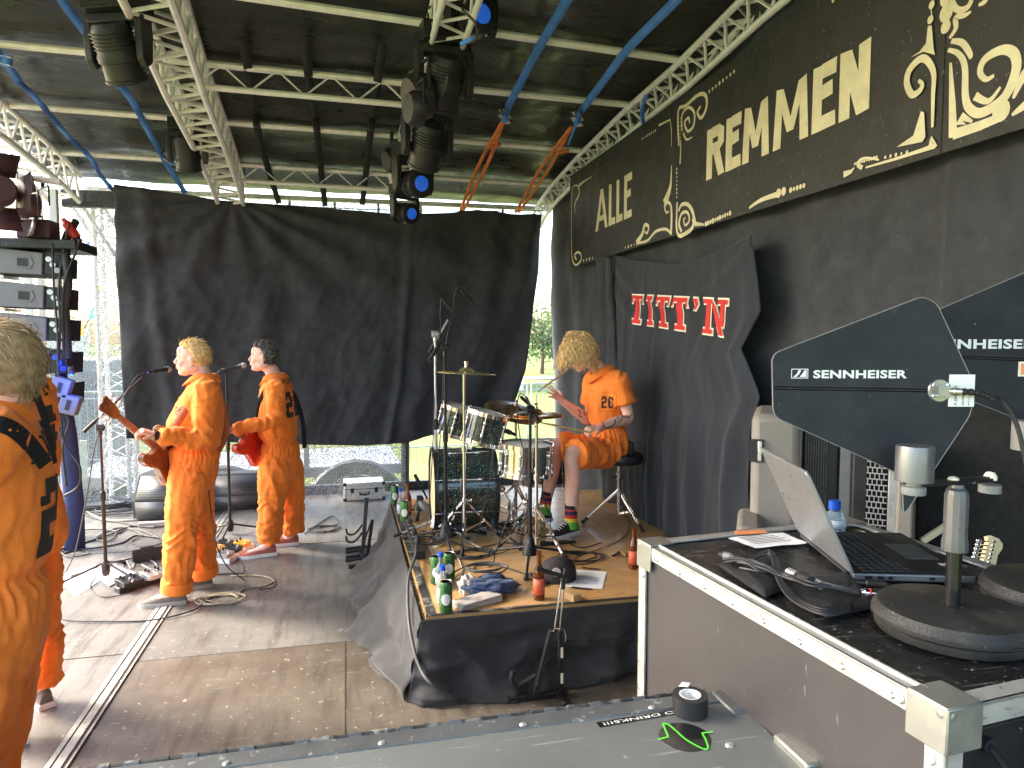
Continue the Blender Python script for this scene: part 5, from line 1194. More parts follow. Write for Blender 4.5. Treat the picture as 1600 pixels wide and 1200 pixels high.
cable('thin black lead hanging from the lower overhead microphone', [A(697, 478, y2), A(690, 466, y2), A(688, 490, y2), A(688, 520, y2), A(680, 600, y2), A(676, 700, y2-.02), A(670, 800, y2-.04), V((x2-.1, y2-.1, RZ+.01))])
# right stand by the hi-hat
x, y = pole(828, 878); top = A(829, 640, y)
mic_stand('black stand with a short boom beside the hi-hat', x, y, RZ, top.z-RZ, (A(838, 655, y), A(822, 620, y+.05)), .2, .34, group=GMS)
mic('slim microphone pointing down at the hi-hat', A(835, 640, y+.1), (.6, .1, -.55), 'pencil')
cable('lead looped from the hi-hat microphone down its stand', [A(822, 620, y), A(812, 616, y), A(808, 640, y), A(812, 680, y), A(818, 720, y), A(800, 790, y-.05), A(775, 860, y-.1), atZ(768, 885, RZ+.005), atZ(730, 890, RZ+.005)])
# short stand with tom microphone
x, y = pole(771, 838); top = A(774, 690, y)
mic_stand('short black stand with a fat microphone at the larger tom', x, y, RZ, top.z-RZ, (A(770, 692, y), A(786, 678, y)), .9, .3, group=GMS)
mic('fat dark microphone lying level above the snare drum', A(750+18, 664, y+.02), (-.75, .05, .32), 'hand', M['blackpl'])
# bass drum microphone
x, y = pole(656, 806); mic_stand('low boom stand in front of the bass drum', x, y, RZ, .14, (A(650, 745, y), A(668, 780, y)), .3, .16, hub=.06, group=GMS)
mic('egg-shaped grey microphone before the cream bass drum head', A(667, 795, y-.02), (.5, .1, -.5), 'egg')
def chrome_stand(name, label, bx, by, z0, h, ang=.4, spread=.28, hub=.3, tilt=None, cat='cymbal stand'):
    t = thing(name, label, cat, (bx, by, z0)); mb = MB(); mb.cyl((bx, by, z0+.05), (bx, by, z0+h*.55), .0125); mb.cyl((bx, by, z0+h*.55), (bx, by, z0+h), .0095); mb.build('pole', M['chrome'], t)
    for zz in (hub, h*.55): mb = MB(); mb.lathe([(.013, -.02), (.02, -.018), (.02, .018), (.013, .02)], Matrix.Translation((bx, by, z0+zz)), 14); mb.cyl((bx, by, z0+zz), (bx+.04, by-.01, z0+zz), .006); mb.ell((bx+.045, by-.01, z0+zz), (.006, .006, .014)); mb.build('clamp', M['chrome'], t)
    legs3(t, (bx, by), z0, spread, hub, ang, M['chrome'], double=True)
    return t
def cymbal(label, c, up_, r, m, bell=.0, dome=.03):
    up_ = V(up_).normalized(); x = up_.orthogonal().normalized(); Mx = frame(c, x, up_.cross(x)); t = thing('cymbal', label, 'cymbal', c, 0, 'cymbals of the kit')
    P_ = [(r, -dome), (r*.8, -dome*.6), (r*.6, -dome*.32), (r*.4, -.008), (r*.24, .0), (r*.2, .012), (r*.12, .024), (.008, .028)]
    mb = MB(); mb.lathe(P_, Mx, 56, cap=False); mb.build('bow', m, t, smooth=180, solid=.0015)
    mb = MB(); mb.cyl(Mx @ V((0, 0, .02)), Mx @ V((0, 0, .045)), .011); mb.cyl(Mx @ V((0, 0, .045)), Mx @ V((0, 0, .06)), .006); mb.bar(Mx @ V((-.018, 0, .058)), Mx @ V((.018, 0, .058)), .006, .014); mb.build('wing_nut', M['chrome'], t)
    return t
x, y = pole(726, 850); ct = A(728, 576, y); chrome_stand('cymbal_stand', 'tall chrome stand under the bright flat crash cymbal', x, y, RZ, ct.z-RZ, .3)
cymbal('bright yellow crash cymbal seen edge-on, highest of the kit', A(728, 580, y), (.06, .02, 1), .205, M['brass'], dome=.016)
x, y = pole(802, 835); y += .3; ct = A(806, 632, y); chrome_stand('cymbal_stand', 'chrome stand under the dark tilted ride cymbal', ct.x, y, RZ, ct.z-RZ, .9)
cymbal('dark tilted ride cymbal between toms and hi-hat', A(804, 638, y), (.2, -.3, 1), .225, M['bronze'])
x, y = pole(838, 862); ct = A(838, 650, y); chrome_stand('hi_hat_stand', 'chrome hi-hat stand with three flat legs beside the snare drum', x, y, RZ, ct.z-RZ, 1.0, cat='hi-hat stand')
cymbal('upper hi-hat cymbal with coppery shine', A(838, 645, y), (-.02, 0, 1), .178, M['copper'], dome=.022)
cymbal('lower hi-hat cymbal turned upwards under its twin', A(838, 652, y), (-.02, 0, -1), .178, M['copper'], dome=.022)
mb = MB(); q = A(838, 645, y); mb.cyl(q, q+V((0, 0, .12)), .003); tag(mb.build('hi_hat_rod', M['chrome']), 'thin rod above the hi-hat cymbals', 'rod')
x, y = pole(822, 850); chrome_stand('snare_stand', 'chrome basket stand under the snare drum', A(822, 760, 4.62).x, 4.62, RZ, .33, .1, .22, .2, cat='snare stand')
# pedals
def pedal(label, p, d):
    p = V(p); d = V(d).normalized(); s = V((0, 0, 1)).cross(d); Mx = frame(p, d, s); t = thing('drum_pedal', label, 'drum pedal', p, 0, 'foot pedals of the kit')
    mb = MB(); mb.box((.0, 0, .006), (.3, .09, .01), Mx); mb.build('base_plate', M['blackmet'], t, bevel=.002)
    mb = MB(); mb.add([Mx @ V(q) for q in [(-.13, -.04, .015), (-.13, .04, .015), (.12, .04, .055), (.12, -.04, .055), (-.13, -.04, .023), (-.13, .04, .023), (.12, .04, .063), (.12, -.04, .063)]], [[0, 1, 2, 3][::-1], [4, 5, 6, 7], [0, 1, 5, 4], [1, 2, 6, 5], [2, 3, 7, 6], [3, 0, 4, 7]]); mb.build('footboard', M['chrome'], t)
    for q in (-1, 1): mb = MB(); mb.bar(Mx @ V((.13, q*.055, 0)), Mx @ V((.13, q*.045, .2)), .012, .02); mb.build('upright', M['chrome'], t)
    mb = MB(); mb.cyl(Mx @ V((.13, -.06, .19)), Mx @ V((.13, .06, .19)), .007); mb.cyl(Mx @ V((.13, 0, .19)), Mx @ V((.2, 0, .3)), .004); mb.ell(Mx @ V((.2, 0, .3)), (.025, .02, .025)); mb.build('beater', M['chrome'], t)
p = J5['toeR'].copy(); p.z = RZ; pedal('bass drum pedal under the farther shoe', p+V((.0, 0, 0)), (-1, -.1, 0)); p = J5['toeL'].copy(); p.z = RZ; pedal('hi-hat pedal under the nearer white-soled shoe', p+V((.03, 0, 0)), (-1, -.1, 0))
# throne
p = A(968, 715, 4.9); t = thing('drum_throne', 'round black padded drum throne on three chrome legs', 'drum throne', (p.x, p.y, RZ))
sz_ = .64-.06
mb = MB(); mb.lathe([(.0, 0), (.13, .0), (.165, .012), (.175, .04), (.165, .075), (.13, .088), (0, .09)], Matrix.Translation((p.x, p.y, p.z-.045)), 36, 1, 1); mb.build('seat', M['blackpl'], t)
mb = MB(); mb.cyl((p.x, p.y, RZ+.08), (p.x, p.y, p.z-.04), .0135); mb.lathe([(.014, -.03), (.024, -.025), (.024, .025), (.014, .03)], Matrix.Translation((p.x, p.y, RZ+.36))); mb.cyl((p.x, p.y, RZ+.36), (p.x-.05, p.y-.02, RZ+.36), .007); mb.build('pole', M['chrome'], t)
legs3(t, (p.x, p.y), RZ, .27, .26, 2.9, M['chrome'], double=True)
THR = p.copy()
# ================================================ THINGS ON THE RISER
def can(p, label, s=1.0):
    p = V(p); t = thing('drink_can', label, 'can', p, 0, 'green drink cans'); mb = MB(); mb.lathe([(.026, 0), (.033, .006), (.033, .145), (.027, .158)], Matrix.Translation(p)); mb.build('body', M['green'], t)
    mb = MB(); mb.lathe([(.0, .152), (.025, .152), (.028, .16), (.027, .158)], Matrix.Translation(p)); mb.build('lid', M['alub'], t)
    N = (CP-p); N.z = 0; N.normalize(); x = V((0, 0, 1)).cross(N); mb = MB()
    mb.add([p+N*.0338*math.cos(a)+x*.0338*math.sin(a)+V((0, 0, .075+.03*b*math.sqrt(max(0, 1-(a/.75)**2)))) for a in [-.75+.15*k for k in range(11)] for b in (-1, 1)], [[2*i, 2*i+2, 2*i+3, 2*i+1] for i in range(10)]); mb.build('label', M['white'], t)
def bottle(p, label, h=.26, r=.031, glass='glassb', cap=None, lab='labelred', group='brown beer bottles'):
    p = V(p); t = thing('bottle', label, 'bottle', p, 0, group)
    mb = MB(); mb.lathe([(.0, .004), (r*.9, 0), (r, .01), (r, h*.52), (r*.85, h*.62), (r*.42, h*.74), (r*.38, h*.95), (r*.45, h*.955), (r*.45, h)], Matrix.Translation(p), 24); mb.build('glass', M[glass], t)
    if glass == 'glassb': mb = MB(); mb.lathe([(0, .01), (r*.86, .01), (r*.88, h*.3), (0, h*.31)], Matrix.Translation(p), 18); mb.build('beer', M['beer'], t)
    mb = MB(); mb.lathe([(r+.0006, h*.12), (r+.0006, h*.45)], Matrix.Translation(p), 24, cap=False); mb.build('label', M[lab], t, solid=.0004)
    if cap: mb = MB(); mb.lathe([(0, h*1.0+.012), (r*.5, h+.012), (r*.52, h-.012)], Matrix.Translation(p), 18); mb.build('cap', M[cap], t)
M['beer'] = mat('dark_beer', (.12, .03, .006), .3, var=0); M['palelabel'] = mat('pale_label', (.55, .65, .72), .5, var=.2, vs=50)
rz_ = lambda x, y: atZ(x, y, RZ)
can(rz_(617, 818-30), 'green can at the far corner of the riser beside the brown bottle'); can(rz_(632, 815), 'green can in front of the water bottle at the riser edge')
bottle(rz_(637, 805), 'brown beer bottle with a red label at the far riser corner'); bottle(rz_(626, 805), 'small water bottle between the two far cans', .2, .028, 'glassc', 'bluecap', 'palelabel', 'water bottles')
can(rz_(682, 912), 'green can at the back of the cluster at the near riser corner'); can(rz_(697, 956), 'green can closest to the near riser corner'); can(rz_(702, 906), 'green can half hidden behind the two blue caps')
bottle(rz_(689, 918), 'water bottle with blue cap, the one farther from the riser edge', .19, .03, 'glassc', 'bluecap', 'palelabel', 'water bottles'); bottle(rz_(692, 942), 'water bottle with blue cap, right behind the closest can', .19, .031, 'glassc', 'bluecap', 'palelabel', 'water bottles')
bottle(rz_(842, 936), 'brown beer bottle with a red label beside the dark cap'); bottle(rz_(990, 888), 'brown beer bottle beside the big flight case corner', .25)
# towel, folded cloth, coil
def lump(name, label, cat, c, r, m, amp=.25, seed=0, fr=2.2, flat=.0, dets=1.0):
    mb = MB(); mb.ell((0, 0, 0), (1, 1, 1), None, 64, 40); out = []
    for v in mb.v:
        d = V(v); k = 1+amp*noise.noise(d*fr+V((seed, 0, 0)))+amp*.4*dets*noise.noise(d*fr*3+V((seed, 5, 0)))+.02*dets*noise.noise(d*22); q = V((d.x*r[0]*k, d.y*r[1]*k, max(-r[2]*.6, d.z*r[2]*k))); out.append(V(c)+q+V((0, 0, r[2]*.6)))
    mb.v = [tuple(q) for q in out]; return tag(mb.build(name, m, smooth=180), label, cat)
M['towel'] = mat('blue_terry_towel', (.03, .055, .14), .95, var=.3, vs=20, bump=.8, bs=160, sheen=.4); M['greyrag'] = mat('pale_grey_cotton', (.48, .44, .4), .9, var=.12, vs=10, bump=.3, bs=60)
lump('towel', 'crumpled dark blue towel near the front of the riser', 'towel', rz_(765, 925), (.15, .1, .055), M['towel'], .35, 1)
lump('grey_rag', 'pale grey cloth bunched against the blue towel', 'cloth', rz_(732, 926), (.055, .06, .06), M['greyrag'], .3, 4)
t = thing('folded_towel', 'folded pale towel flat on the riser in front of the blue one', 'towel', rz_(748, 945))
for i in range(3):
    mb = MB(); c = rz_(748, 943); Mx = Matrix.Translation(c) @ Matrix.Rotation(.35+i*.05, 4, 'Z'); nu = 24
    mb.grid(lambda u, v: (-.14+.26*u, -.05+.1*v, .008+i*.011+.004*noise.noise(V((u*6, v*4, i)))), nu, 10, Mx); mb.build('layer', M['greyrag'], t, smooth=180, solid=.009)
def coil(label, c, r, turns, m='cable', rr=.0035, seed=1, sq=1.0, dz=.0, tail=None, lift=.004, name='cable_coil'):
    rn = random.Random(seed); pts = []
    for k in range(int(turns*12)):
        a = k*math.pi/6; q = r*(1+.18*math.sin(k*.37+seed)+.1*rn.uniform(-1, 1)); pts.append(V((c[0]+q*math.cos(a)+.15*r*math.sin(k*.09), c[1]+q*sq*math.sin(a), c[2]+lift+rr+dz*(k/(turns*12))+.6*rr*(1+math.sin(k*1.7)))))
    if tail: pts += [V(p) for p in tail]
    return cable(label, pts, rr, m, None, 3, name)
c = rz_(758, 915); coil('pale grey cable coiled on top of the blue towel', (c.x, c.y, RZ+.085), .1, 4, 'gcable', .004, 3, .8, .02)
# cap
c = rz_(872, 905); t = thing('baseball_cap', 'dark cap lying on the riser beside the brown bottle', 'cap', c)
M['capm'] = mat('dark_cap_cotton', (.035, .03, .03), .85, var=.2, vs=30, bump=.3, bs=80)
mb = MB(); mb.lathe([(.1, 0), (.104, .03), (.098, .07), (.078, .105), (.045, .125), (0, .132)], Matrix.Translation(c) , 28, 1.05, .9); mb.build('crown', M['capm'], t)
mb = MB(); mb.grid(lambda u, v: (c.x+(.09+.085*v)*math.cos(math.pi*(.75+.5*u))*1.0, c.y+(.09+.06*v)*math.sin(math.pi*(.75+.5*u)), RZ+.012+.022*math.sin(math.pi*u)), 14, 6); mb.build('visor', M['capm'], t, smooth=180, solid=.004)
N = (CP-c); N.z = .3; N.normalize(); q = c+V((-.01, 0, .066))+N*.093; Mx = frame(q, V((0, 0, 1)).cross(N), N.cross(V((0, 0, 1)).cross(N))); mb = MB(); mb.lathe([(0, .002), (.024, .002), (.026, 0)], Mx, 18); mb.build('round_badge', M['greyrag'], t)
# paper with tape, wooden block, keys
def sheet(name, label, quad, m, z, cat='paper', tapes=(), lines=0):
    pts = [V((p.x, p.y, z)) for p in quad]; t = thing(name, label, cat, pts[0]); f = polyfn
    mb = MB(); mb.grid(lambda u, v: tuple((pts[0]*(1-u)+pts[1]*u)*(1-v)+(pts[3]*(1-u)+pts[2]*u)*v+V((0, 0, .0015+.003*abs(noise.noise(V((u*3, v*3, z*9))))))), 10, 10); mb.build('page', m, t, smooth=180)
    for a, b in tapes: mb = MB(); mb.bar(V((a.x, a.y, z+.006)), V((b.x, b.y, z+.006)), .02, .001); mb.build('tape', M['blackpl'], t, smooth=0)
    if lines:
        mb = MB(); rn = random.Random(5)
        for i in range(lines):
            v = .15+.7*i/lines; e = rn.uniform(.35, .85)
            a = (pts[0]*(.88)+pts[1]*.12)*(1-v)+(pts[3]*.88+pts[2]*.12)*v; b = (pts[0]*(1-e)+pts[1]*e)*(1-v)+(pts[3]*(1-e)+pts[2]*e)*v
            mb.bar(a+V((0, 0, .0052)), b+V((0, 0, .0052)), .0035, .0004)
        mb.build('handwriting', M['greypl'], t, smooth=0)
    return t
sheet('set_list', 'white set list taped to the riser beside the dark cap', [rz_(893, 890), rz_(948, 894), rz_(941, 921), rz_(880, 917)], M['paper'], RZ, tapes=[(rz_(910, 888), rz_(937, 891)), (rz_(893, 919), rz_(925, 922))], lines=8)
c = rz_(890, 935); mb = MB(); mb.box((0, 0, .02), (.05, .13, .04), Matrix.Translation(c) @ Matrix.Rotation(.35, 4, 'Z')); tag(mb.build('wooden_block', M['wood'], bevel=.003), 'small pale wooden block at the front edge of the riser', 'block')
c = rz_(966, 868); t = thing('key_bunch', 'small bunch of keys and tools on the riser near the big case', 'tools', c)
for i in range(5): a = i*1.3; mb = MB(); mb.bar(c+V((.01*i-.02, 0, .012+.004*i)), c+V((.07*math.cos(a), .05*math.sin(a), .01)), .014, .006); mb.build('tool', M['blackmet'] if i % 2 else M['wood'], t)
t = thing('power_strip', 'long black power strip with plugs along the riser edge', 'power strip', rz_(648, 845)); a, b = rz_(637, 822), rz_(657, 875)
mb = MB(); mb.bar(a+V((0, 0, .03)), b+V((0, 0, .03)), .06, .045); mb.build('housing', M['blackpl'], t, bevel=.005)
for i in range(7): q = a.lerp(b, (i+.6)/8); mb = MB(); mb.lathe([(.019, 0), (.019, .006), (.015, .006), (.015, .001), (0, .001)], Matrix.Translation(q+V((0, 0, .053))), 14); mb.build('socket', M['greypl'], t)
for i in (1, 4, 6): q = a.lerp(b, (i+.6)/8); mb = MB(); mb.lathe([(.018, .055), (.02, .075), (.012, .1), (.005, .12)], Matrix.Translation(q), 12); mb.build('plug', M['rubber'], t)
# cables on the riser
GC = 'cables tangled on the drum riser'; rn = random.Random(21)
def rc(l): return [V((p.x, p.y, RZ+.005+.012*abs(rn.gauss(0, .5)))) for p in [rz_(*q) for q in l]]
for lb, l, m_, r_ in [('grey lead sweeping in front of the power strip', [(650, 835), (668, 818), (690, 838), (712, 868), (722, 895), (700, 912)], 'wcable', .0045), ('pale lead curving from the power strip to the stand feet', [(655, 860), (680, 880), (672, 850), (700, 830), (735, 850), (770, 868)], 'wcable', .004),
                     ('black lead running under the bass drum', [(660, 830), (700, 845), (740, 858), (790, 850), (830, 860)], 'cable', .0045), ('black lead crossing behind the hi-hat legs', [(780, 800), (820, 815), (870, 838), (905, 858), (940, 850)], 'cable', .004),
                     ('black lead from the throne towards the cap', [(985, 815), (975, 840), (940, 858), (905, 870), (895, 885), (930, 880)], 'cable', .003), ('black lead snaking along the near riser edge', [(665, 880), (700, 900), (725, 890), (760, 885), (800, 893), (835, 905)], 'cable', .004),
                     ('black lead looping round the low boom stand', [(640, 812), (660, 822), (690, 815), (705, 835), (680, 850), (650, 845)], 'cable', .004), ('thin black lead under the cymbal stands', [(700, 860), (740, 872), (790, 866), (812, 850), (850, 872)], 'cable', .003)]:
    cable(lb, rc(l), r_, m_, GC)
c = rz_(905, 872); coil('black cable coil beside the hi-hat leg on the riser', (c.x, c.y, RZ), .13, 3.3, 'cable', .004, 5, .7); c = rz_(735, 868); coil('black cable coil between the stand feet on the riser', (c.x, c.y, RZ), .12, 4, 'cable', .0045, 6, .7)
c = rz_(665, 850); coil('grey cable coil beside the power strip', (c.x, c.y, RZ), .11, 3, 'gcable', .005, 9, .8, .02); c = rz_(800, 820); coil('black cable coil under the snare drum', (c.x, c.y, RZ), .1, 3, 'cable', .004, 11, .8)
cable('thin lead from the cymbal stand foot up to the tom microphone', [rz_(740, 862)+V((0, 0, .01)), A(755, 800, 4.5), A(768, 730, 4.5), A(770, 690, 4.52), A(764, 670, 4.55)], .003)
cable('thin pale lead hanging from the snare area to the pedals', [A(846, 738, 4.5), A(848, 770, 4.5), A(856, 800, 4.5), A(860, 812, 4.5), rz_(858, 838)], .004)
cable('thin lead hanging from the throne to the riser', [A(984, 702, 4.75), A(972, 730, 4.75), A(968, 760, 4.75), A(976, 800, 4.75), rz_(985, 820)+V((0, 0, .01))], .003)
# thick cable over the riser corner to the floor
cable('thick grey cable running over the riser edge and down to the floor', [rz_(650, 850)+V((-.0, 0, .06)), rz_(655, 876)+V((-.02, 0, .05)), A(640, 895, 3.95), A(637, 925, 3.8), A(640, 980, 3.55), A(655, 1040, 3.38), A(680, 1072, 3.28), atZ(730, 1085)+V((0, 0, .008)), atZ(800, 1085)+V((0, 0, .008))], .009, 'gcable')
# ================================================ GUITAR STANDS
def tb(*pts, r=.011, m='blackmet', name='tube', t=None, seg=8): mb = MB(); mb.tube([V(p) for p in pts], r, seg); return mb.build(name, M[m], t)
o = atZ(845, 1092); y = o.y; t = thing('guitar_stand', 'empty black folding guitar stand in front of the riser', 'guitar stand', (o.x, y, 0))
def q(px, py, dy=0.): return A(px, py, y+dy)
mb = MB(); mb.bar(q(876, 985), q(876, 1092), .022, .03, (0, 1, 0)); mb.build('post', M['blackmet'], t)
mb = MB(); mb.bar(q(862, 985, -.02), q(836, 1086, -.04), .022, .034, (0, 1, 0)); mb.build('rear_leg', M['blackmet'], t)
mb = MB(); a = q(792, 1094); a.z = .016; b = q(886, 1084); b.z = .016; mb.bar(a, b, .03, .03); mb.build('foot_bar', M['blackmet'], t, bevel=.004)
mb = MB(); a = q(872, 1092); a.z = .016; mb.bar(a+V((0, .12, 0)), a-V((0, .12, 0)), .026, .024); mb.build('foot_bar', M['blackmet'], t, bevel=.004)
for dx in (0, 8): mb = MB(); mb.cyl(q(878+dx*.6, 905), q(866+dx, 985), .005); mb.build('neck_rod', M['chrome'], t)
mb = MB(); mb.tube([q(838, 888), q(850, 892), q(880, 900), q(884, 888)], .011, 10); mb.cyl(q(880, 900), q(879, 920), .012); mb.build('neck_fork', M['rubber'], t)
mb = MB(); mb.tube(smoothpts([q(802, 1048), q(799, 1062), q(806, 1072), q(816, 1068), q(838, 1055)], 5), .012, 10); mb.build('hook', M['rubber'], t)
mb = MB(); mb.tube([q(868, 982), q(882, 984), q(884, 996), q(882, 1004)], .004, 6); mb.build('handle', M['chrome'], t)
for py in (1020, 1060): mb = MB(); mb.bar(q(878, py-8, -.02), q(878, py+8, -.02), .012, .003, (0, 1, 0)); mb.build('sticker', M['cream'], t, smooth=0)
# multiple stand at the far side of the riser
o = atZ(565, 884); y = o.y; t = thing('guitar_stand', 'low black guitar rack with several rubber arms beside the riser', 'guitar stand', (o.x, y, 0))
mb = MB(); mb.bar(q(573, 778, .2), q(566, 872, .05), .03, .035, (0, 1, 0)); mb.build('post', M['blackmet'], t)
mb = MB(); mb.bar(q(582, 812), q(572, 882), .024, .03, (0, 1, 0)); mb.build('rear_leg', M['blackmet'], t); mb = MB(); mb.bar(q(580, 815), q(561, 868), .012, .016, (0, 1, 0)); mb.build('brace', M['blackmet'], t)
for i, (a, b) in enumerate([((540, 858), (580, 853)), ((540, 871), (580, 866)), ((545, 886), (586, 881))]): mb = MB(); mb.bar(atZ(*a, .02), atZ(*b, .02), .03, .028); mb.build('foot_bar', M['blackmet'], t, bevel=.004)
for dx, dy in ((0, 0), (0, 12)): mb = MB(); mb.tube(smoothpts([q(541, 826+dy), q(543, 834+dy), q(552, 835+dy), q(560, 828+dy), q(566, 820+dy)], 4), .008, 8); mb.build('arm', M['rubber'], t)
for dy in (0, 14): mb = MB(); mb.cyl(q(540, 862+dy), q(566, 858+dy), .014); mb.build('padded_bar', M['rubber'], t)
# aluminium case
o = atZ(569, 782); sc_ = .0072; t = thing('aluminium_case', 'silvery metal case with black corners at the rear of the stage', 'case', (o.x, o.y+.15, 0), .02)
mb = MB(); mb.box((0, 0, .1), (.44, .3, .2)); mb.build('body', M['alub'], t, world=False, bevel=.012)
for x_ in (-.21, .21):
    for z_ in (.015, .185): mb = MB(); mb.ell((x_, -.145, z_), (.022, .018, .022)); mb.build('corner', M['blackpl'], t, world=False)
for x_ in (-.13, .13): mb = MB(); mb.box((x_, -.157, .115), (.035, .016, .055)); mb.build('latch', M['blackpl'], t, world=False, bevel=.004)
mb = MB(); mb.tube([(-.05, -.155, .09), (-.05, -.19, .075), (.05, -.19, .075), (.05, -.155, .09)], .009, 8); mb.build('handle', M['blackpl'], t, world=False)
mb = MB(); mb.box((0, -.152, .13), (.44, .004, .006)); mb.build('lid_seam', M['blackpl'], t, world=False, smooth=0)
# ================================================ FRONT OF THE STAGE: SINGERS' GEAR
M['brownmet'] = mat('brownish_black_steel', (.05, .035, .03), .35, metal=.3, var=.2)
o = atZ(166, 905); ty = o.y-.0
mic_stand('brownish black boom stand in front of the blond singer', o.x, ty, 0, A(163, 668, ty).z, (A(134, 672, ty-.02), A(222, 590, ty+.2)), 3.6, .36, m=M['brownmet'], hub=.13, group='microphone stands of the singers', cone=False)
gp = A(263, 577, ty+.38); gq = A(225, 583, ty+.2); mic('silver-headed microphone at the lips of the blond singer', gp, gp-gq); cable('pale lead curving from the blond singer microphone down to the boom', [gq, A(214, 588, ty+.15), A(196, 615, ty), A(180, 640, ty-.02), A(168, 658, ty-.02), A(150, 690, ty), A(138, 760, ty), A(118, 860, ty), atZ(95, 905, .01)], .0045, 'gcable')
o = atZ(360, 835); ty = o.y; mic_stand('straight black stand in front of the dark-haired singer', o.x, ty, 0, A(362, 583, ty).z, None, .4, .3, hub=.1, cone=False, group='microphone stands of the singers')
gp = A(381, 571, ty+.02); gq = A(345, 578, ty-.0); mic('silver-headed microphone at the lips of the dark-haired singer', gp, gp-gq); cable('thin lead from the second singer microphone hanging down to the floor', [gq, A(338, 590, ty), A(348, 640, ty), A(345, 700, ty), A(335, 760, ty), A(328, 800, ty), atZ(340, 850, .01)], .004, 'gcable')
def wedge(label, o, rz, w_=.62, d=.5, h=.4, grille=True):
    t = thing('stage_monitor', label, 'stage monitor', o, rz, 'floor monitors at the rear edge'); mb = MB()
    P_ = [(0, 0), (d, 0), (d, h*.5), (d*.62, h), (0.03, h*.62)]
    mb.prism([(a, b) for a, b in P_], w_, Matrix(((0, 0, 1, -w_/2), (1, 0, 0, 0), (0, 1, 0, 0), (0, 0, 0, 1)))); mb.build('cabinet', M['graybox'], t, world=False, bevel=.008)
    g = MB(); n = V((0, -(h*.38), (d*.59))).normalized(); a = V((0, .03, h*.62)); b = V((0, d*.62, h)); c = (a+b)/2
    return t, P_
M['graybox'] = mat('textured_dark_cabinet', (.055, .057, .06), .6, var=.15, vs=20, bump=.4, bs=200)
def grille_mat():
    m = bpy.data.materials.new('perforated_grille'); m.use_nodes = True; n = m.node_tree.nodes; L = m.node_tree.links; b = n['Principled BSDF']
    tc = n.new('ShaderNodeTexCoord'); v = n.new('ShaderNodeTexVoronoi'); v.inputs['Scale'].default_value = 62; v.inputs['Randomness'].default_value = 0; L.new(tc.outputs['Object'], v.inputs['Vector'])
    r = n.new('ShaderNodeMapRange'); r.inputs[1].default_value = .3; r.inputs[2].default_value = .42; r.inputs[3].default_value = 0; r.inputs[4].default_value = 1; L.new(v.outputs['Distance'], r.inputs[0])
    mx = n.new('ShaderNodeMix'); mx.data_type = 'RGBA'; mx.inputs[6].default_value = (.012, .012, .012, 1); mx.inputs[7].default_value = (.16, .16, .16, 1); L.new(r.outputs[0], mx.inputs[0]); L.new(mx.outputs[2], b.inputs['Base Color']); b.inputs['Roughness'].default_value = .4; b.inputs['Metallic'].default_value = .3
    return m
M['perf'] = grille_mat()
# wedge one: grille towards the camera
def monitor(label, x0, x1, yb, yt, rz, depth, kind='stage_monitor'):
    a = atZ(x0, yb); b = A(x1, yb, a.y); w_ = b.x-a.x; h = A(x0, yt, a.y+.05).z
    t = thing(kind, label, 'stage monitor', ((a.x+b.x)/2, a.y, 0), rz, 'floor monitors at the rear edge')
    Mx = Matrix(((0, 0, 1, -w_/2), (1, 0, 0, 0), (0, 1, 0, 0), (0, 0, 0, 1)))
    mb = MB(); mb.prism([(0, 0), (depth, 0), (depth, h*.97), (.16, h), (-.015, h*.45)][::1], w_, Mx); mb.build('cabinet', M['graybox'], t, world=False, bevel=.01)
    for (za, ya, zb_, yb_) in ((h*.03, -.003, h*.43, -.018), (h*.47, -.012, h*.96, .148)):
        g = MB(); g.add([(-w_/2+.03, ya-.006, za), (w_/2-.03, ya-.006, za), (w_/2-.03, yb_-.006, zb_), (-w_/2+.03, yb_-.006, zb_)], [[0, 1, 2, 3]]); g.build('grille', M['perf'], t, world=False, solid=.004)
    return t
monitor('wedge monitor with two perforated panels behind the blond singer', 206, 285, 815, 745, -.15, .45)
monitor('long low black monitor between the two singers', 318, 412, 800, 745, .02, .4)
# pedal boards
M['ylw'] = mat('yellow_enamel', (.75, .4, .03), .35, var=.1); M['silver'] = mat('silver_enamel', (.5, .5, .48), .35, metal=.5, var=.15)
def pedalboard(label, c, rz, w_, d, frame_m, cols, seed):
    rn = random.Random(seed); t = thing('pedalboard', label, 'pedalboard', c, rz); mb = MB()
    mb.box((0, 0, .02), (w_, d, .04)); mb.build('frame', frame_m, t, world=False, bevel=.006); n = len(cols)
    for i, m in enumerate(cols):
        r_, q_ = divmod(i, (n+1)//2); x = -w_/2+(q_+.5)*w_/((n+1)//2); y = -d/4+r_*d/2; t2 = MB(); pw = w_/((n+1)//2)*.8
        t2.prism([(-.05, 0), (.05, 0), (.05, .045), (-.05, .03)], pw, Matrix(((0, 0, 1, x-pw/2), (1, 0, 0, y), (0, 1, 0, .041), (0, 0, 0, 1)))); p_ = t2.build('effect_pedal', m, t, world=False, bevel=.003)
        for k in (-1, 1): kb = MB(); kb.cyl((x+k*pw*.25, y+.03, .08), (x+k*pw*.25, y+.03, .1), .009, seg=10); kb.build('knob', M['blackpl'], p_, world=True if False else False)
        sw = MB(); sw.cyl((x, y-.03, .07), (x, y-.03, .088), .008, seg=10); sw.build('footswitch', M['chrome'], p_, world=False)
    return t
pedalboard('pedalboard with yellow and silver pedals at the second microphone stand', atZ(352, 868), 1.25, .44, .3, M['white'], [M['silver'], M['blackpl'], M['ylw'], M['silver'], M['ylw'], M['blackpl']], 1)
pedalboard('narrow dark row of silver-knobbed pedals at the feet of the blond singer', atZ(222, 915), .75, .36, .08, M['blackpl'], [M['blackpl'], M['silver'], M['blackpl'], M['silver']], 2)
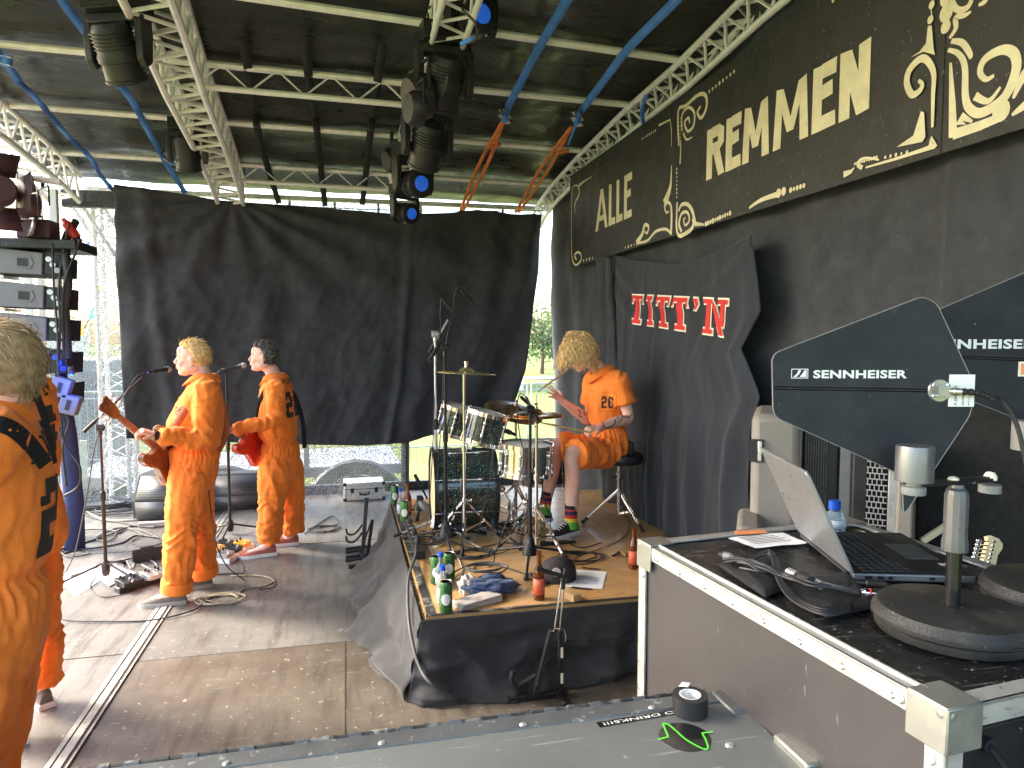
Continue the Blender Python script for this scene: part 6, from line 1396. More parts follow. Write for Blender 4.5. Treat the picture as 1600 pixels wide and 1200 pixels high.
c = atZ(230, 872); t = thing('expression_pedal', 'black tilted pedal on the floor behind the shoes of the blond singer', 'pedal', c); mb = MB(); Mx = Matrix.Translation(c) @ Matrix.Rotation(.3, 4, 'Z'); mb.prism([(-.1, 0), (.1, 0), (.1, .05), (-.1, .11)], .22, Mx @ Matrix(((0, 0, 1, -.11), (1, 0, 0, 0), (0, 1, 0, 0), (0, 0, 0, 1)))); mb.build('housing', M['blackpl'], t, bevel=.006)
mb = MB(); mb.box((0, 0, .09), (.1, .17, .012), Mx @ Matrix.Rotation(-.2, 4, 'X')); mb.build('treadle', M['rubber'], t, bevel=.003)
sheet('set_list', 'white sheet of paper lying under the outer tripod', [atZ(83, 903), atZ(130, 885), atZ(172, 897), atZ(120, 932)], M['paper'], .002, lines=9)
sheet('set_list', 'second white sheet of paper, right under the brown stand', [atZ(128, 888), atZ(176, 883), atZ(212, 897), atZ(170, 918)], M['paper'], .009, lines=7)
c = atZ(240, 822); mb = MB(); mb.box((c.x, c.y, .02), (.26, .06, .045)); tag(mb.build('socket_strip', M['greyrag'], bevel=.006), 'pale socket strip on the floor against the wedge monitor', 'socket strip')
# floor cables
GF = 'cables lying across the stage floor'; rn = random.Random(33)
def fc(l): return [V((p.x, p.y, .006+.006*abs(rn.gauss(0, 1)))) for p in [atZ(*q) for q in l]]
FL = [('black cable along the back from the monitor to the corner', [(112, 795), (150, 812), (190, 818), (240, 826), (300, 815)], 'cable', .006), ('pale thick cable from the corner under the coil', [(112, 782), (135, 800), (160, 812), (195, 815), (230, 812)], 'wcable', .009),
      ('black cable crossing to the expression pedal', [(95, 862), (130, 850), (170, 838), (205, 824), (245, 826)], 'cable', .008), ('black cable in a wide loop behind the paper', [(90, 870), (115, 862), (150, 858), (190, 850), (212, 838), (245, 842)], 'cable', .007),
      ('grey cable looped twice in front of the wedge', [(110, 838), (140, 830), (180, 832), (170, 848), (150, 842), (185, 826), (220, 830), (250, 845)], 'gcable', .006), ('black cable curling round the outer floor', [(92, 850), (108, 842), (122, 856), (140, 868), (108, 872), (96, 862), (120, 848)], 'cable', .006),
      ('grey cable winding before the socket strip', [(185, 835), (200, 828), (222, 838), (205, 848), (230, 856), (255, 850)], 'gcable', .006), ('black straight cable towards the brown stand', [(250, 862), (215, 872), (180, 882), (150, 890), (110, 902)], 'cable', .007),
      ('pale thin lead by the expression pedal', [(165, 893), (175, 880), (195, 876), (205, 890), (212, 878), (225, 872), (245, 884), (235, 890), (222, 884)], 'wcable', .004), ('long black cable swept before the shoes', [(84, 962), (110, 972), (160, 974), (235, 971), (300, 958), (322, 940), (340, 930), (370, 934)], 'cable', .005),
      ('thin cable ring under the brown stand', [(172, 892), (148, 905), (142, 922), (165, 935), (205, 925), (240, 905)], 'cable', .004), ('thin lead behind the dark-haired singer', [(476, 836), (500, 818), (520, 808), (528, 822), (500, 826), (515, 832), (528, 832)], 'cable', .005),
      ('thin lead from the pedalboard to the singer', [(370, 870), (380, 895), (350, 899), (320, 898)], 'gcable', .004), ('black cable near the edge strip', [(335, 900), (370, 898), (400, 900), (425, 905), (428, 918), (405, 925)], 'cable', .004)]
for lb, l, m_, r_ in FL: cable(lb, fc(l), r_, m_, GF)
cable('black lead stretched from the waist of the blond singer to the floor', [A(325, 752, 5.2), A(330, 800, 5.0), A(338, 850, 4.9), A(355, 885, 5.0), atZ(380, 905, .01), atZ(392, 918, .006)], .004)
M['braid'] = mat('braided_beige_cable', (.42, .36, .25), .8, var=.5, vs=60)
c = atZ(345, 938); coil('beige braided cable coil before the shoes of the blond singer', (c.x, c.y, 0), .13, 4, 'braid', .0055, 4, .7, tail=[atZ(380, 920, .006), atZ(415, 915, .006), atZ(428, 905, .006), atZ(400, 899, .006), atZ(360, 900, .006)])
c = atZ(165, 792); coil('large tangled black cable coil in the far corner', (c.x, c.y, 0), .3, 6, 'cable', .008, 8, .8, .05)
c = atZ(195, 800); coil('grey cable coil beside the corner tangle', (c.x, c.y, 0), .22, 4, 'gcable', .007, 12, .7, .03)
for i, (x, y) in enumerate([(505, 828)]): c = atZ(x, y); coil('thin black cable coil on the open floor behind the singers', (c.x, c.y, 0), .13, 3, 'cable', .004, 15, .8)
# ================================================ STAGE LAMPS
M['lensb'] = mat('blue_lit_lens', (.02, .08, .35), .1, var=0, emit=(.03, .2, 1.0), es=.05); M['lensd'] = mat('dark_lens', (.08, .08, .09), .05, var=0, coat=.8)
def moving_head(label, p, s=1.0, yaw=.0, tilt=.6, lens='lensd', hang=None):
    p = V(p); Mx = Matrix.Translation(p) @ Matrix.Rotation(yaw, 4, 'Z') @ Matrix.Scale(s, 4); t = thing('moving_head_lamp', label, 'stage lamp', p, 0, 'moving stage lamps hanging under the roof')
    mb = MB(); mb.box((0, 0, -.03), (.30, .22, .11), Mx); mb.box((0, -.112, -.03), (.2, .006, .07), Mx); mb.build('base', M['blackmet'], t, bevel=.012)
    for x in (-.09, .09): mb = MB(); mb.bar(Mx @ V((x, 0, .02)), Mx @ V((x, 0, .11)), .03*s, .02*s); mb.lathe([(.022, -.02), (.032, -.02), (.032, .02), (.022, .02)], Mx @ Matrix.Translation((x, 0, .13)) @ Matrix.Rotation(R(90), 4, 'Y'), 14); mb.build('clamp', M['blackmet'], t)
    yk = MB(); yk.box((0, 0, -.11), (.33, .1, .06), Mx); y_ = yk.build('yoke', M['blackmet'], t, bevel=.01)
    for sx in (-1, 1): a = MB(); a.prism([(-.045, 0), (.045, 0), (.055, -.1), (.045, -.24), (0, -.28), (-.045, -.24), (-.055, -.1)][::-1], .045, Mx @ Matrix(((0, 0, 1, sx*.155-.0225), (1, 0, 0, 0), (0, 1, 0, -.1), (0, 0, 0, 1)))); a.build('yoke_arm', M['blackpl'], y_, bevel=.008)
    H_ = Mx @ Matrix.Translation((0, 0, -.3)) @ Matrix.Rotation(tilt, 4, 'X')
    h = MB(); h.lathe([(.02, -.17), (.085, -.165), (.105, -.13), (.108, -.02), (.118, .0), (.118, .03), (.108, .035), (.112, .12), (.118, .125), (.118, .14), (.1, .15)], H_, 28); ho = h.build('head', M['blackpl'], t, smooth=40)
    for k in range(5): r_ = MB(); z = -.12+k*.02; r_.lathe([(.109, z-.003), (.116, z-.003), (.116, z+.003), (.109, z+.003)], H_, 24); r_.build('cooling_fin', M['blackmet'], ho, smooth=40)
    l = MB(); l.lathe([(.0, .153), (.05, .152), (.092, .146), (.094, .14)], H_, 28); l.build('lens', M[lens], ho)
    q_ = MB(); q_.box((0, -.112, .07), (.07, .006, .05), H_); q_.build('label_plate', M['greypl'], ho, smooth=0)
    return t
def X_(px, py, X): return atX(px, py, X)
moving_head('largest black moving lamp on the middle truss, drum pointing down', X_(693, 52, .6), 1.0, .15, -2.5); moving_head('second black moving lamp down the middle truss', X_(667, 160, .57), 1.0, .2, -2.45)
moving_head('moving lamp with a blue lit lens, third down the middle truss', X_(645, 232, .55), .95, .4, 1.7, 'lensb'); moving_head('smallest moving lamp with a blue lens just above the curtain edge', X_(632, 292, .55), .8, .5, 1.75, 'lensb')
moving_head('moving lamp cut by the top edge of the view, at the middle truss', X_(736, -40, .75), .9, .3, 1.6, 'lensb')
moving_head('big moving lamp hanging near the top corner above the outer straps', A(183, 0, 4.5), 1.0, -.35, -2.6); moving_head('small moving lamp beside the wide truss over the singers', A(292, 192, 6.6), .9, .0, -2.8)
def par(label, p, yaw, s=1., tilt=.8, lens='lensd'):
    p = V(p); Mx = Matrix.Translation(p) @ Matrix.Rotation(yaw, 4, 'Z') @ Matrix.Scale(s, 4); t = thing('par_lamp', label, 'stage lamp', p, 0, 'small flat lamps on the middle truss')
    mb = MB(); mb.bar(Mx @ V((0, 0, 0)), Mx @ V((0, 0, -.1)), .03*s, .03*s); mb.tube([Mx @ V(q) for q in [(0, -.12, -.25), (0, -.12, -.1), (0, .12, -.1), (0, .12, -.25)]], .01*s, 6); mb.build('bracket', M['blackmet'], t)
    H_ = Mx @ Matrix.Translation((0, 0, -.25)) @ Matrix.Rotation(tilt, 4, 'Y'); mb = MB(); mb.lathe([(.02, -.06), (.09, -.06), (.11, -.03), (.11, .03), (.1, .035)], H_, 24); h = mb.build('housing', M['blackpl'], t, smooth=40)
    mb = MB(); mb.lathe([(0, .036), (.095, .034)], H_, 24); mb.build('lens', M[lens], h)
par('flat black lamp edge-on beside the largest moving lamp', X_(655, 70, .45), .3, 1.2, 1.3); par('flat black lamp above the blue lensed ones', X_(612, 205, .42), .3, 1., 1.3); par('flat lamp with a pale reflector on the middle truss', X_(650, 108, .42), .3, .9, 1.5)
for i, l in enumerate([[(672, 10), (655, 40), (660, 80), (648, 130)], [(722, 15), (745, 40), (742, 62), (728, 68)], [(650, 150), (640, 190), (655, 225), (640, 250)], [(700, 120), (690, 150), (675, 150), (682, 120)]]):
    cable(['black lead drooping at the top of the middle truss', 'black lead loop beside the top moving lamp', 'black lead along the blue lensed lamps', 'short black lead between the two big moving lamps'][i], [X_(a, b, .5+.05*j) for j, (a, b) in enumerate(l)], .006, 'cable', 'lamp leads on the middle truss')
for i, (a, b) in enumerate([((738, 60), (722, 68)), ((692, 158), (684, 164))]):
    mb = MB(); mb.cyl(X_(*a, .62), X_(*b, .62), .012, seg=12); tag(mb.build('power_plug', M['blue']), ['blue plug at the top moving lamp', 'blue plug on the second moving lamp'][i], 'plug', 'blue plugs on the lamps')
# ================================================ LOUDSPEAKER ARRAY AT THE OPEN SIDE
AY = 6.3
M['cab'] = mat('light_grey_cabinet', (.17, .175, .185), .55, var=.1, vs=6, bump=.2, bs=150)
def cabinet(label, x1, yt, yb, blue=False):
    a = A(x1-135, yt, AY); b = A(x1, yb, AY); t = thing('line_array_speaker', label, 'loudspeaker', ((a.x+b.x)/2, AY, b.z), 0, 'grey loudspeakers stacked in a column')
    cx, cz = (a.x+b.x)/2, (a.z+b.z)/2; w_, h = b.x-a.x, (a.z-b.z)*.88; Mx = Matrix.Translation((cx, AY, cz)) @ Matrix.Rotation(.07, 4, 'Y')
    mb = MB(); mb.prism([(-w_/2, -h*.5), (w_/2-.14, -h*.42), (w_/2-.14, h*.42), (-w_/2, h*.5)], .5, Mx @ frame((0, .5, 0), (1, 0, 0), (0, 0, 1)), 0); mb.build('body', M['cab'], t, bevel=.008)
    mb = MB(); mb.box((w_/2-.075, .2, 0), (.12, .36, h*.8), Mx); e = mb.build('end_panel', M['blackpl'], t, bevel=.006)
    for k in range(3): mb = MB(); mb.lathe([(.022, 0), (.022, .012), (.015, .012)], Mx @ Matrix.Translation((w_/2-.1+.03*k, .018, h*(.2-.2*k))) @ Matrix.Rotation(R(90), 4, 'X'), 14); mb.build('connector', M['bluelit'] if blue else M['galv'], e)
    mb = MB(); mb.prism([(-.05, -h*.22), (.05, -h*.22), (.075, 0), (.05, h*.22), (-.05, h*.22), (-.075, 0)], .006, Mx @ frame((w_*.0+.02, -.002, 0), (1, 0, 0), (0, 0, 1)), 0); hr = mb.build('handle_rim', M['cab'], t, smooth=0)
    mb = MB(); mb.box((.02, -.006, 0), (.075, .012, h*.3), Mx); mb.build('handle_recess', M['blackpl'], hr, smooth=0)
    mb = MB(); mb.box((-.3, .25, -h*.5-.014), (w_*.5, .3, .02), Mx); mb.build('rigging_bar', M['alub'], t, smooth=0)
M['bluelit'] = mat('painted_blue_glow_and_jack', (.02, .08, .8), .4, var=.1)  # blue light on the column, painted as connector colour; also colours one rack jack
for i, (x1, yt, yb, bl) in enumerate([(98, 384, 434, 0), (100, 436, 486, 0), (104, 487, 537, 0), (108, 540, 588, 1), (110, 590, 638, 1)]):
    cabinet(['topmost grey loudspeaker of the column, under the black bar', 'second grey loudspeaker from the top of the column', 'third grey loudspeaker of the column, just above the sandy hair', 'fourth grey loudspeaker of the column, its end lit blue', 'lowest loudspeaker of the column, mostly behind the performers'][i], x1, yt, yb, bl)
a = A(-60, 378, AY); b = A(122, 378, AY); mb = MB(); mb.box(((a.x+b.x)/2, AY+.2, a.z), (b.x-a.x, .5, .075)); tag(mb.build('rigging_beam', M['blackmet'], bevel=.008), 'flat black beam on top of the loudspeaker column', 'beam')
truss([A(-60, 389, AY+.4), A(126, 389, AY+.4)], .07, .012, 'flat_lattice', 'thin lattice beam just under the black beam', 'lattice beam', 2, .07, .006)
for i, (x0, w_) in enumerate([(48, .06), (68, .05), (92, .06)]):
    p = A(x0, 500, AY+.75); mb = MB(); mb.box((p.x, AY+.75, 1.55), (w_, .06, 3.1)); tag(mb.build('white_post', M['white'], bevel=.004), ['white upright post behind the column, outermost', 'white upright post behind the column, middle one', 'white upright post behind the column, closest to the cable bundle'][i], 'post', 'white posts behind the loudspeakers')
p = A(108, 650, AY+.3); mb = MB(); mb.tube([(p.x, AY+.3, 0), (p.x+.01, AY+.3, .4), (p.x-.02, AY+.3, 1.0), (p.x-.05, AY+.3, 1.55)], [.08, .075, .07, .04], 12); M['navy'] = mat('dark_blue_cover', (.03, .04, .12), .8, var=.2); tag(mb.build('covered_leg', M['navy'], smooth=180), 'dark blue covered column foot behind the tall man', 'post')
# cable bundle (ribbed)
pts = smoothpts([A(118, 345, AY+.2), A(104, 372, AY+.1), A(103, 400, AY), A(106, 440, AY-.02), A(102, 480, AY), A(104, 520, AY), A(106, 560, AY)], 14); n = len(pts)
mb = MB(); mb.tube(pts, [.03+.005*(i % 2) for i in range(n)], 12); tag(mb.build('ribbed_hose', M['cable'], smooth=60), 'thick ribbed black cable hose down the end of the column', 'hose')
for i, l in enumerate([[(108, 350), (98, 400), (92, 450), (94, 520), (90, 600), (98, 680)], [(124, 375), (116, 400), (104, 430), (98, 470), (100, 560)], [(82, 380), (84, 450), (90, 520), (92, 590), (104, 600), (100, 640)], [(88, 655), (105, 700), (125, 730), (122, 760), (100, 775)], [(96, 600), (108, 610), (100, 640), (108, 660), (98, 700), (104, 760)]]):
    cable(['black lead from the red plug down the column', 'black chain-side lead at the column', 'black lead looping over the grey cabinets', 'black loop hanging below the column', 'blue-black lead by the connectors tinted as if lit blue'][i], [A(x, y, AY-.05+.03*math.sin(j*2)) for j, (x, y) in enumerate(l)], .009, 'cable', 'leads hanging at the loudspeaker column')
M['redpl'] = mat('red_plastic', (.6, .04, .03), .4, var=.1)
t = thing('red_connector', 'red power connector hanging above the ribbed hose', 'connector', A(110, 355, AY+.1)); mb = MB(); a, b = A(98, 342, AY+.1), A(120, 372, AY+.1); mb.tube([a, a.lerp(b, .2), a.lerp(b, .25), a.lerp(b, .6), a.lerp(b, .65), b], [.015, .026, .034, .034, .04, .036], 14); mb.build('housing', M['redpl'], t, smooth=50)
mb = MB(); mb.cyl(b, b+(b-a)*.2, .025, seg=12); mb.build('gland', M['blackpl'], t)
for i, (x, y) in enumerate([(97, 605), (110, 632)]): p = A(x, y, AY-.1); t = thing('connector_box', ['upper small box glowing blue beside the column', 'lower small box glowing blue beside the column'][i], 'connector box', p, 0, 'blue lit boxes'); mb = MB(); mb.box((0, 0, 0), (.13, .1, .15), Matrix.Translation(p) @ Matrix.Rotation(.3, 4, 'Y')); mb.build('housing', M['cab'], t, bevel=.008); mb = MB(); mb.box((0, -.052, 0), (.03, .006, .08), Matrix.Translation(p) @ Matrix.Rotation(.3, 4, 'Y')); mb.build('slot', M['blackpl'], t)
# lamps with barn doors
M['barn'] = mat('plum_black_steel', (.06, .03, .04), .5, var=.2); M['warm'] = mat('warm_lit_lens', (.8, .4, .1), .2, emit=(1, .45, .1), es=1.5, var=0)
def barn(label, c, yaw, s, flaps, warm=False):
    c = V(c); Mx = Matrix.Translation(c) @ Matrix.Rotation(yaw, 4, 'Z') @ Matrix.Scale(s, 4); t = thing('barn_door_lamp', label, 'stage lamp', c, 0, 'lamps with barn doors above the column')
    mb = MB(); mb.lathe([(.03, .2), (.1, .2), (.12, .16), (.125, 0), (.13, -.02), (.11, -.02)], Mx @ Matrix.Rotation(R(-90), 4, 'X') @ Matrix.Scale(-1, 4, (0, 0, 1)), 28); h = mb.build('can', M['barn'], t)
    mb = MB(); mb.lathe([(0, 0), (.118, 0)], Mx @ Matrix.Translation((0, .0, 0)) @ Matrix.Rotation(R(90), 4, 'X'), 24); mb.build('lens', M['warm' if warm else 'lensd'], h)
    for k, open_ in enumerate(flaps):
        a = k*math.pi/2; Mf = Mx @ Matrix.Translation((0, -.02, 0)) @ Matrix.Rotation(a, 4, 'Y') @ Matrix.Translation((0, 0, .13)) @ Matrix.Rotation(open_, 4, 'X'); mb = MB(); mb.add([Mf @ V(p) for p in [(-.12, 0, 0), (.12, 0, 0), (.16, 0, .2), (-.16, 0, .2)]], [[0, 1, 2, 3]]); mb.build('barn_door', M['barn'], h, solid=.004)
    mb = MB(); mb.tube([Mx @ V(p) for p in [(-.15, .08, 0), (-.15, .08, .2), (.15, .08, .2), (.15, .08, 0)]], .01*s, 6); mb.bar(Mx @ V((0, .08, .2)), Mx @ V((0, .08, .32)), .03*s, .03*s); mb.build('bracket', M['blackmet'], t)
barn('lamp with plum coloured barn doors and a warm glowing lens', A(-2, 300, 6.0), .5, .85, [.3, 1.2, .1, .3], True); barn('second barn door lamp, closer to the red connector', A(55, 322, 6.3), -.9, .75, [.3, .3, .3, .3])
mb = MB(); mb.cyl(A(-60, 262, 6.3), A(95, 285, 6.3), .026, seg=10); tag(mb.build('lamp_bar', M['alu']), 'pale bar that carries the barn door lamps', 'bar')
t = thing('dimmer_pack', 'dark small boxes standing on the black beam', 'box', A(58, 362, AY+.1)); mb = MB(); p = A(60, 360, AY+.1); mb.box(p, (.24, .2, .15)); mb.build('housing', M['barn'], t, bevel=.01)
mb = MB(); mb.tube([p+V((-.08, -.1, .05)), p+V((-.08, -.14, .09)), p+V((.08, -.14, .09)), p+V((.08, -.1, .05))], .008, 6); mb.build('handle', M['blackmet'], t)
# blue work light beside the column
bl = bpy.data.lights.new('blue_lamp', 'POINT'); bl.energy = 1.6; bl.color = (.03, .12, 1); bl.shadow_soft_size = .03; p = A(112, 585, AY-.3); t = thing('blue_led_lamp', 'tiny blue lit lamp clipped beside the cable hose', 'lamp', p)
mb = MB(); mb.lathe([(.0, .02), (.022, .02), (.025, -.02), (.02, -.04)], Matrix.Translation(p+V((0, 0, .04))), 14); mb.build('housing', M['blackpl'], t); mb = MB(); mb.ell(p, (.016, .016, .01)); mb.build('bulb', M['lensb'], t)
lo = bpy.data.objects.new('blue_light', bl); COL.objects.link(lo); lo.parent = t; lo.location = (0, -.02, -.03)
# coloured string lights outside the tower
t = thing('string_lights', 'drooping wire with four coloured bulbs outside the tower', 'string lights', A(150, 420, 8.7)); wp = [A(186, 330, 8.7), A(158, 360, 8.7), A(138, 384, 8.7), A(165, 425, 8.7), A(159, 447, 8.7), A(143, 491, 8.7), A(129, 517, 8.7), A(112, 540, 8.7)]
mb = MB(); mb.tube(smoothpts(wp, 6), .006, 6); mb.build('wire', M['cable'], t)
for (x, y), col, nm in zip([(138, 388), (159, 450), (143, 494), (129, 520)], [(.03, .1, .8), (.9, .7, .05), (.1, .7, .4), (.9, .3, .05)], ['blue', 'yellow', 'green', 'orange']):
    mm = mat('bulb_'+nm, col, .2, var=0, emit=col, es=.4); mb = MB(); p = A(x, y, 8.7); mb.ell(p, (.03, .03, .04)); mb.cyl(p+V((0, 0, .03)), p+V((0, 0, .07)), .018, seg=10); mb.build('bulb', mm, t)
# ================================================ BIG FLIGHT CASE
CZ = 1.28
M['lamin'] = mat('dark_laminate_side', (.058, .053, .053), .4, var=.22, vs=2.5, bump=.08, bs=300, spots=(.2, .19, .18), spotamt=.14, spotscale=30, rvar=.14, scr=(.2, .19, .18), scrt=.73)
M['lamtop'] = mat('scuffed_black_laminate', (.014, .014, .015), .28, var=.3, vs=5, bump=.1, bs=120, col2=(.035, .034, .032), mixs=5, spots=(.3, .29, .27), spotamt=.22, spotscale=70, rvar=.18, scr=(.16, .16, .15), scrt=.66)
M['casealu'] = mat('worn_aluminium_extrusion', (.66, .66, .63), .36, metal=.65, var=.16, vs=7, stretch=(1, 1, 3), bump=.06, bs=60, spots=(.35, .34, .31), spotamt=.23, spotscale=40)
M['nickel'] = mat('dull_nickel_corner', (.42, .42, .38), .38, metal=.75, var=.15, vs=10, bump=.08, bs=60)
c0 = atZ(1480, 1112, CZ); c1 = atZ(1000, 846, CZ); c0 = V(c0); c1 = V(c1)
ul = (c1-c0); CL = ul.length; ul.normalize(); uv_ = V((ul.y, -ul.x, 0)); CW = .672
CM = frame(c0, ul, -uv_)           # local x along the long side away from camera, y... to the side
CM = Matrix(((ul.x, uv_.x, 0, c0.x), (ul.y, uv_.y, 0, c0.y), (0, 0, 1, 0), (0, 0, 0, 1)))
def L(x, y, z): return CM @ V((x, y, z))
t = thing('flight_case', 'big black flight case with aluminium edges that carries the laptop', 'flight case', L(0, 0, 0))
def bx(mb, x0, x1, y0, y1, z0, z1): mb.box(((x0+x1)/2, (y0+y1)/2, (z0+z1)/2), (abs(x1-x0), abs(y1-y0), abs(z1-z0)), CM)
mb = MB(); bx(mb, .012, CL-.012, .012, CW-.012, CZ-.02, CZ-.006); mb.build('top_panel', M['lamtop'], t, smooth=0)
mb = MB(); bx(mb, .012, CL-.012, .006, .02, .14, CZ-.012); mb.build('side_panel', M['lamin'], t, smooth=0)
mb = MB(); bx(mb, CL-.02, CL-.006, .02, CW-.02, .14, CZ-.012); mb.build('end_panel', M['lamin'], t, smooth=0)
mb = MB(); bx(mb, .012, CL-.02, CW-.02, CW-.006, .14, CZ-.012); mb.build('side_panel', M['lamin'], t, smooth=0)
mb = MB(); bx(mb, .012, CL-.012, .012, CW-.012, .12, .14); mb.build('bottom_panel', M['lamin'], t, smooth=0)
mb = MB(); bx(mb, .36, .37, .02, CW-.02, .14, CZ-.02); mb.build('inner_panel', M['blackpl'], t, smooth=0)
E_ = .032
def ang(a, b, n1, n2, name='edge'):
    """L extrusion along a-b covering faces in directions n1 and n2"""
    mb = MB(); a, b = V(a), V(b); d = (b-a).normalized(); n1, n2 = V(n1), V(n2)
    for p, q in ((n1, n2), (n2, n1)):
        # strip lying in the face whose outward normal is p, reaching back along -q
        o1 = [a+p*.0022-q*(-.0022), b+p*.0022-q*(-.0022), b+p*.0022-q*E_, a+p*.0022-q*E_]; o2 = [v-p*.006 for v in o1]
        vs = [tuple(CM @ v) for v in o1+o2]; mb.add(vs, [[0, 1, 2, 3], [7, 6, 5, 4], [0, 4, 5, 1], [1, 5, 6, 2], [2, 6, 7, 3], [3, 7, 4, 0]])
        g = [a+p*.0026-q*E_*.52, b+p*.0026-q*E_*.52]
    return mb.build(name, M['casealu'], t, smooth=0, bevel=.0015)
X0, X1, Y0, Y1 = 0, CL, 0, CW
for a, b, n1, n2 in [((X0, Y0, CZ), (X1, Y0, CZ), (0, 0, 1), (0, -1, 0)), ((X0, Y1, CZ), (X1, Y1, CZ), (0, 0, 1), (0, 1, 0)), ((X0, Y0, CZ), (X0, Y1, CZ), (0, 0, 1), (-1, 0, 0)), ((X1, Y0, CZ), (X1, Y1, CZ), (0, 0, 1), (1, 0, 0)),
                     ((X0, Y0, .14), (X0, Y0, CZ-.03), (0, -1, 0), (-1, 0, 0)), ((X1, Y0, .14), (X1, Y0, CZ-.03), (0, -1, 0), (1, 0, 0)), ((X0, Y1, .14), (X0, Y1, CZ-.03), (0, 1, 0), (-1, 0, 0)), ((X1, Y1, .14), (X1, Y1, CZ-.03), (0, 1, 0), (1, 0, 0)),
                     ((X0, Y0, .13), (X1, Y0, .13), (0, 0, -1), (0, -1, 0))]: ang(a, b, n1, n2)
# raised ridge along the upper edge
mb = MB(); mb.cyl(L(.05, .022, CZ+.003), L(CL-.05, .022, CZ+.003), .0045, seg=8); mb.cyl(L(.05, .0, CZ-.01), L(CL-.05, .0, CZ-.01), .003, seg=8); mb.build('edge_ridge', M['casealu'], t)
# ball corners
for (x, y, sx, sy) in ((X0, Y0, 1, 1), (X1, Y0, -1, 1), (X0, Y1, 1, -1), (X1, Y1, -1, -1)):
    mb = MB(); r_ = .062
    for (dx, dy, dz) in ((r_, r_, .004), (r_, .004, r_), (.004, r_, r_)):
        x0, x1 = (x-sx*.005, x+sx*dx) if dx > .01 else (x-sx*.006, x-sx*.001); y0, y1 = (y-sy*.005, y+sy*dy) if dy > .01 else (y-sy*.006, y-sy*.001); z0, z1 = (CZ+.005, CZ-dz) if dz > .01 else (CZ+.0035, CZ+.007)
        bx(mb, x0, x1, y0, y1, z0, z1)
    mb.ell((x+sx*.006, y+sy*.006, CZ-.006), (.0135, .0135, .0135), CM); co_ = mb.build('corner', M['nickel'], t, bevel=.0028)
    if (x, y) in ((X0, Y0), (X1, Y0)):
        for (px_, pz) in ((.075, -.018), (.02, -.08)): mb = MB(); mb.lathe([(0, .003), (.006, .0025), (.0085, 0)], CM @ Matrix.Translation((x+sx*px_, -.0035, CZ+pz)) @ Matrix.Rotation(R(90), 4, 'X'), 14); mb.build('rivet', M['alub'], co_)
for i in range(8):
    x = .09+i*(CL-.18)/7; mb = MB(); mb.lathe([(0, .0032), (.004, .003), (.0062, 0)], CM @ Matrix.Translation((x, -.0025, CZ-.02)) @ Matrix.Rotation(R(90), 4, 'X'), 12); mb.build('rivet', M['alub'], t)
    if i % 2: mb = MB(); mb.lathe([(0, .002), (.004, .002), (.006, 0)], CM @ Matrix.Translation((x-.04, .027, CZ+.0025)), 12); mb.build('rivet', M['alub'], t)
for x, y in ((.1, .1), (CL-.1, .1), (.1, CW-.1), (CL-.1, CW-.1)):
    mb = MB(); mb.lathe([(.012, -.018), (.05, -.02), (.05, .02), (.012, .018)], CM @ Matrix.Translation((x, y, .052)) @ Matrix.Rotation(R(90), 4, 'X'), 20); mb.box((x, y, .105), (.09, .08, .03), CM); mb.build('caster', M['rubber'], t)
# rack gear inside the open end
t = thing('rack_unit', 'black rack units with leads inside the open end of the big case', 'rack unit', L(.3, .4, 1.0))
for k in range(4): mb = MB(); bx(mb, .05, .34, .06, CW-.06, CZ-.16-.1*k, CZ-.075-.1*k); mb.build('chassis', M['blackmet'], t, bevel=.003)
for k in range(5): mb = MB(); mb.lathe([(.012, 0), (.012, .012), (.008, .012)], CM @ Matrix.Translation((.05, .14+.1*k, CZ-.1)) @ Matrix.Rotation(R(-90), 4, 'Y'), 14); mb.build('jack', M['bluelit'] if k == 2 else M['blackpl'], t)
cable('grey lead in front of the rack units at the bottom corner', [L(-.02, .05, CZ-.12), L(-.04, .15, CZ-.15), L(-.03, .3, CZ-.14), L(.02, .45, CZ-.11)], .006, 'gcable')
for k in range(3): cable(['first black lead hanging at the rack', 'second black lead hanging at the rack', 'third black lead hanging at the rack'][k], [L(.04, .14+.1*k, CZ-.1), L(-.01, .13+.1*k, CZ-.15), L(-.0, .1+.12*k, CZ-.3), L(.03, .12+.1*k, CZ-.5)], .006, 'cable', 'leads at the rack units')
# ================================================ ANTENNAS AND THEIR STANDS
M['antb'] = mat('black_antenna_board', (.024, .027, .032), .6, var=.3, vs=9, bump=.12, bs=350, spots=(.28, .28, .28), spotamt=.15, spotscale=90, rvar=.08, spec=.25, scr=(.08, .08, .08), scrt=.73)
M['printw'] = mat('pale_print', (.72, .73, .72), .6, var=.06)
def text_mesh(s, size, bold=.0, shear=0, space=1.0, wx=1.0):
    c = bpy.data.curves.new('txt', 'FONT'); c.body = s; c.size = size; c.offset = bold; c.shear = shear; c.space_character = space; c.resolution_u = 3
    o = bpy.data.objects.new('txt', c); COL.objects.link(o); dg = bpy.context.evaluated_depsgraph_get(); dg.update(); me = bpy.data.meshes.new_from_object(o.evaluated_get(dg))
    vs = [v.co.copy() for v in me.vertices]; fs = [tuple(p.vertices) for p in me.polygons]; bpy.data.objects.remove(o); bpy.data.meshes.remove(me); bpy.data.curves.remove(c)
    x0 = min(v.x for v in vs); x1 = max(v.x for v in vs); y0 = min(v.y for v in vs); y1 = max(v.y for v in vs)
    return [((v.x-x0)*wx, v.y-y0) for v in vs], fs, (x1-x0)*wx, y1-y0
def put_text(s, width, height, Mx, m, parent, name='lettering', bold=.0, shear=0, space=1.0):
    vs, fs, w_, h = text_mesh(s, 1.0, bold, shear, space); mb = MB(); mb.add([Mx @ V((x*width/w_, y*height/h, 0)) for x, y in vs], fs); return mb.build(name, m, parent, smooth=0)
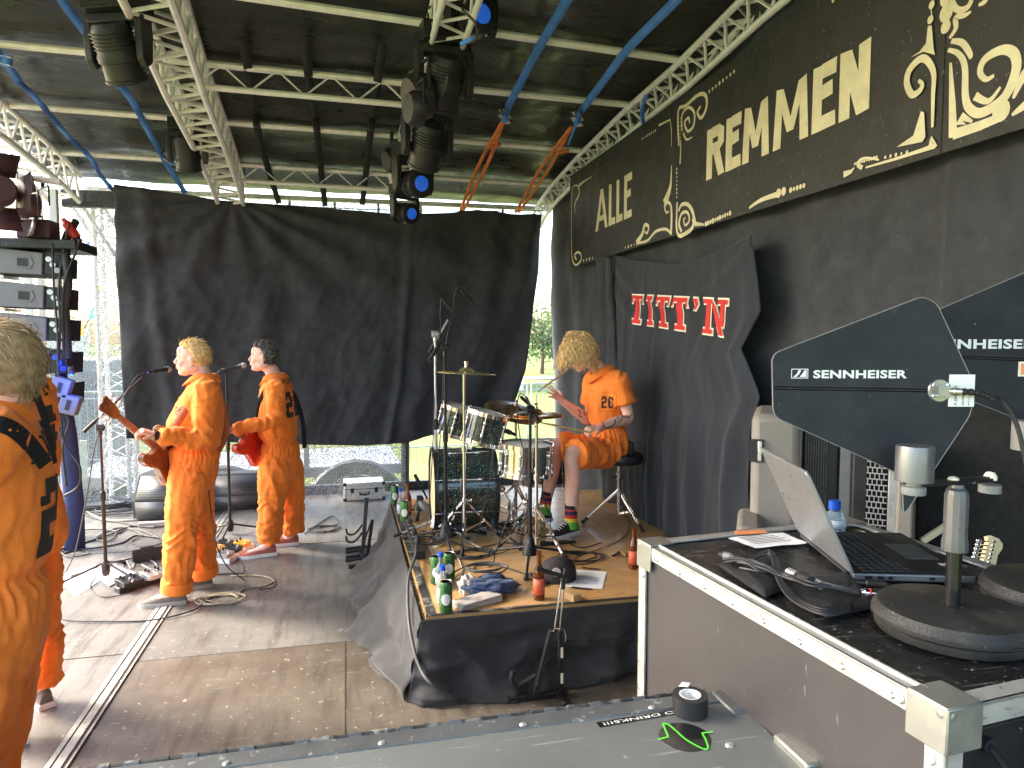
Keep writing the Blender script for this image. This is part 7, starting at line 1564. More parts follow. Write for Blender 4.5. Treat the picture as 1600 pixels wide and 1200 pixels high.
M['connm'] = mat('satin_nickel_flange', (.32, .32, .32), .3, metal=.8, var=.15, vs=60)
M['brasspl'] = mat('nickel_plug', (.6, .57, .5), .25, metal=.9, var=.1)
DA = 1.24                                # distance of the nearer board from the lens
def frontal(px, py, d): r_ = ray(px, py); return CP+r_*(d/ r_.dot(fw))
def antenna(label, outline, d, text_l, text_r, ty, th, slot, conn, logo, plate, turn=0.0):
    # a flat board, upright, facing the camera side
    c = frontal(sum(p[0] for p in outline)/len(outline), sum(p[1] for p in outline)/len(outline), d); n = -fw.copy(); n.z = 0; n.normalize(); n = Matrix.Rotation(turn, 3, 'Z') @ n; x = V((0, 0, 1)).cross(n)
    Mx = frame(c, x, (0, 0, 1)); Mi = Mx.inverted()
    def lp(px, py): r_ = ray(px, py); s = (c-CP).dot(n)/r_.dot(n); q = Mi @ (CP+r_*s); return V((q.x, q.y, 0))
    t = thing('antenna', label, 'antenna', (c.x, c.y, CZ+.2), 0, 'flat paddle antennas'); pl = [lp(*p) for p in outline]
    # rounded corners
    out = []; N_ = len(pl)
    for i, p in enumerate(pl):
        a, b = pl[i-1], pl[(i+1) % N_]; r_ = min(.016, (a-p).length*.4, (b-p).length*.4); p1 = p+(a-p).normalized()*r_; p2 = p+(b-p).normalized()*r_
        for k in range(5): u = k/4; out.append(p1*(1-u)**2+p*2*u*(1-u)+p2*u*u)
    mb = MB(); mb.prism([(q.x, q.y) for q in out], .008, Mx, -.004); bo = mb.build('board', M['antb'], t, smooth=0, bevel=.0015)
    mb = MB(); mb.tube([Mx @ (q+V((0, 0, .0035))) for q in out], .0009, 4, closed=True); mb.build('worn_edge', M['greypl'], bo)
    a, b = lp(*slot[0]), lp(*slot[1]); mb = MB(); z = V((0, 0, .0042))
    for dy in (.0022, -.0022): mb.cyl(Mx @ (a+z+V((0, dy, 0))), Mx @ (b+z+V((0, dy, 0))), .0012, seg=6)
    mb.build('slot_rim', M['blackgloss'], bo)
    if text_l is not None:
        a, b = lp(text_l, ty), lp(text_r, ty); h = (lp(text_l, ty-th)-a).y; s, full = ('SENNHEISER', 1)
        Mt_ = Mx @ Matrix.Translation(a+V((0, 0, .0046))) @ Matrix.Rotation(math.atan2(b.y-a.y, b.x-a.x), 4, 'Z')
        put_text('SENNHEISER', (b-a).length, h, Mt_, M['printw'], bo, bold=.035, space=1.06)
    if logo:
        a, b = lp(*logo[0]), lp(*logo[1]); mb = MB(); w_, h = b.x-a.x, a.y-b.y; o_ = V((a.x, b.y, .0046)); lw = .0013
        for q in ([(0, 0), (w_, 0), (w_, lw), (0, lw)], [(0, h-lw), (w_, h-lw), (w_, h), (0, h)], [(0, lw), (lw, lw), (lw, h-lw), (0, h-lw)], [(w_-lw, lw), (w_, lw), (w_, h-lw), (w_-lw, h-lw)],
                  [(w_*.12, h*.15), (w_*.32, h*.15), (w_*.5, h*.5), (w_*.58, h*.86), (w_*.42, h*.86), (w_*.34, h*.5)], [(w_*.5, h*.15), (w_*.9, h*.15), (w_*.9, h*.86), (w_*.78, h*.86), (w_*.66, h*.5)]):
            mb.face([tuple(o_+V((u, v, 0))) for u, v in q], Mx)
        mb.build('emblem', M['printw'], bo, smooth=0)
    if conn:
        k = lp(*conn); mb = MB(); Mk = Mx @ Matrix.Translation(k); mb.lathe([(.0, .006), (.019, .006), (.0205, .004), (.0205, .0)], Mk, 28); mb.box((0, 0, .012), (.02, .018, .014), Mk); cc = mb.build('connector_base', M['connm'], t)
        mb = MB()
        for sx in (-1, 1):
            for sy in (-1, 1): mb.lathe([(0, .003), (.003, .002), (.0034, 0)], Mk @ Matrix.Translation((sx*.0125, sy*.0095, .006)), 10)
        mb.build('screws', M['chrome'], cc)
        mb = MB(); p0, p1 = Mk @ V((.008, 0, .014)), Mk @ V((.026, -.001, .016)); mb.tube([p0, p0.lerp(p1, .4), p0.lerp(p1, .45), p1], [.006, .006, .0072, .0072], 12); mb.cyl(p1, p1+(p1-p0)*.35, .005, seg=10); mb.build('plug', M['brasspl'], cc)
        return t, Mx, lp, Mk
    return t, Mx, lp, None
t, AMx, lp, Mk = antenna('paddle-shaped black antenna board with a lead, in front of the other one', [(1205, 553), (1440, 463), (1462, 474), (1519, 598), (1516, 645), (1410, 806), (1408, 742), (1207, 650)], DA, 1269, 1415, 591, 13, ((1209, 606), (1452, 610)), (1466, 610), ((1235, 576), (1261, 591)), None, -.03)
mb = MB(); a, b = lp(1481, 585), lp(1519, 635); mb.box(((a.x+b.x)/2, (a.y+b.y)/2, .0046), (b.x-a.x, a.y-b.y, .0006), AMx); pl_ = mb.build('type_label', M['white'], t, smooth=0)
for i, (s_, xx, hh, w_) in enumerate((('A 2003-UHF', 1492, 5.5, .035), ('450-960 MHz', 1503, 4, .03), ('Made in Germany', 1512, 3, .026))):
    k = lp(xx, 633); Mt_ = AMx @ Matrix.Translation(k+V((0, 0, .0053))) @ Matrix.Rotation(R(90), 4, 'Z'); put_text(s_, w_, hh*.0009, Mt_, M['blackprint'], pl_, bold=.01)
# ribbed boot and coaxial lead
p = [Mk @ V(q) for q in [(.03, -.001, .017), (.05, -.002, .018), (.068, -.006, .018), (.083, -.014, .018)]]; pts = smoothpts(p, 8); n = len(pts)
mb = MB(); mb.tube(pts, [.0052+.0014*((i//2) % 2)-.0018*i/n for i in range(n)], 12); tag(mb.build('cable_boot', M['rubber'], smooth=40), 'ribbed black boot of the antenna lead', 'cable boot')
cable('black coaxial lead arching away from the antenna plug to the edge of the view', [p[-1]]+[frontal(x, y, DA) for x, y in [(1560, 622), (1578, 642), (1590, 668), (1598, 700), (1605, 740), (1604, 800)]], .0042, 'cable')
# nearer stand
st = atZ(1486, 985, CZ); SX, SY = st.x, st.y
def tstand(label, cx, cy, full=True):
    t = thing('table_stand', label, 'table stand', (cx, cy, CZ), 0, 'round based table stands')
    mb = MB(); mb.lathe([(0, .0), (.121, 0), (.123, .004), (.124, .014), (.117, .019), (.128, .021), (.128, .028), (.119, .043), (.11, .046), (0, .0462)], Matrix.Translation((cx, cy, CZ)), 72); mb.build('base', M['castiron'], t, smooth=30)
    mb = MB(); mb.lathe([(.1285, .0205), (.1295, .0205), (.1295, .0235), (.1285, .0235)], Matrix.Translation((cx, cy, CZ)), 72); mb.build('rubber_ring', M['rubber'], t, smooth=30)
    return t
M['castiron'] = mat('dusty_cast_iron', (.03, .03, .031), .45, metal=.2, var=.3, vs=12, bump=.3, bs=260, col2=(.075, .065, .05), mixs=8, mixlo=.5, mixhi=.68, spots=(.16, .15, .13), spotamt=.2, spotscale=60)
t = tstand('heavy round table stand with an adjustable pole and crossbar', SX, SY)
ztop = (CP+ray(1487, 762)*((SY)/ray(1487, 762).y)).z; pz = lambda y: A(1487, y, SY).z
mb = MB(); mb.cyl((SX, SY, CZ+.045), (SX, SY, pz(850)), .0125, seg=20); mb.build('lower_tube', M['blackgloss'], t)
mb = MB(); mb.lathe([(.014, pz(960)), (.021, pz(958)), (.021, pz(946)), (.013, pz(944))], Matrix.Translation((SX, SY, 0)), 24); mb.box((SX+.02, SY-.005, pz(952)), (.022, .014, .012)); mb.build('collar', M['blackmet'], t, bevel=.001)
mb = MB(); mb.lathe([(.013, pz(862)), (.0215, pz(860)), (.0215, pz(848)), (.0195, pz(840)), (.0195, pz(775)), (.0165, pz(766)), (.012, pz(762)), (.011, pz(757))], Matrix.Translation((SX, SY, 0)), 12); mb.build('grip', M['greysat'] if 'greysat' in M else M['greypl'], t, smooth=20)
a = A(1432, 757, SY-.02); b = A(1560, 748, SY+.02); mb = MB(); mb.bar(a, b, .02, .007); mb.bar(a.lerp(b, .45)+V((0, 0, .004)), b+V((0, 0, .004)), .012, .004); mb.build('crossbar', M['blackmet'], t, bevel=.001)
mb = MB(); p = a.lerp(b, .43)+V((0, 0, .005)); mb.ell(p, (.009, .009, .005)); mb.build('screw', M['cream'], t)
mb = MB(); p = A(1547, 752, SY+.015); mb.lathe([(.011, .003), (.011, .009), (.007, .016), (0, .018)], Matrix.Translation(p), 16); mb.build('nut', M['cream'], t)
mb = MB(); mb.lathe([(.0, -.02), (.018, -.02)]+[(.018, -.006), (.01, -.004)], Matrix.Translation(p), 24); mb.build('thumb_wheel', M['greypl'], t)
cup = A(1428, 752, SY-.02); mb = MB(); mb.lathe([(.024, -.0), (.0295, .001), (.0295, .058), (.0285, .061), (.0, .061)], Matrix.Translation(cup), 40); mb.build('cup', M['cupgrey'] if 'cupgrey' in M else M['greypl'], t, smooth=30)
mb = MB(); mb.lathe([(0, -.022), (.018, -.022), (.019, -.02), (.019, -.009), (.012, -.007), (.012, 0)], Matrix.Translation(cup), 22); mb.build('thumb_wheel', M['greypl'], t)
# farther antenna on its own stand, partly out of view
D2 = 1.42
t, BMx, lp2, _ = antenna('black antenna board farther back and cut off by the edge of the view', [(1455, 488), (1700, 383), (1740, 410), (1840, 560), (1840, 620), (1700, 760), (1640, 675), (1450, 600)], D2, 1437, 1616, 545, 15, ((1500, 558), (1700, 566)), None, None, None, .0)
M['ostk'] = mat('orange_sticker', (.8, .3, .12), .5, var=.1)
a, b = lp2(1589, 565), lp2(1612, 588); mb = MB(); mb.box(((a.x+b.x)/2, (a.y+b.y)/2, .0046), (b.x-a.x, a.y-b.y, .0006), BMx); sk_ = mb.build('sticker', M['cream'], t, smooth=0); mb = MB(); mb.box(((a.x+b.x)/2+.001, (a.y+b.y)/2, .0052), ((b.x-a.x)*.75, (a.y-b.y)*.75, .0005), BMx); mb.build('sticker_print', M['ostk'], sk_, smooth=0)
s2 = atZ(1650, 945, CZ); t = tstand('second round based table stand at the edge of the view', s2.x, s2.y)
mb = MB(); mb.cyl((s2.x, s2.y, CZ+.045), (s2.x, s2.y, 1.62), .0125, seg=18); mb.build('lower_tube', M['blackgloss'], t)
p = frontal(1608, 680, D2-.03); mb = MB(); mb.lathe([(.024, 0), (.0295, .001), (.0295, .058), (.0, .061)], Matrix.Translation(p+V((0, 0, -.03))), 36); mb.build('cup', M['greypl'], t, smooth=30); mb = MB(); mb.bar(p+V((0, 0, -.035)), V((s2.x, s2.y, p.z-.035)), .02, .007); mb.build('crossbar', M['blackmet'], t)
# ================================================ LAPTOP
M['lapgrey'] = mat('dark_grey_laptop_shell', (.16, .165, .175), .38, metal=.5, var=.06, vs=20); M['laplid'] = mat('silver_grey_laptop_lid', (.33, .34, .36), .36, metal=.55, var=.05, vs=15, spots=(.5, .5, .5), spotamt=.18); M['keys'] = mat('laptop_keys', (.012, .012, .014), .4, var=.1)
kA = atZ(1335, 900, CZ+.015); kC = atZ(1250, 832, CZ+.015)
hy = (kC-kA); hy.z = 0; hy.normalize(); hx = V((hy.y, -hy.x, 0))
LM = Matrix(((hx.x, hy.x, 0, kA.x), (hx.y, hy.y, 0, kA.y), (0, 0, 1, CZ+.004), (0, 0, 0, 1)))
t = thing('laptop', 'open grey laptop standing on the big flight case, lid edge towards the viewer', 'laptop', kA)
D_ = .255; LWd = .334
mb = MB(); mb.prism([(0, .004), (D_-.008, 0), (D_, .006), (D_, LWd-.006), (D_-.008, LWd), (0, LWd)], .015, LM, 0); mb.build('base', M['lapgrey'], t, smooth=0, bevel=.003)
mb = MB(); mb.box((D_*.5, LWd/2, .0156), (D_-.012, LWd-.012, .0012), LM); dk = mb.build('deck', M['keys'], t, smooth=0)
for r_ in range(6):
    for c_ in range(14):
        if r_ == 5 and 4 <= c_ <= 8: continue
        k = MB(); k.box((.028+r_*.0185, .022+c_*.0218, .0175), (.0155, .0185, .0022), LM); k.build('key', M['keyt'] if 'keyt' in M else M['blackpl'], dk, smooth=0, bevel=.0012)
mb = MB(); mb.box((.028+5*.0185, .022+6*.0218, .0175), (.0155, .105, .0022), LM); mb.build('key', M['blackpl'], dk, smooth=0, bevel=.0012)
mb = MB(); mb.box((.195, LWd*.5, .0166), (.07, .115, .0008), LM); mb.build('touchpad', M['lapgrey'], dk, smooth=0)
mb = MB(); mb.box((.225, .05, .0166), (.025, .02, .0008), LM); mb.build('sticker', M['redpl'], dk, smooth=0); mb = MB(); mb.box((.225, .075, .0166), (.025, .012, .0008), LM); mb.build('sticker', M['white'], dk, smooth=0)
for i, (xx, w_, m_) in enumerate(((.03, .014, 'blackgloss'), (.055, .012, 'blackgloss'), (.075, .008, 'blackgloss'), (.16, .01, 'blackgloss'))): mb = MB(); mb.box((xx, .0018, .008), (w_, .005, .0055), LM); mb.build('port', M[m_], t, smooth=0)
la = R(115); lx, lz = math.cos(la), math.sin(la); HL = .238
def lid(u, v, w_): return LM @ V((lx*u-lz*w_*-1*0-w_*lz*0+0, v, .018+lz*u)) + (LM.to_3x3() @ V((-lz*w_, 0, lx*w_)))
mb = MB(); P_ = []
for w_ in (0, .007):
    for u, v in ((0, 0), (HL-.008, 0), (HL, .008), (HL, LWd-.008), (HL-.008, LWd), (0, LWd)): P_.append(lid(u, v, w_))
mb.add(P_, [[0, 1, 2, 3, 4, 5], [11, 10, 9, 8, 7, 6]]+[[i, (i+1) % 6, 6+(i+1) % 6, 6+i][::-1] for i in range(6)]); ld = mb.build('lid', M['laplid'], t, smooth=0, bevel=.002)
mb = MB(); mb.add([lid(u, v, -.0006) for u, v in ((.012, .006), (HL-.006, .006), (HL-.006, LWd-.006), (.012, LWd-.006))], [[0, 1, 2, 3]]); mb.build('screen', M['blackgloss'], ld, smooth=0)
mb = MB(); mb.cyl(LM @ V((-.001, .02, .014)), LM @ V((-.001, LWd-.02, .014)), .006, seg=12); mb.build('hinge', M['blackpl'], t)
# plugs beside it
for i, (y0, zz) in enumerate(((900, .012), (914, .01))):
    a = atZ(1338+i*14, y0+10, CZ+zz); b = atZ(1385+i*10, y0+14, CZ+zz); mb = MB(); mb.tube([a, a.lerp(b, .3), a.lerp(b, .35), b], [.003, .0045, .007, .0065], 12); tag(mb.build('plug', M['rubber']), ['ribbed black plug against the laptop, upper one', 'ribbed black plug against the laptop, lower one'][i], 'plug', 'plugs beside the laptop')
# ================================================ PAPER, POUCH, CABLE BUNDLE, BOTTLE ON THE CASE
cz = lambda x, y, h=.0: atZ(x, y, CZ+h)
sheet('info_sheet', 'white printed sheet on the far end of the big case behind the laptop lid', [cz(1137, 842), cz(1222, 833), cz(1262, 850), cz(1180, 858)], M['paper'], CZ, lines=6)
q_ = [cz(1147, 832), cz(1190, 830), cz(1200, 835), cz(1152, 838)]; mb = MB(); mb.add([V((p.x, p.y, CZ+.004)) for p in q_], [[0, 1, 2, 3]]); tag(mb.build('orange_tape', M['ostk'], solid=.0008, smooth=0), 'orange tape strip above the printed sheet', 'tape')
M['pouch'] = mat('black_nylon_pouch', (.016, .016, .018), .6, var=.3, vs=20, bump=.5, bs=300)
def pouchf(name, label, pts, h, seed):
    P_ = [cz(*p) for p in pts]; f = coons([P_[0], P_[1]], [P_[3], P_[2]], [P_[0], P_[3]], [P_[1], P_[2]]); mb = MB()
    def g(u, v): q = f(u, v); e = min(u, 1-u, v, 1-v); return (q.x, q.y, CZ+.002+h*(min(1, e*7)**.5)*(1+.35*noise.noise(V((u*4, v*3, seed)))+.15*noise.noise(V((u*12, v*8, seed)))))
    mb.grid(g, 40, 26); mb.grid(lambda u, v: (f(u, v).x, f(u, v).y, CZ+.001), 6, 6); return tag(mb.build(name, M['pouch'], smooth=180), label, 'pouch', 'black nylon pouches')
pp = pouchf('pouch', 'black nylon pouch with pale lettering under the leads at the case edge', [(1122, 885), (1205, 870), (1265, 905), (1195, 935)], .014, 1); pouchf('pouch', 'flat black nylon pouch between the leads and the round stand base', [(1215, 915), (1330, 895), (1375, 950), (1290, 968)], .012, 2)
Mt_ = frame(cz(1192, 893, .02), (cz(1158, 886, .02)-cz(1192, 893, .02)), (cz(1186, 903, .02)-cz(1192, 893, .02)), None); put_text('NNHEISER', .05, .009, Mt_, M['printw'], pp, name='pouch_lettering', bold=.03)
GB = 'leads bundled on the big case'
def cc_(l, h0=.0): return [cz(x, y, h) for x, y, h in l]
for i in range(5):
    e = i*3.4; k = [0, 4, -3, 5, -2][i]; cable(['outermost lead', 'second lead', 'third lead', 'fourth lead', 'innermost lead'][i]+' of the grey bundle in front of the laptop', cc_([(1132+k, 870+e*.7, .018), (1160, 872+e*.4+k*.6, .026+.003*i), (1190+k, 880+e*.9, .03+.004*(i % 2)), (1220, 892+e*.3+k, .024), (1262, 902+e*.9, .026+.004*(i % 3)), (1300+k, 914+e*.3, .03), (1345, 921+e*.6, .02)]), .0031, 'gcable' if i % 2 else 'cable', GB)
for i in range(3): cable(['outer', 'middle', 'inner'][i]+' black lead of the loop hanging over the pouches', cc_([(1180-i*3, 876, .02), (1188, 864+i*2, .03), (1204, 861+i*3, .034), (1214-i*3, 878, .03), (1222-i*3, 908, .02), (1245-i*3, 935+i*2, .014), (1290, 953+i*4, .018), (1330, 945+i*4, .014)]), .0036, 'cable', GB)
for i, (a, b, h_, r_, m_) in enumerate([((1252, 902), (1268, 910), .03, .012, 'rubber'), ((1232, 893), (1245, 899), .028, .0088, 'alub'), ((1272, 909), (1283, 915), .027, .0085, 'alub')]):
    mb = MB(); mb.tube([cz(*a, h_), cz(*b, h_)], r_, 14); tag(mb.build('cable_tie', M[m_]), ['wide black strap round the grey lead bundle', 'silvery tape band on the bundle, before the strap', 'silvery tape band on the bundle, behind the strap'][i], 'cable tie')
def xlr(label, a, b, h_, m_='chrome'):
    a, b = cz(*a, h_), cz(*b, h_); t = thing('audio_plug', label, 'plug', a, 0, 'audio plugs on the big case'); mb = MB(); mb.tube([a, a.lerp(b, .35), a.lerp(b, .4), b], [.0045, .0075, .0092, .0095], 16); mb.build('shell', M[m_], t)
    mb = MB(); mb.tube([b, b+(b-a)*.35], [.0098, .0092], 16); mb.build('sleeve', M['rubber'], t)
xlr('chrome and black plug at the end of the bundle by the stand base', (1340, 925), (1368, 928), .018); xlr('dark plug under the chrome one by the stand base', (1352, 935), (1378, 932), .012, 'blackmet'); xlr('grey plug at the far end of the lead bundle', (1150, 873), (1132, 868), .02, 'greypl')
mb = MB(); a = cz(1358, 927, .018); b = cz(1361, 927.3, .018); mb.tube([a, b], .0099, 14); tag(mb.build('red_ring', M['redpl']), 'thin red ring on the chrome plug', 'ring')
p = cz(1303, 827); bottle(p, 'water bottle with a blue cap behind the laptop', .02+A(1303, 800, p.y).z-CZ, .03, 'glassc', 'bluecap', 'palelabel', 'water bottles')
cable('clear-grey lead behind the laptop lid', [cz(1300, 824, .004), cz(1330, 820, .008), cz(1360, 828, .006), cz(1380, 836, .006)], .004, 'wcable')
M['ampblk'] = mat('black_amplifier_cloth', (.012, .012, .012), .9, var=.3, vs=20)
# ================================================ CASES, AMPS AND GUITAR BEHIND THE BIG CASE
M['beige'] = mat('taupe_painted_case', (.21, .19, .168), .6, var=.1, vs=4, bump=.2, bs=200)
def zbox(label, name, px0, px1, pyt, d, dep, mat_, cat, zb0=.0, bevel=.02):
    """upright box facing the stage; its front edge stands d metres in front of the lens"""
    a = frontal(px0, pyt, d); b = frontal(px1, pyt, d); m_ = (a+b)/2; q = m_-CP; q.z = 0; w_ = q.length*math.tan(math.atan((px1-800)/FPX)-math.atan((px0-800)/FPX)); q.normalize(); x = V((q.y, -q.x, 0)); n = q
    Bx = Matrix(((x.x, n.x, 0, m_.x), (x.y, n.y, 0, m_.y), (0, 0, 1, 0), (0, 0, 0, 1))); t = thing(name, label, cat, (m_.x, m_.y, zb0)); mb = MB()
    mb.box((0, dep/2, (a.z+zb0)/2), (w_, dep, a.z-zb0), Bx); mb.build('body', M[mat_], t, bevel=bevel); return t, Bx, w_, a.z
t, Bx, w_, z1 = zbox('tall taupe case standing behind the laptop', 'taupe_case', 1174, 1252, 648, 2.6, .4, 'beige', 'case', bevel=.03)
z = frontal(1180, 706, 2.6).z; mb = MB(); mb.box((-w_/2+.02, -.002, z), (.05, .012, .085), Bx); r_ = mb.build('catch_recess', M['blackpl'], t, smooth=0); mb = MB(); mb.box((-w_/2+.032, -.012, z), (.014, .012, .075), Bx); mb.build('catch', M['alub'], r_, bevel=.002)
zbox('low taupe case in front of the tall one', 'taupe_case', 1150, 1192, 824, 2.45, .3, 'beige', 'case', bevel=.02)
t, Bx, w_, z1 = zbox('ribbed black equipment rack between the taupe case and the grille', 'equipment_rack', 1254, 1314, 650, 2.68, .35, 'blackpl', 'rack', bevel=.01)
for i in range(9): mb = MB(); mb.box((-w_/2+.015+i*.009, -.004, z1-.35), (.004, .012, .62), Bx); mb.build('cooling_rib', M['greysat'], t, smooth=0)
z1 = frontal(1320, 690, 2.6).z; t, Bx, w_, z1 = zbox('narrow grey metal upright between the black rack and the grille', 'metal_upright', 1314, 1331, 680, 2.62, .04, 'greypl', 'upright', bevel=.003)
t, Bx, w_, z1 = zbox('black loudspeaker with a pale slotted metal grille', 'loudspeaker', 1331, 1404, 690, 2.55, .3, 'blackpl', 'loudspeaker', bevel=.01)
gx0, gx1 = -w_/2+w_*.34, -w_/2+w_*.79; gw = gx1-gx0; mb = MB(); mb.box(((gx0+gx1)/2, -.003, z1-.4), (gw, .006, .78), Bx); g_ = mb.build('grille', M['blackgloss'], t, smooth=0)
mb = MB()
for r_ in range(36):
    z = z1-.02-r_*.021
    for k in range(4): mb.box((gx0+gw*(k+.25+.5*(r_ % 2))/4.5, -.009, z), (.0034, .004, .02), Bx)
    mb.box(((gx0+gx1)/2, -.0095, z-.0105), (gw, .004, .0036), Bx)
q_ = mb.build('slotted_sheet', M['galv'], g_, smooth=0); q_['kind'] = 'stuff'
mb = MB(); mb.box((gx1+.018, -.006, z1-.4), (.03, .012, .78), Bx); mb.build('side_rail', M['galv'], t, bevel=.002)
zbox('taupe amplifier case behind the antenna stand', 'amplifier_case', 1404, 1431, 690, 2.3, .28, 'beige', 'case', bevel=.008)
t, Bx, w_, z1 = zbox('large black amplifier cabinet behind the antenna stand', 'amplifier', 1432, 1660, 640, 2.36, .22, 'ampblk', 'amplifier', bevel=.01)
q0, q1 = frontal(1440, 846, 2.35), frontal(1478, 822, 2.35); mb = MB(); mb.bar(q0, q1, .012, .02); mb.build('gold_piping', M['gold'], t)
# guitar headstock in the far right background
M['maple'] = mat('pale_maple', (.72, .6, .36), .4, var=.1, vs=12)
GY = 0; g0 = frontal(1540, 905, 2.2)
t = thing('electric_guitar', 'guitar with a pale maple headstock leaning beyond the big case', 'guitar', (g0.x, g0.y, .2))
def gl_(x, y): return frontal(x, y, 2.2)
mb = MB(); P_ = [(1534, 888), (1541, 862), (1545, 848), (1543, 840), (1552, 838), (1562, 842), (1568, 850), (1567, 858), (1560, 868), (1556, 888)]; vs = [gl_(*p) for p in P_]; n = len(vs); mb.add(vs+[v+V((0, .016, 0)) for v in vs], [list(range(n)), list(range(n, 2*n))[::-1]]+[[i, n+i, n+(i+1) % n, (i+1) % n] for i in range(n)]); hs = mb.build('headstock', M['maple'], t, smooth=0, bevel=.003)
for i in range(6): p = gl_(1544-i*1.7, 846+i*6.4); mb = MB(); mb.cyl(p, p+V((-.03, 0, .004)), .003, seg=8); mb.ell(p+V((-.036, 0, .005)), (.01, .006, .008)); mb.cyl(p+V((.016, -.008, 0)), p+V((.016, .0, 0)), .005, seg=8); mb.build('tuning_peg', M['chrome'], hs)
mb = MB(); d = (gl_(1545, 888)-gl_(1555, 845)).normalized(); p0 = gl_(1545, 886); mb.bar(p0, p0+d*.5, .05, .02, (0, 1, 0)); mb.build('neck', M['maple'], t, bevel=.005)
mb = MB(); p1 = p0+d*.66; mb.ell(p1, (.15, .025, .2)); mb.build('body', M['gred'], t)
# ================================================ NEAREST CASE WITH THE TAPE ROLL
FZ = 1.05
M['fgtop'] = mat('grey_laminate_lid', (.13, .137, .135), .42, var=.14, vs=4, bump=.15, bs=420, rvar=.1, spots=(.36, .36, .35), spotamt=.17, spotscale=48, scr=(.34, .34, .33), scrt=.69); M['fgedge'] = mat('worn_dark_extrusion', (.13, .135, .14), .4, metal=.4, var=.2, vs=9, spots=(.4, .4, .38), spotamt=.24, spotscale=50)
f0 = atZ(150, 1199, FZ); f1 = atZ(1102, 1078, FZ); fx = (f1-f0); fx.z = 0; FLn = fx.length; fx.normalize(); fy = V((fx.y, -fx.x, 0)); FD = .62
FM = Matrix(((fx.x, fy.x, 0, f0.x), (fx.y, fy.y, 0, f0.y), (0, 0, 1, 0), (0, 0, 0, 1)))
r0 = atZ(1132, 1092, FZ); r1 = atZ(1232, 1199, FZ); lr0, lr1 = FM.inverted() @ r0, FM.inverted() @ r1
EXT = .5; FX1 = FLn+.04
def fb(mb, x0, x1, y0, y1, z0, z1): mb.box(((x0+x1)/2, (y0+y1)/2, (z0+z1)/2), (x1-x0, y1-y0, z1-z0), FM)
t = thing('flight_case', 'nearest grey lidded case with stickers and a black tape roll', 'flight case', FM @ V((.6, .3, 0)))
mb = MB(); fb(mb, -EXT, FX1, .052, FD, FZ-.018, FZ-.002); mb.build('lid', M['fgtop'], t, smooth=0, bevel=.002)
mb = MB(); fb(mb, -EXT, FX1-.02, .004, .05, FZ-.03, FZ-.0005); mb.build('lid_rail', M['fgedge'], t, smooth=0, bevel=.003)
mb = MB(); fb(mb, -EXT, FX1, .01, FD, .1, FZ-.03); mb.build('body', M['lamin'], t, smooth=0)
mb = MB(); mb.cyl(FM @ V((-EXT, -.001, FZ-.004)), FM @ V((FLn, -.001, FZ-.004)), .0055, seg=10); hg = mb.build('hinge_rod', M['worn'], t)
n = 26
for i in range(n):
    x0 = -.1+(FLn+.08)*i/n; mb = MB(); mb.cyl(FM @ V((x0, -.001, FZ-.004)), FM @ V((x0+(FLn+.08)/n*.52, -.001, FZ-.004)), .0072, seg=12); mb.build('hinge_knuckle', M['fgedge'] if i % 2 else M['worn'], hg)
for i in range(5):
    x = .22+i*.27; mb = MB(); mb.lathe([(0, .003), (.0045, .0028), (.007, 0)], FM @ Matrix.Translation((x, .04, FZ)), 16); mb.build('rivet', M['alub'], t)
q = atZ(1140, 1163, FZ); mb = MB(); mb.lathe([(0, .004), (.006, .003), (.0085, 0)], Matrix.Translation(q+V((0, 0, -.002))), 18); mb.build('rivet', M['alub'], t)
q0 = atZ(1103, 1078, FZ); mb = MB(); lq = FM.inverted() @ q0; mb.box((lq.x+.035, .055, FZ-.02), (.06, .09, .05), FM); mb.build('corner', M['fgedge'], t, bevel=.006)
lq = FM.inverted() @ atZ(1235, 1180, FZ); mb = MB(); mb.box((lq.x+.012, lq.y, FZ-.012), (.03, .1, .05), FM); mb.build('latch', M['nickel'], t, bevel=.005)
# stickers: upside-down warning strip and round sticker with the green wave
def fpx(x, y): p = atZ(x, y, FZ); return p
sa, sb, sc2, sdd = fpx(936, 1128), fpx(1066, 1106), fpx(1060, 1118), fpx(945, 1138)
dx = (sa-sb); dx.z = 0; wS = dx.length; dx.normalize(); dyv = V((dx.y, -dx.x, 0));  # reading direction runs towards the far left (upside down for the viewer)
Mst = Matrix(((dx.x, -dyv.x, 0, sb.x), (dx.y, -dyv.y, 0, sb.y), (0, 0, 1, FZ-.0014), (0, 0, 0, 1)))
hS = .018
up_dir = (Mst.to_3x3() @ V((0, 1, 0)))
if up_dir.dot(CP-sb) < 0: Mst = Matrix(((dx.x, dyv.x, 0, sb.x), (dx.y, dyv.y, 0, sb.y), (0, 0, 1, FZ-.0014), (0, 0, 0, 1)))
mb = MB(); mb.box((wS/2-.01, hS/2-.002, .0), (wS+.03, hS, .0006), Mst); st_ = mb.build('warning_strip', M['blackgloss'], t, smooth=0)
put_text('NO DRINKS!!!', wS*.97, hS*.55, Mst @ Matrix.Translation((.0, .003, .0007)), M['printw'], st_, bold=.01)
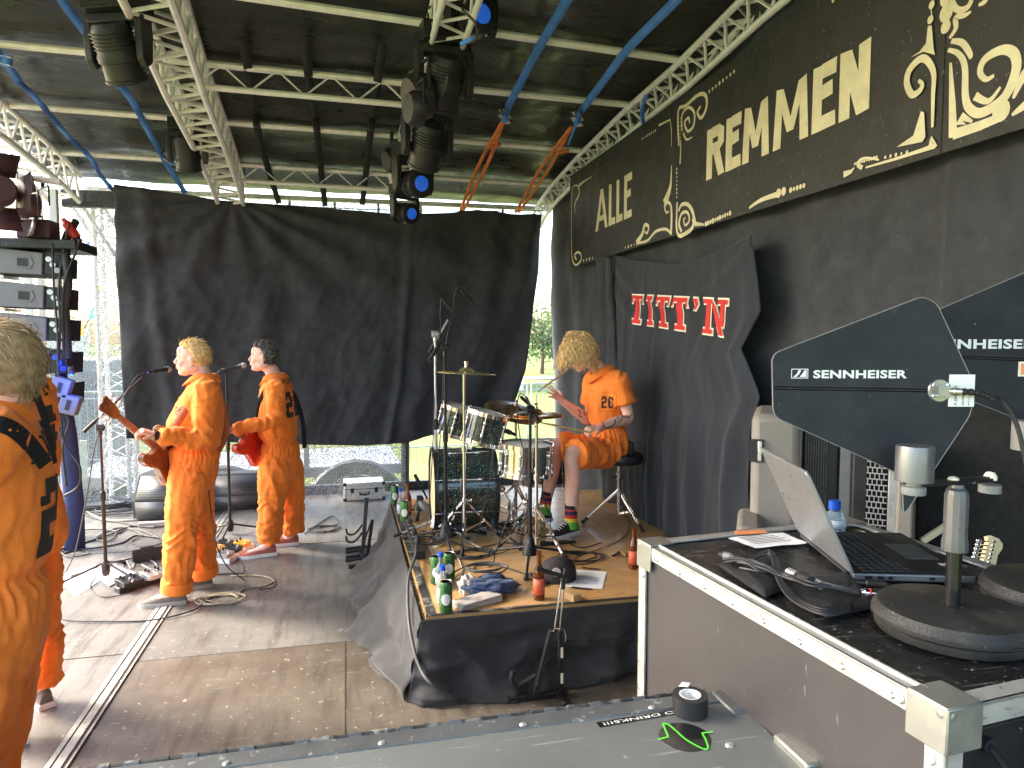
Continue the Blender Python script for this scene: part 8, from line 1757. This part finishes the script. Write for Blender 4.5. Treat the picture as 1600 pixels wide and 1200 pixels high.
M['neon'] = mat('bright_green_print', (.12, .85, .05), .5, var=0)
ce = fpx(1070, 1150); mb = MB(); mb.lathe([(0, .0009), (.0475, .0008), (.048, 0)], Matrix.Translation((ce.x, ce.y, FZ-.0018)), 56); rs = mb.build('round_sticker', M['blackgloss'], t, smooth=30)
wp = [fpx(x, y) for x, y in [(1028, 1155), (1044, 1151), (1038, 1136), (1036, 1131), (1040, 1130), (1049, 1135), (1072, 1155), (1095, 1168), (1104, 1170), (1106, 1166), (1102, 1154), (1097, 1145), (1114, 1143)]]
mb = MB(); pts = [V((p.x, p.y, FZ-.0004)) for p in wp[:2]+smoothpts(wp[1:12], 5)+wp[12:]]; vs = []; n = len(pts)
for i, p in enumerate(pts):
    d = (pts[min(i+1, n-1)]-pts[max(i-1, 0)]); d.z = 0; d = d.normalized() if d.length > 1e-6 else V((1, 0, 0)); s_ = V((-d.y, d.x, 0))*.0016; vs += [p-s_, p+s_]
mb.add(vs, [[2*i, 2*i+1, 2*i+3, 2*i+2] for i in range(n-1)]); mb.build('wave_print', M['neon'], rs, smooth=0, solid=.0003)
# tape roll
tp0 = fpx(1078, 1112); t = thing('tape_roll', 'roll of black tape with a white core on the nearest case', 'tape roll', tp0)
rT = .0345; mb = MB(); mb.lathe([(.0215, 0), (rT, 0), (rT+.0004, .02), (rT, .036), (.0215, .036), (.0215, 0)], Matrix.Translation(tp0), 48); 
mb.build('tape', M['blackpl'], t, smooth=30)
mb = MB(); mb.lathe([(.0195, .0005), (.0214, .0005), (.0214, .0367), (.0195, .0367), (.0195, .0005)], Matrix.Translation(tp0), 40); mb.build('core', M['white'], t, smooth=30)
mb = MB(); q = tp0+V((.002, .03, .039)); mb.add([q+V(v) for v in [(-.012, 0, 0), (.0, .008, .004), (.012, .0, .002), (.02, .012, -.002), (.004, -.01, .001), (-.006, -.008, .003)]], [[0, 4, 1], [4, 2, 1], [2, 3, 1], [0, 5, 4]]); mb.build('torn_end', M['paper'], t, smooth=0, solid=.0006)
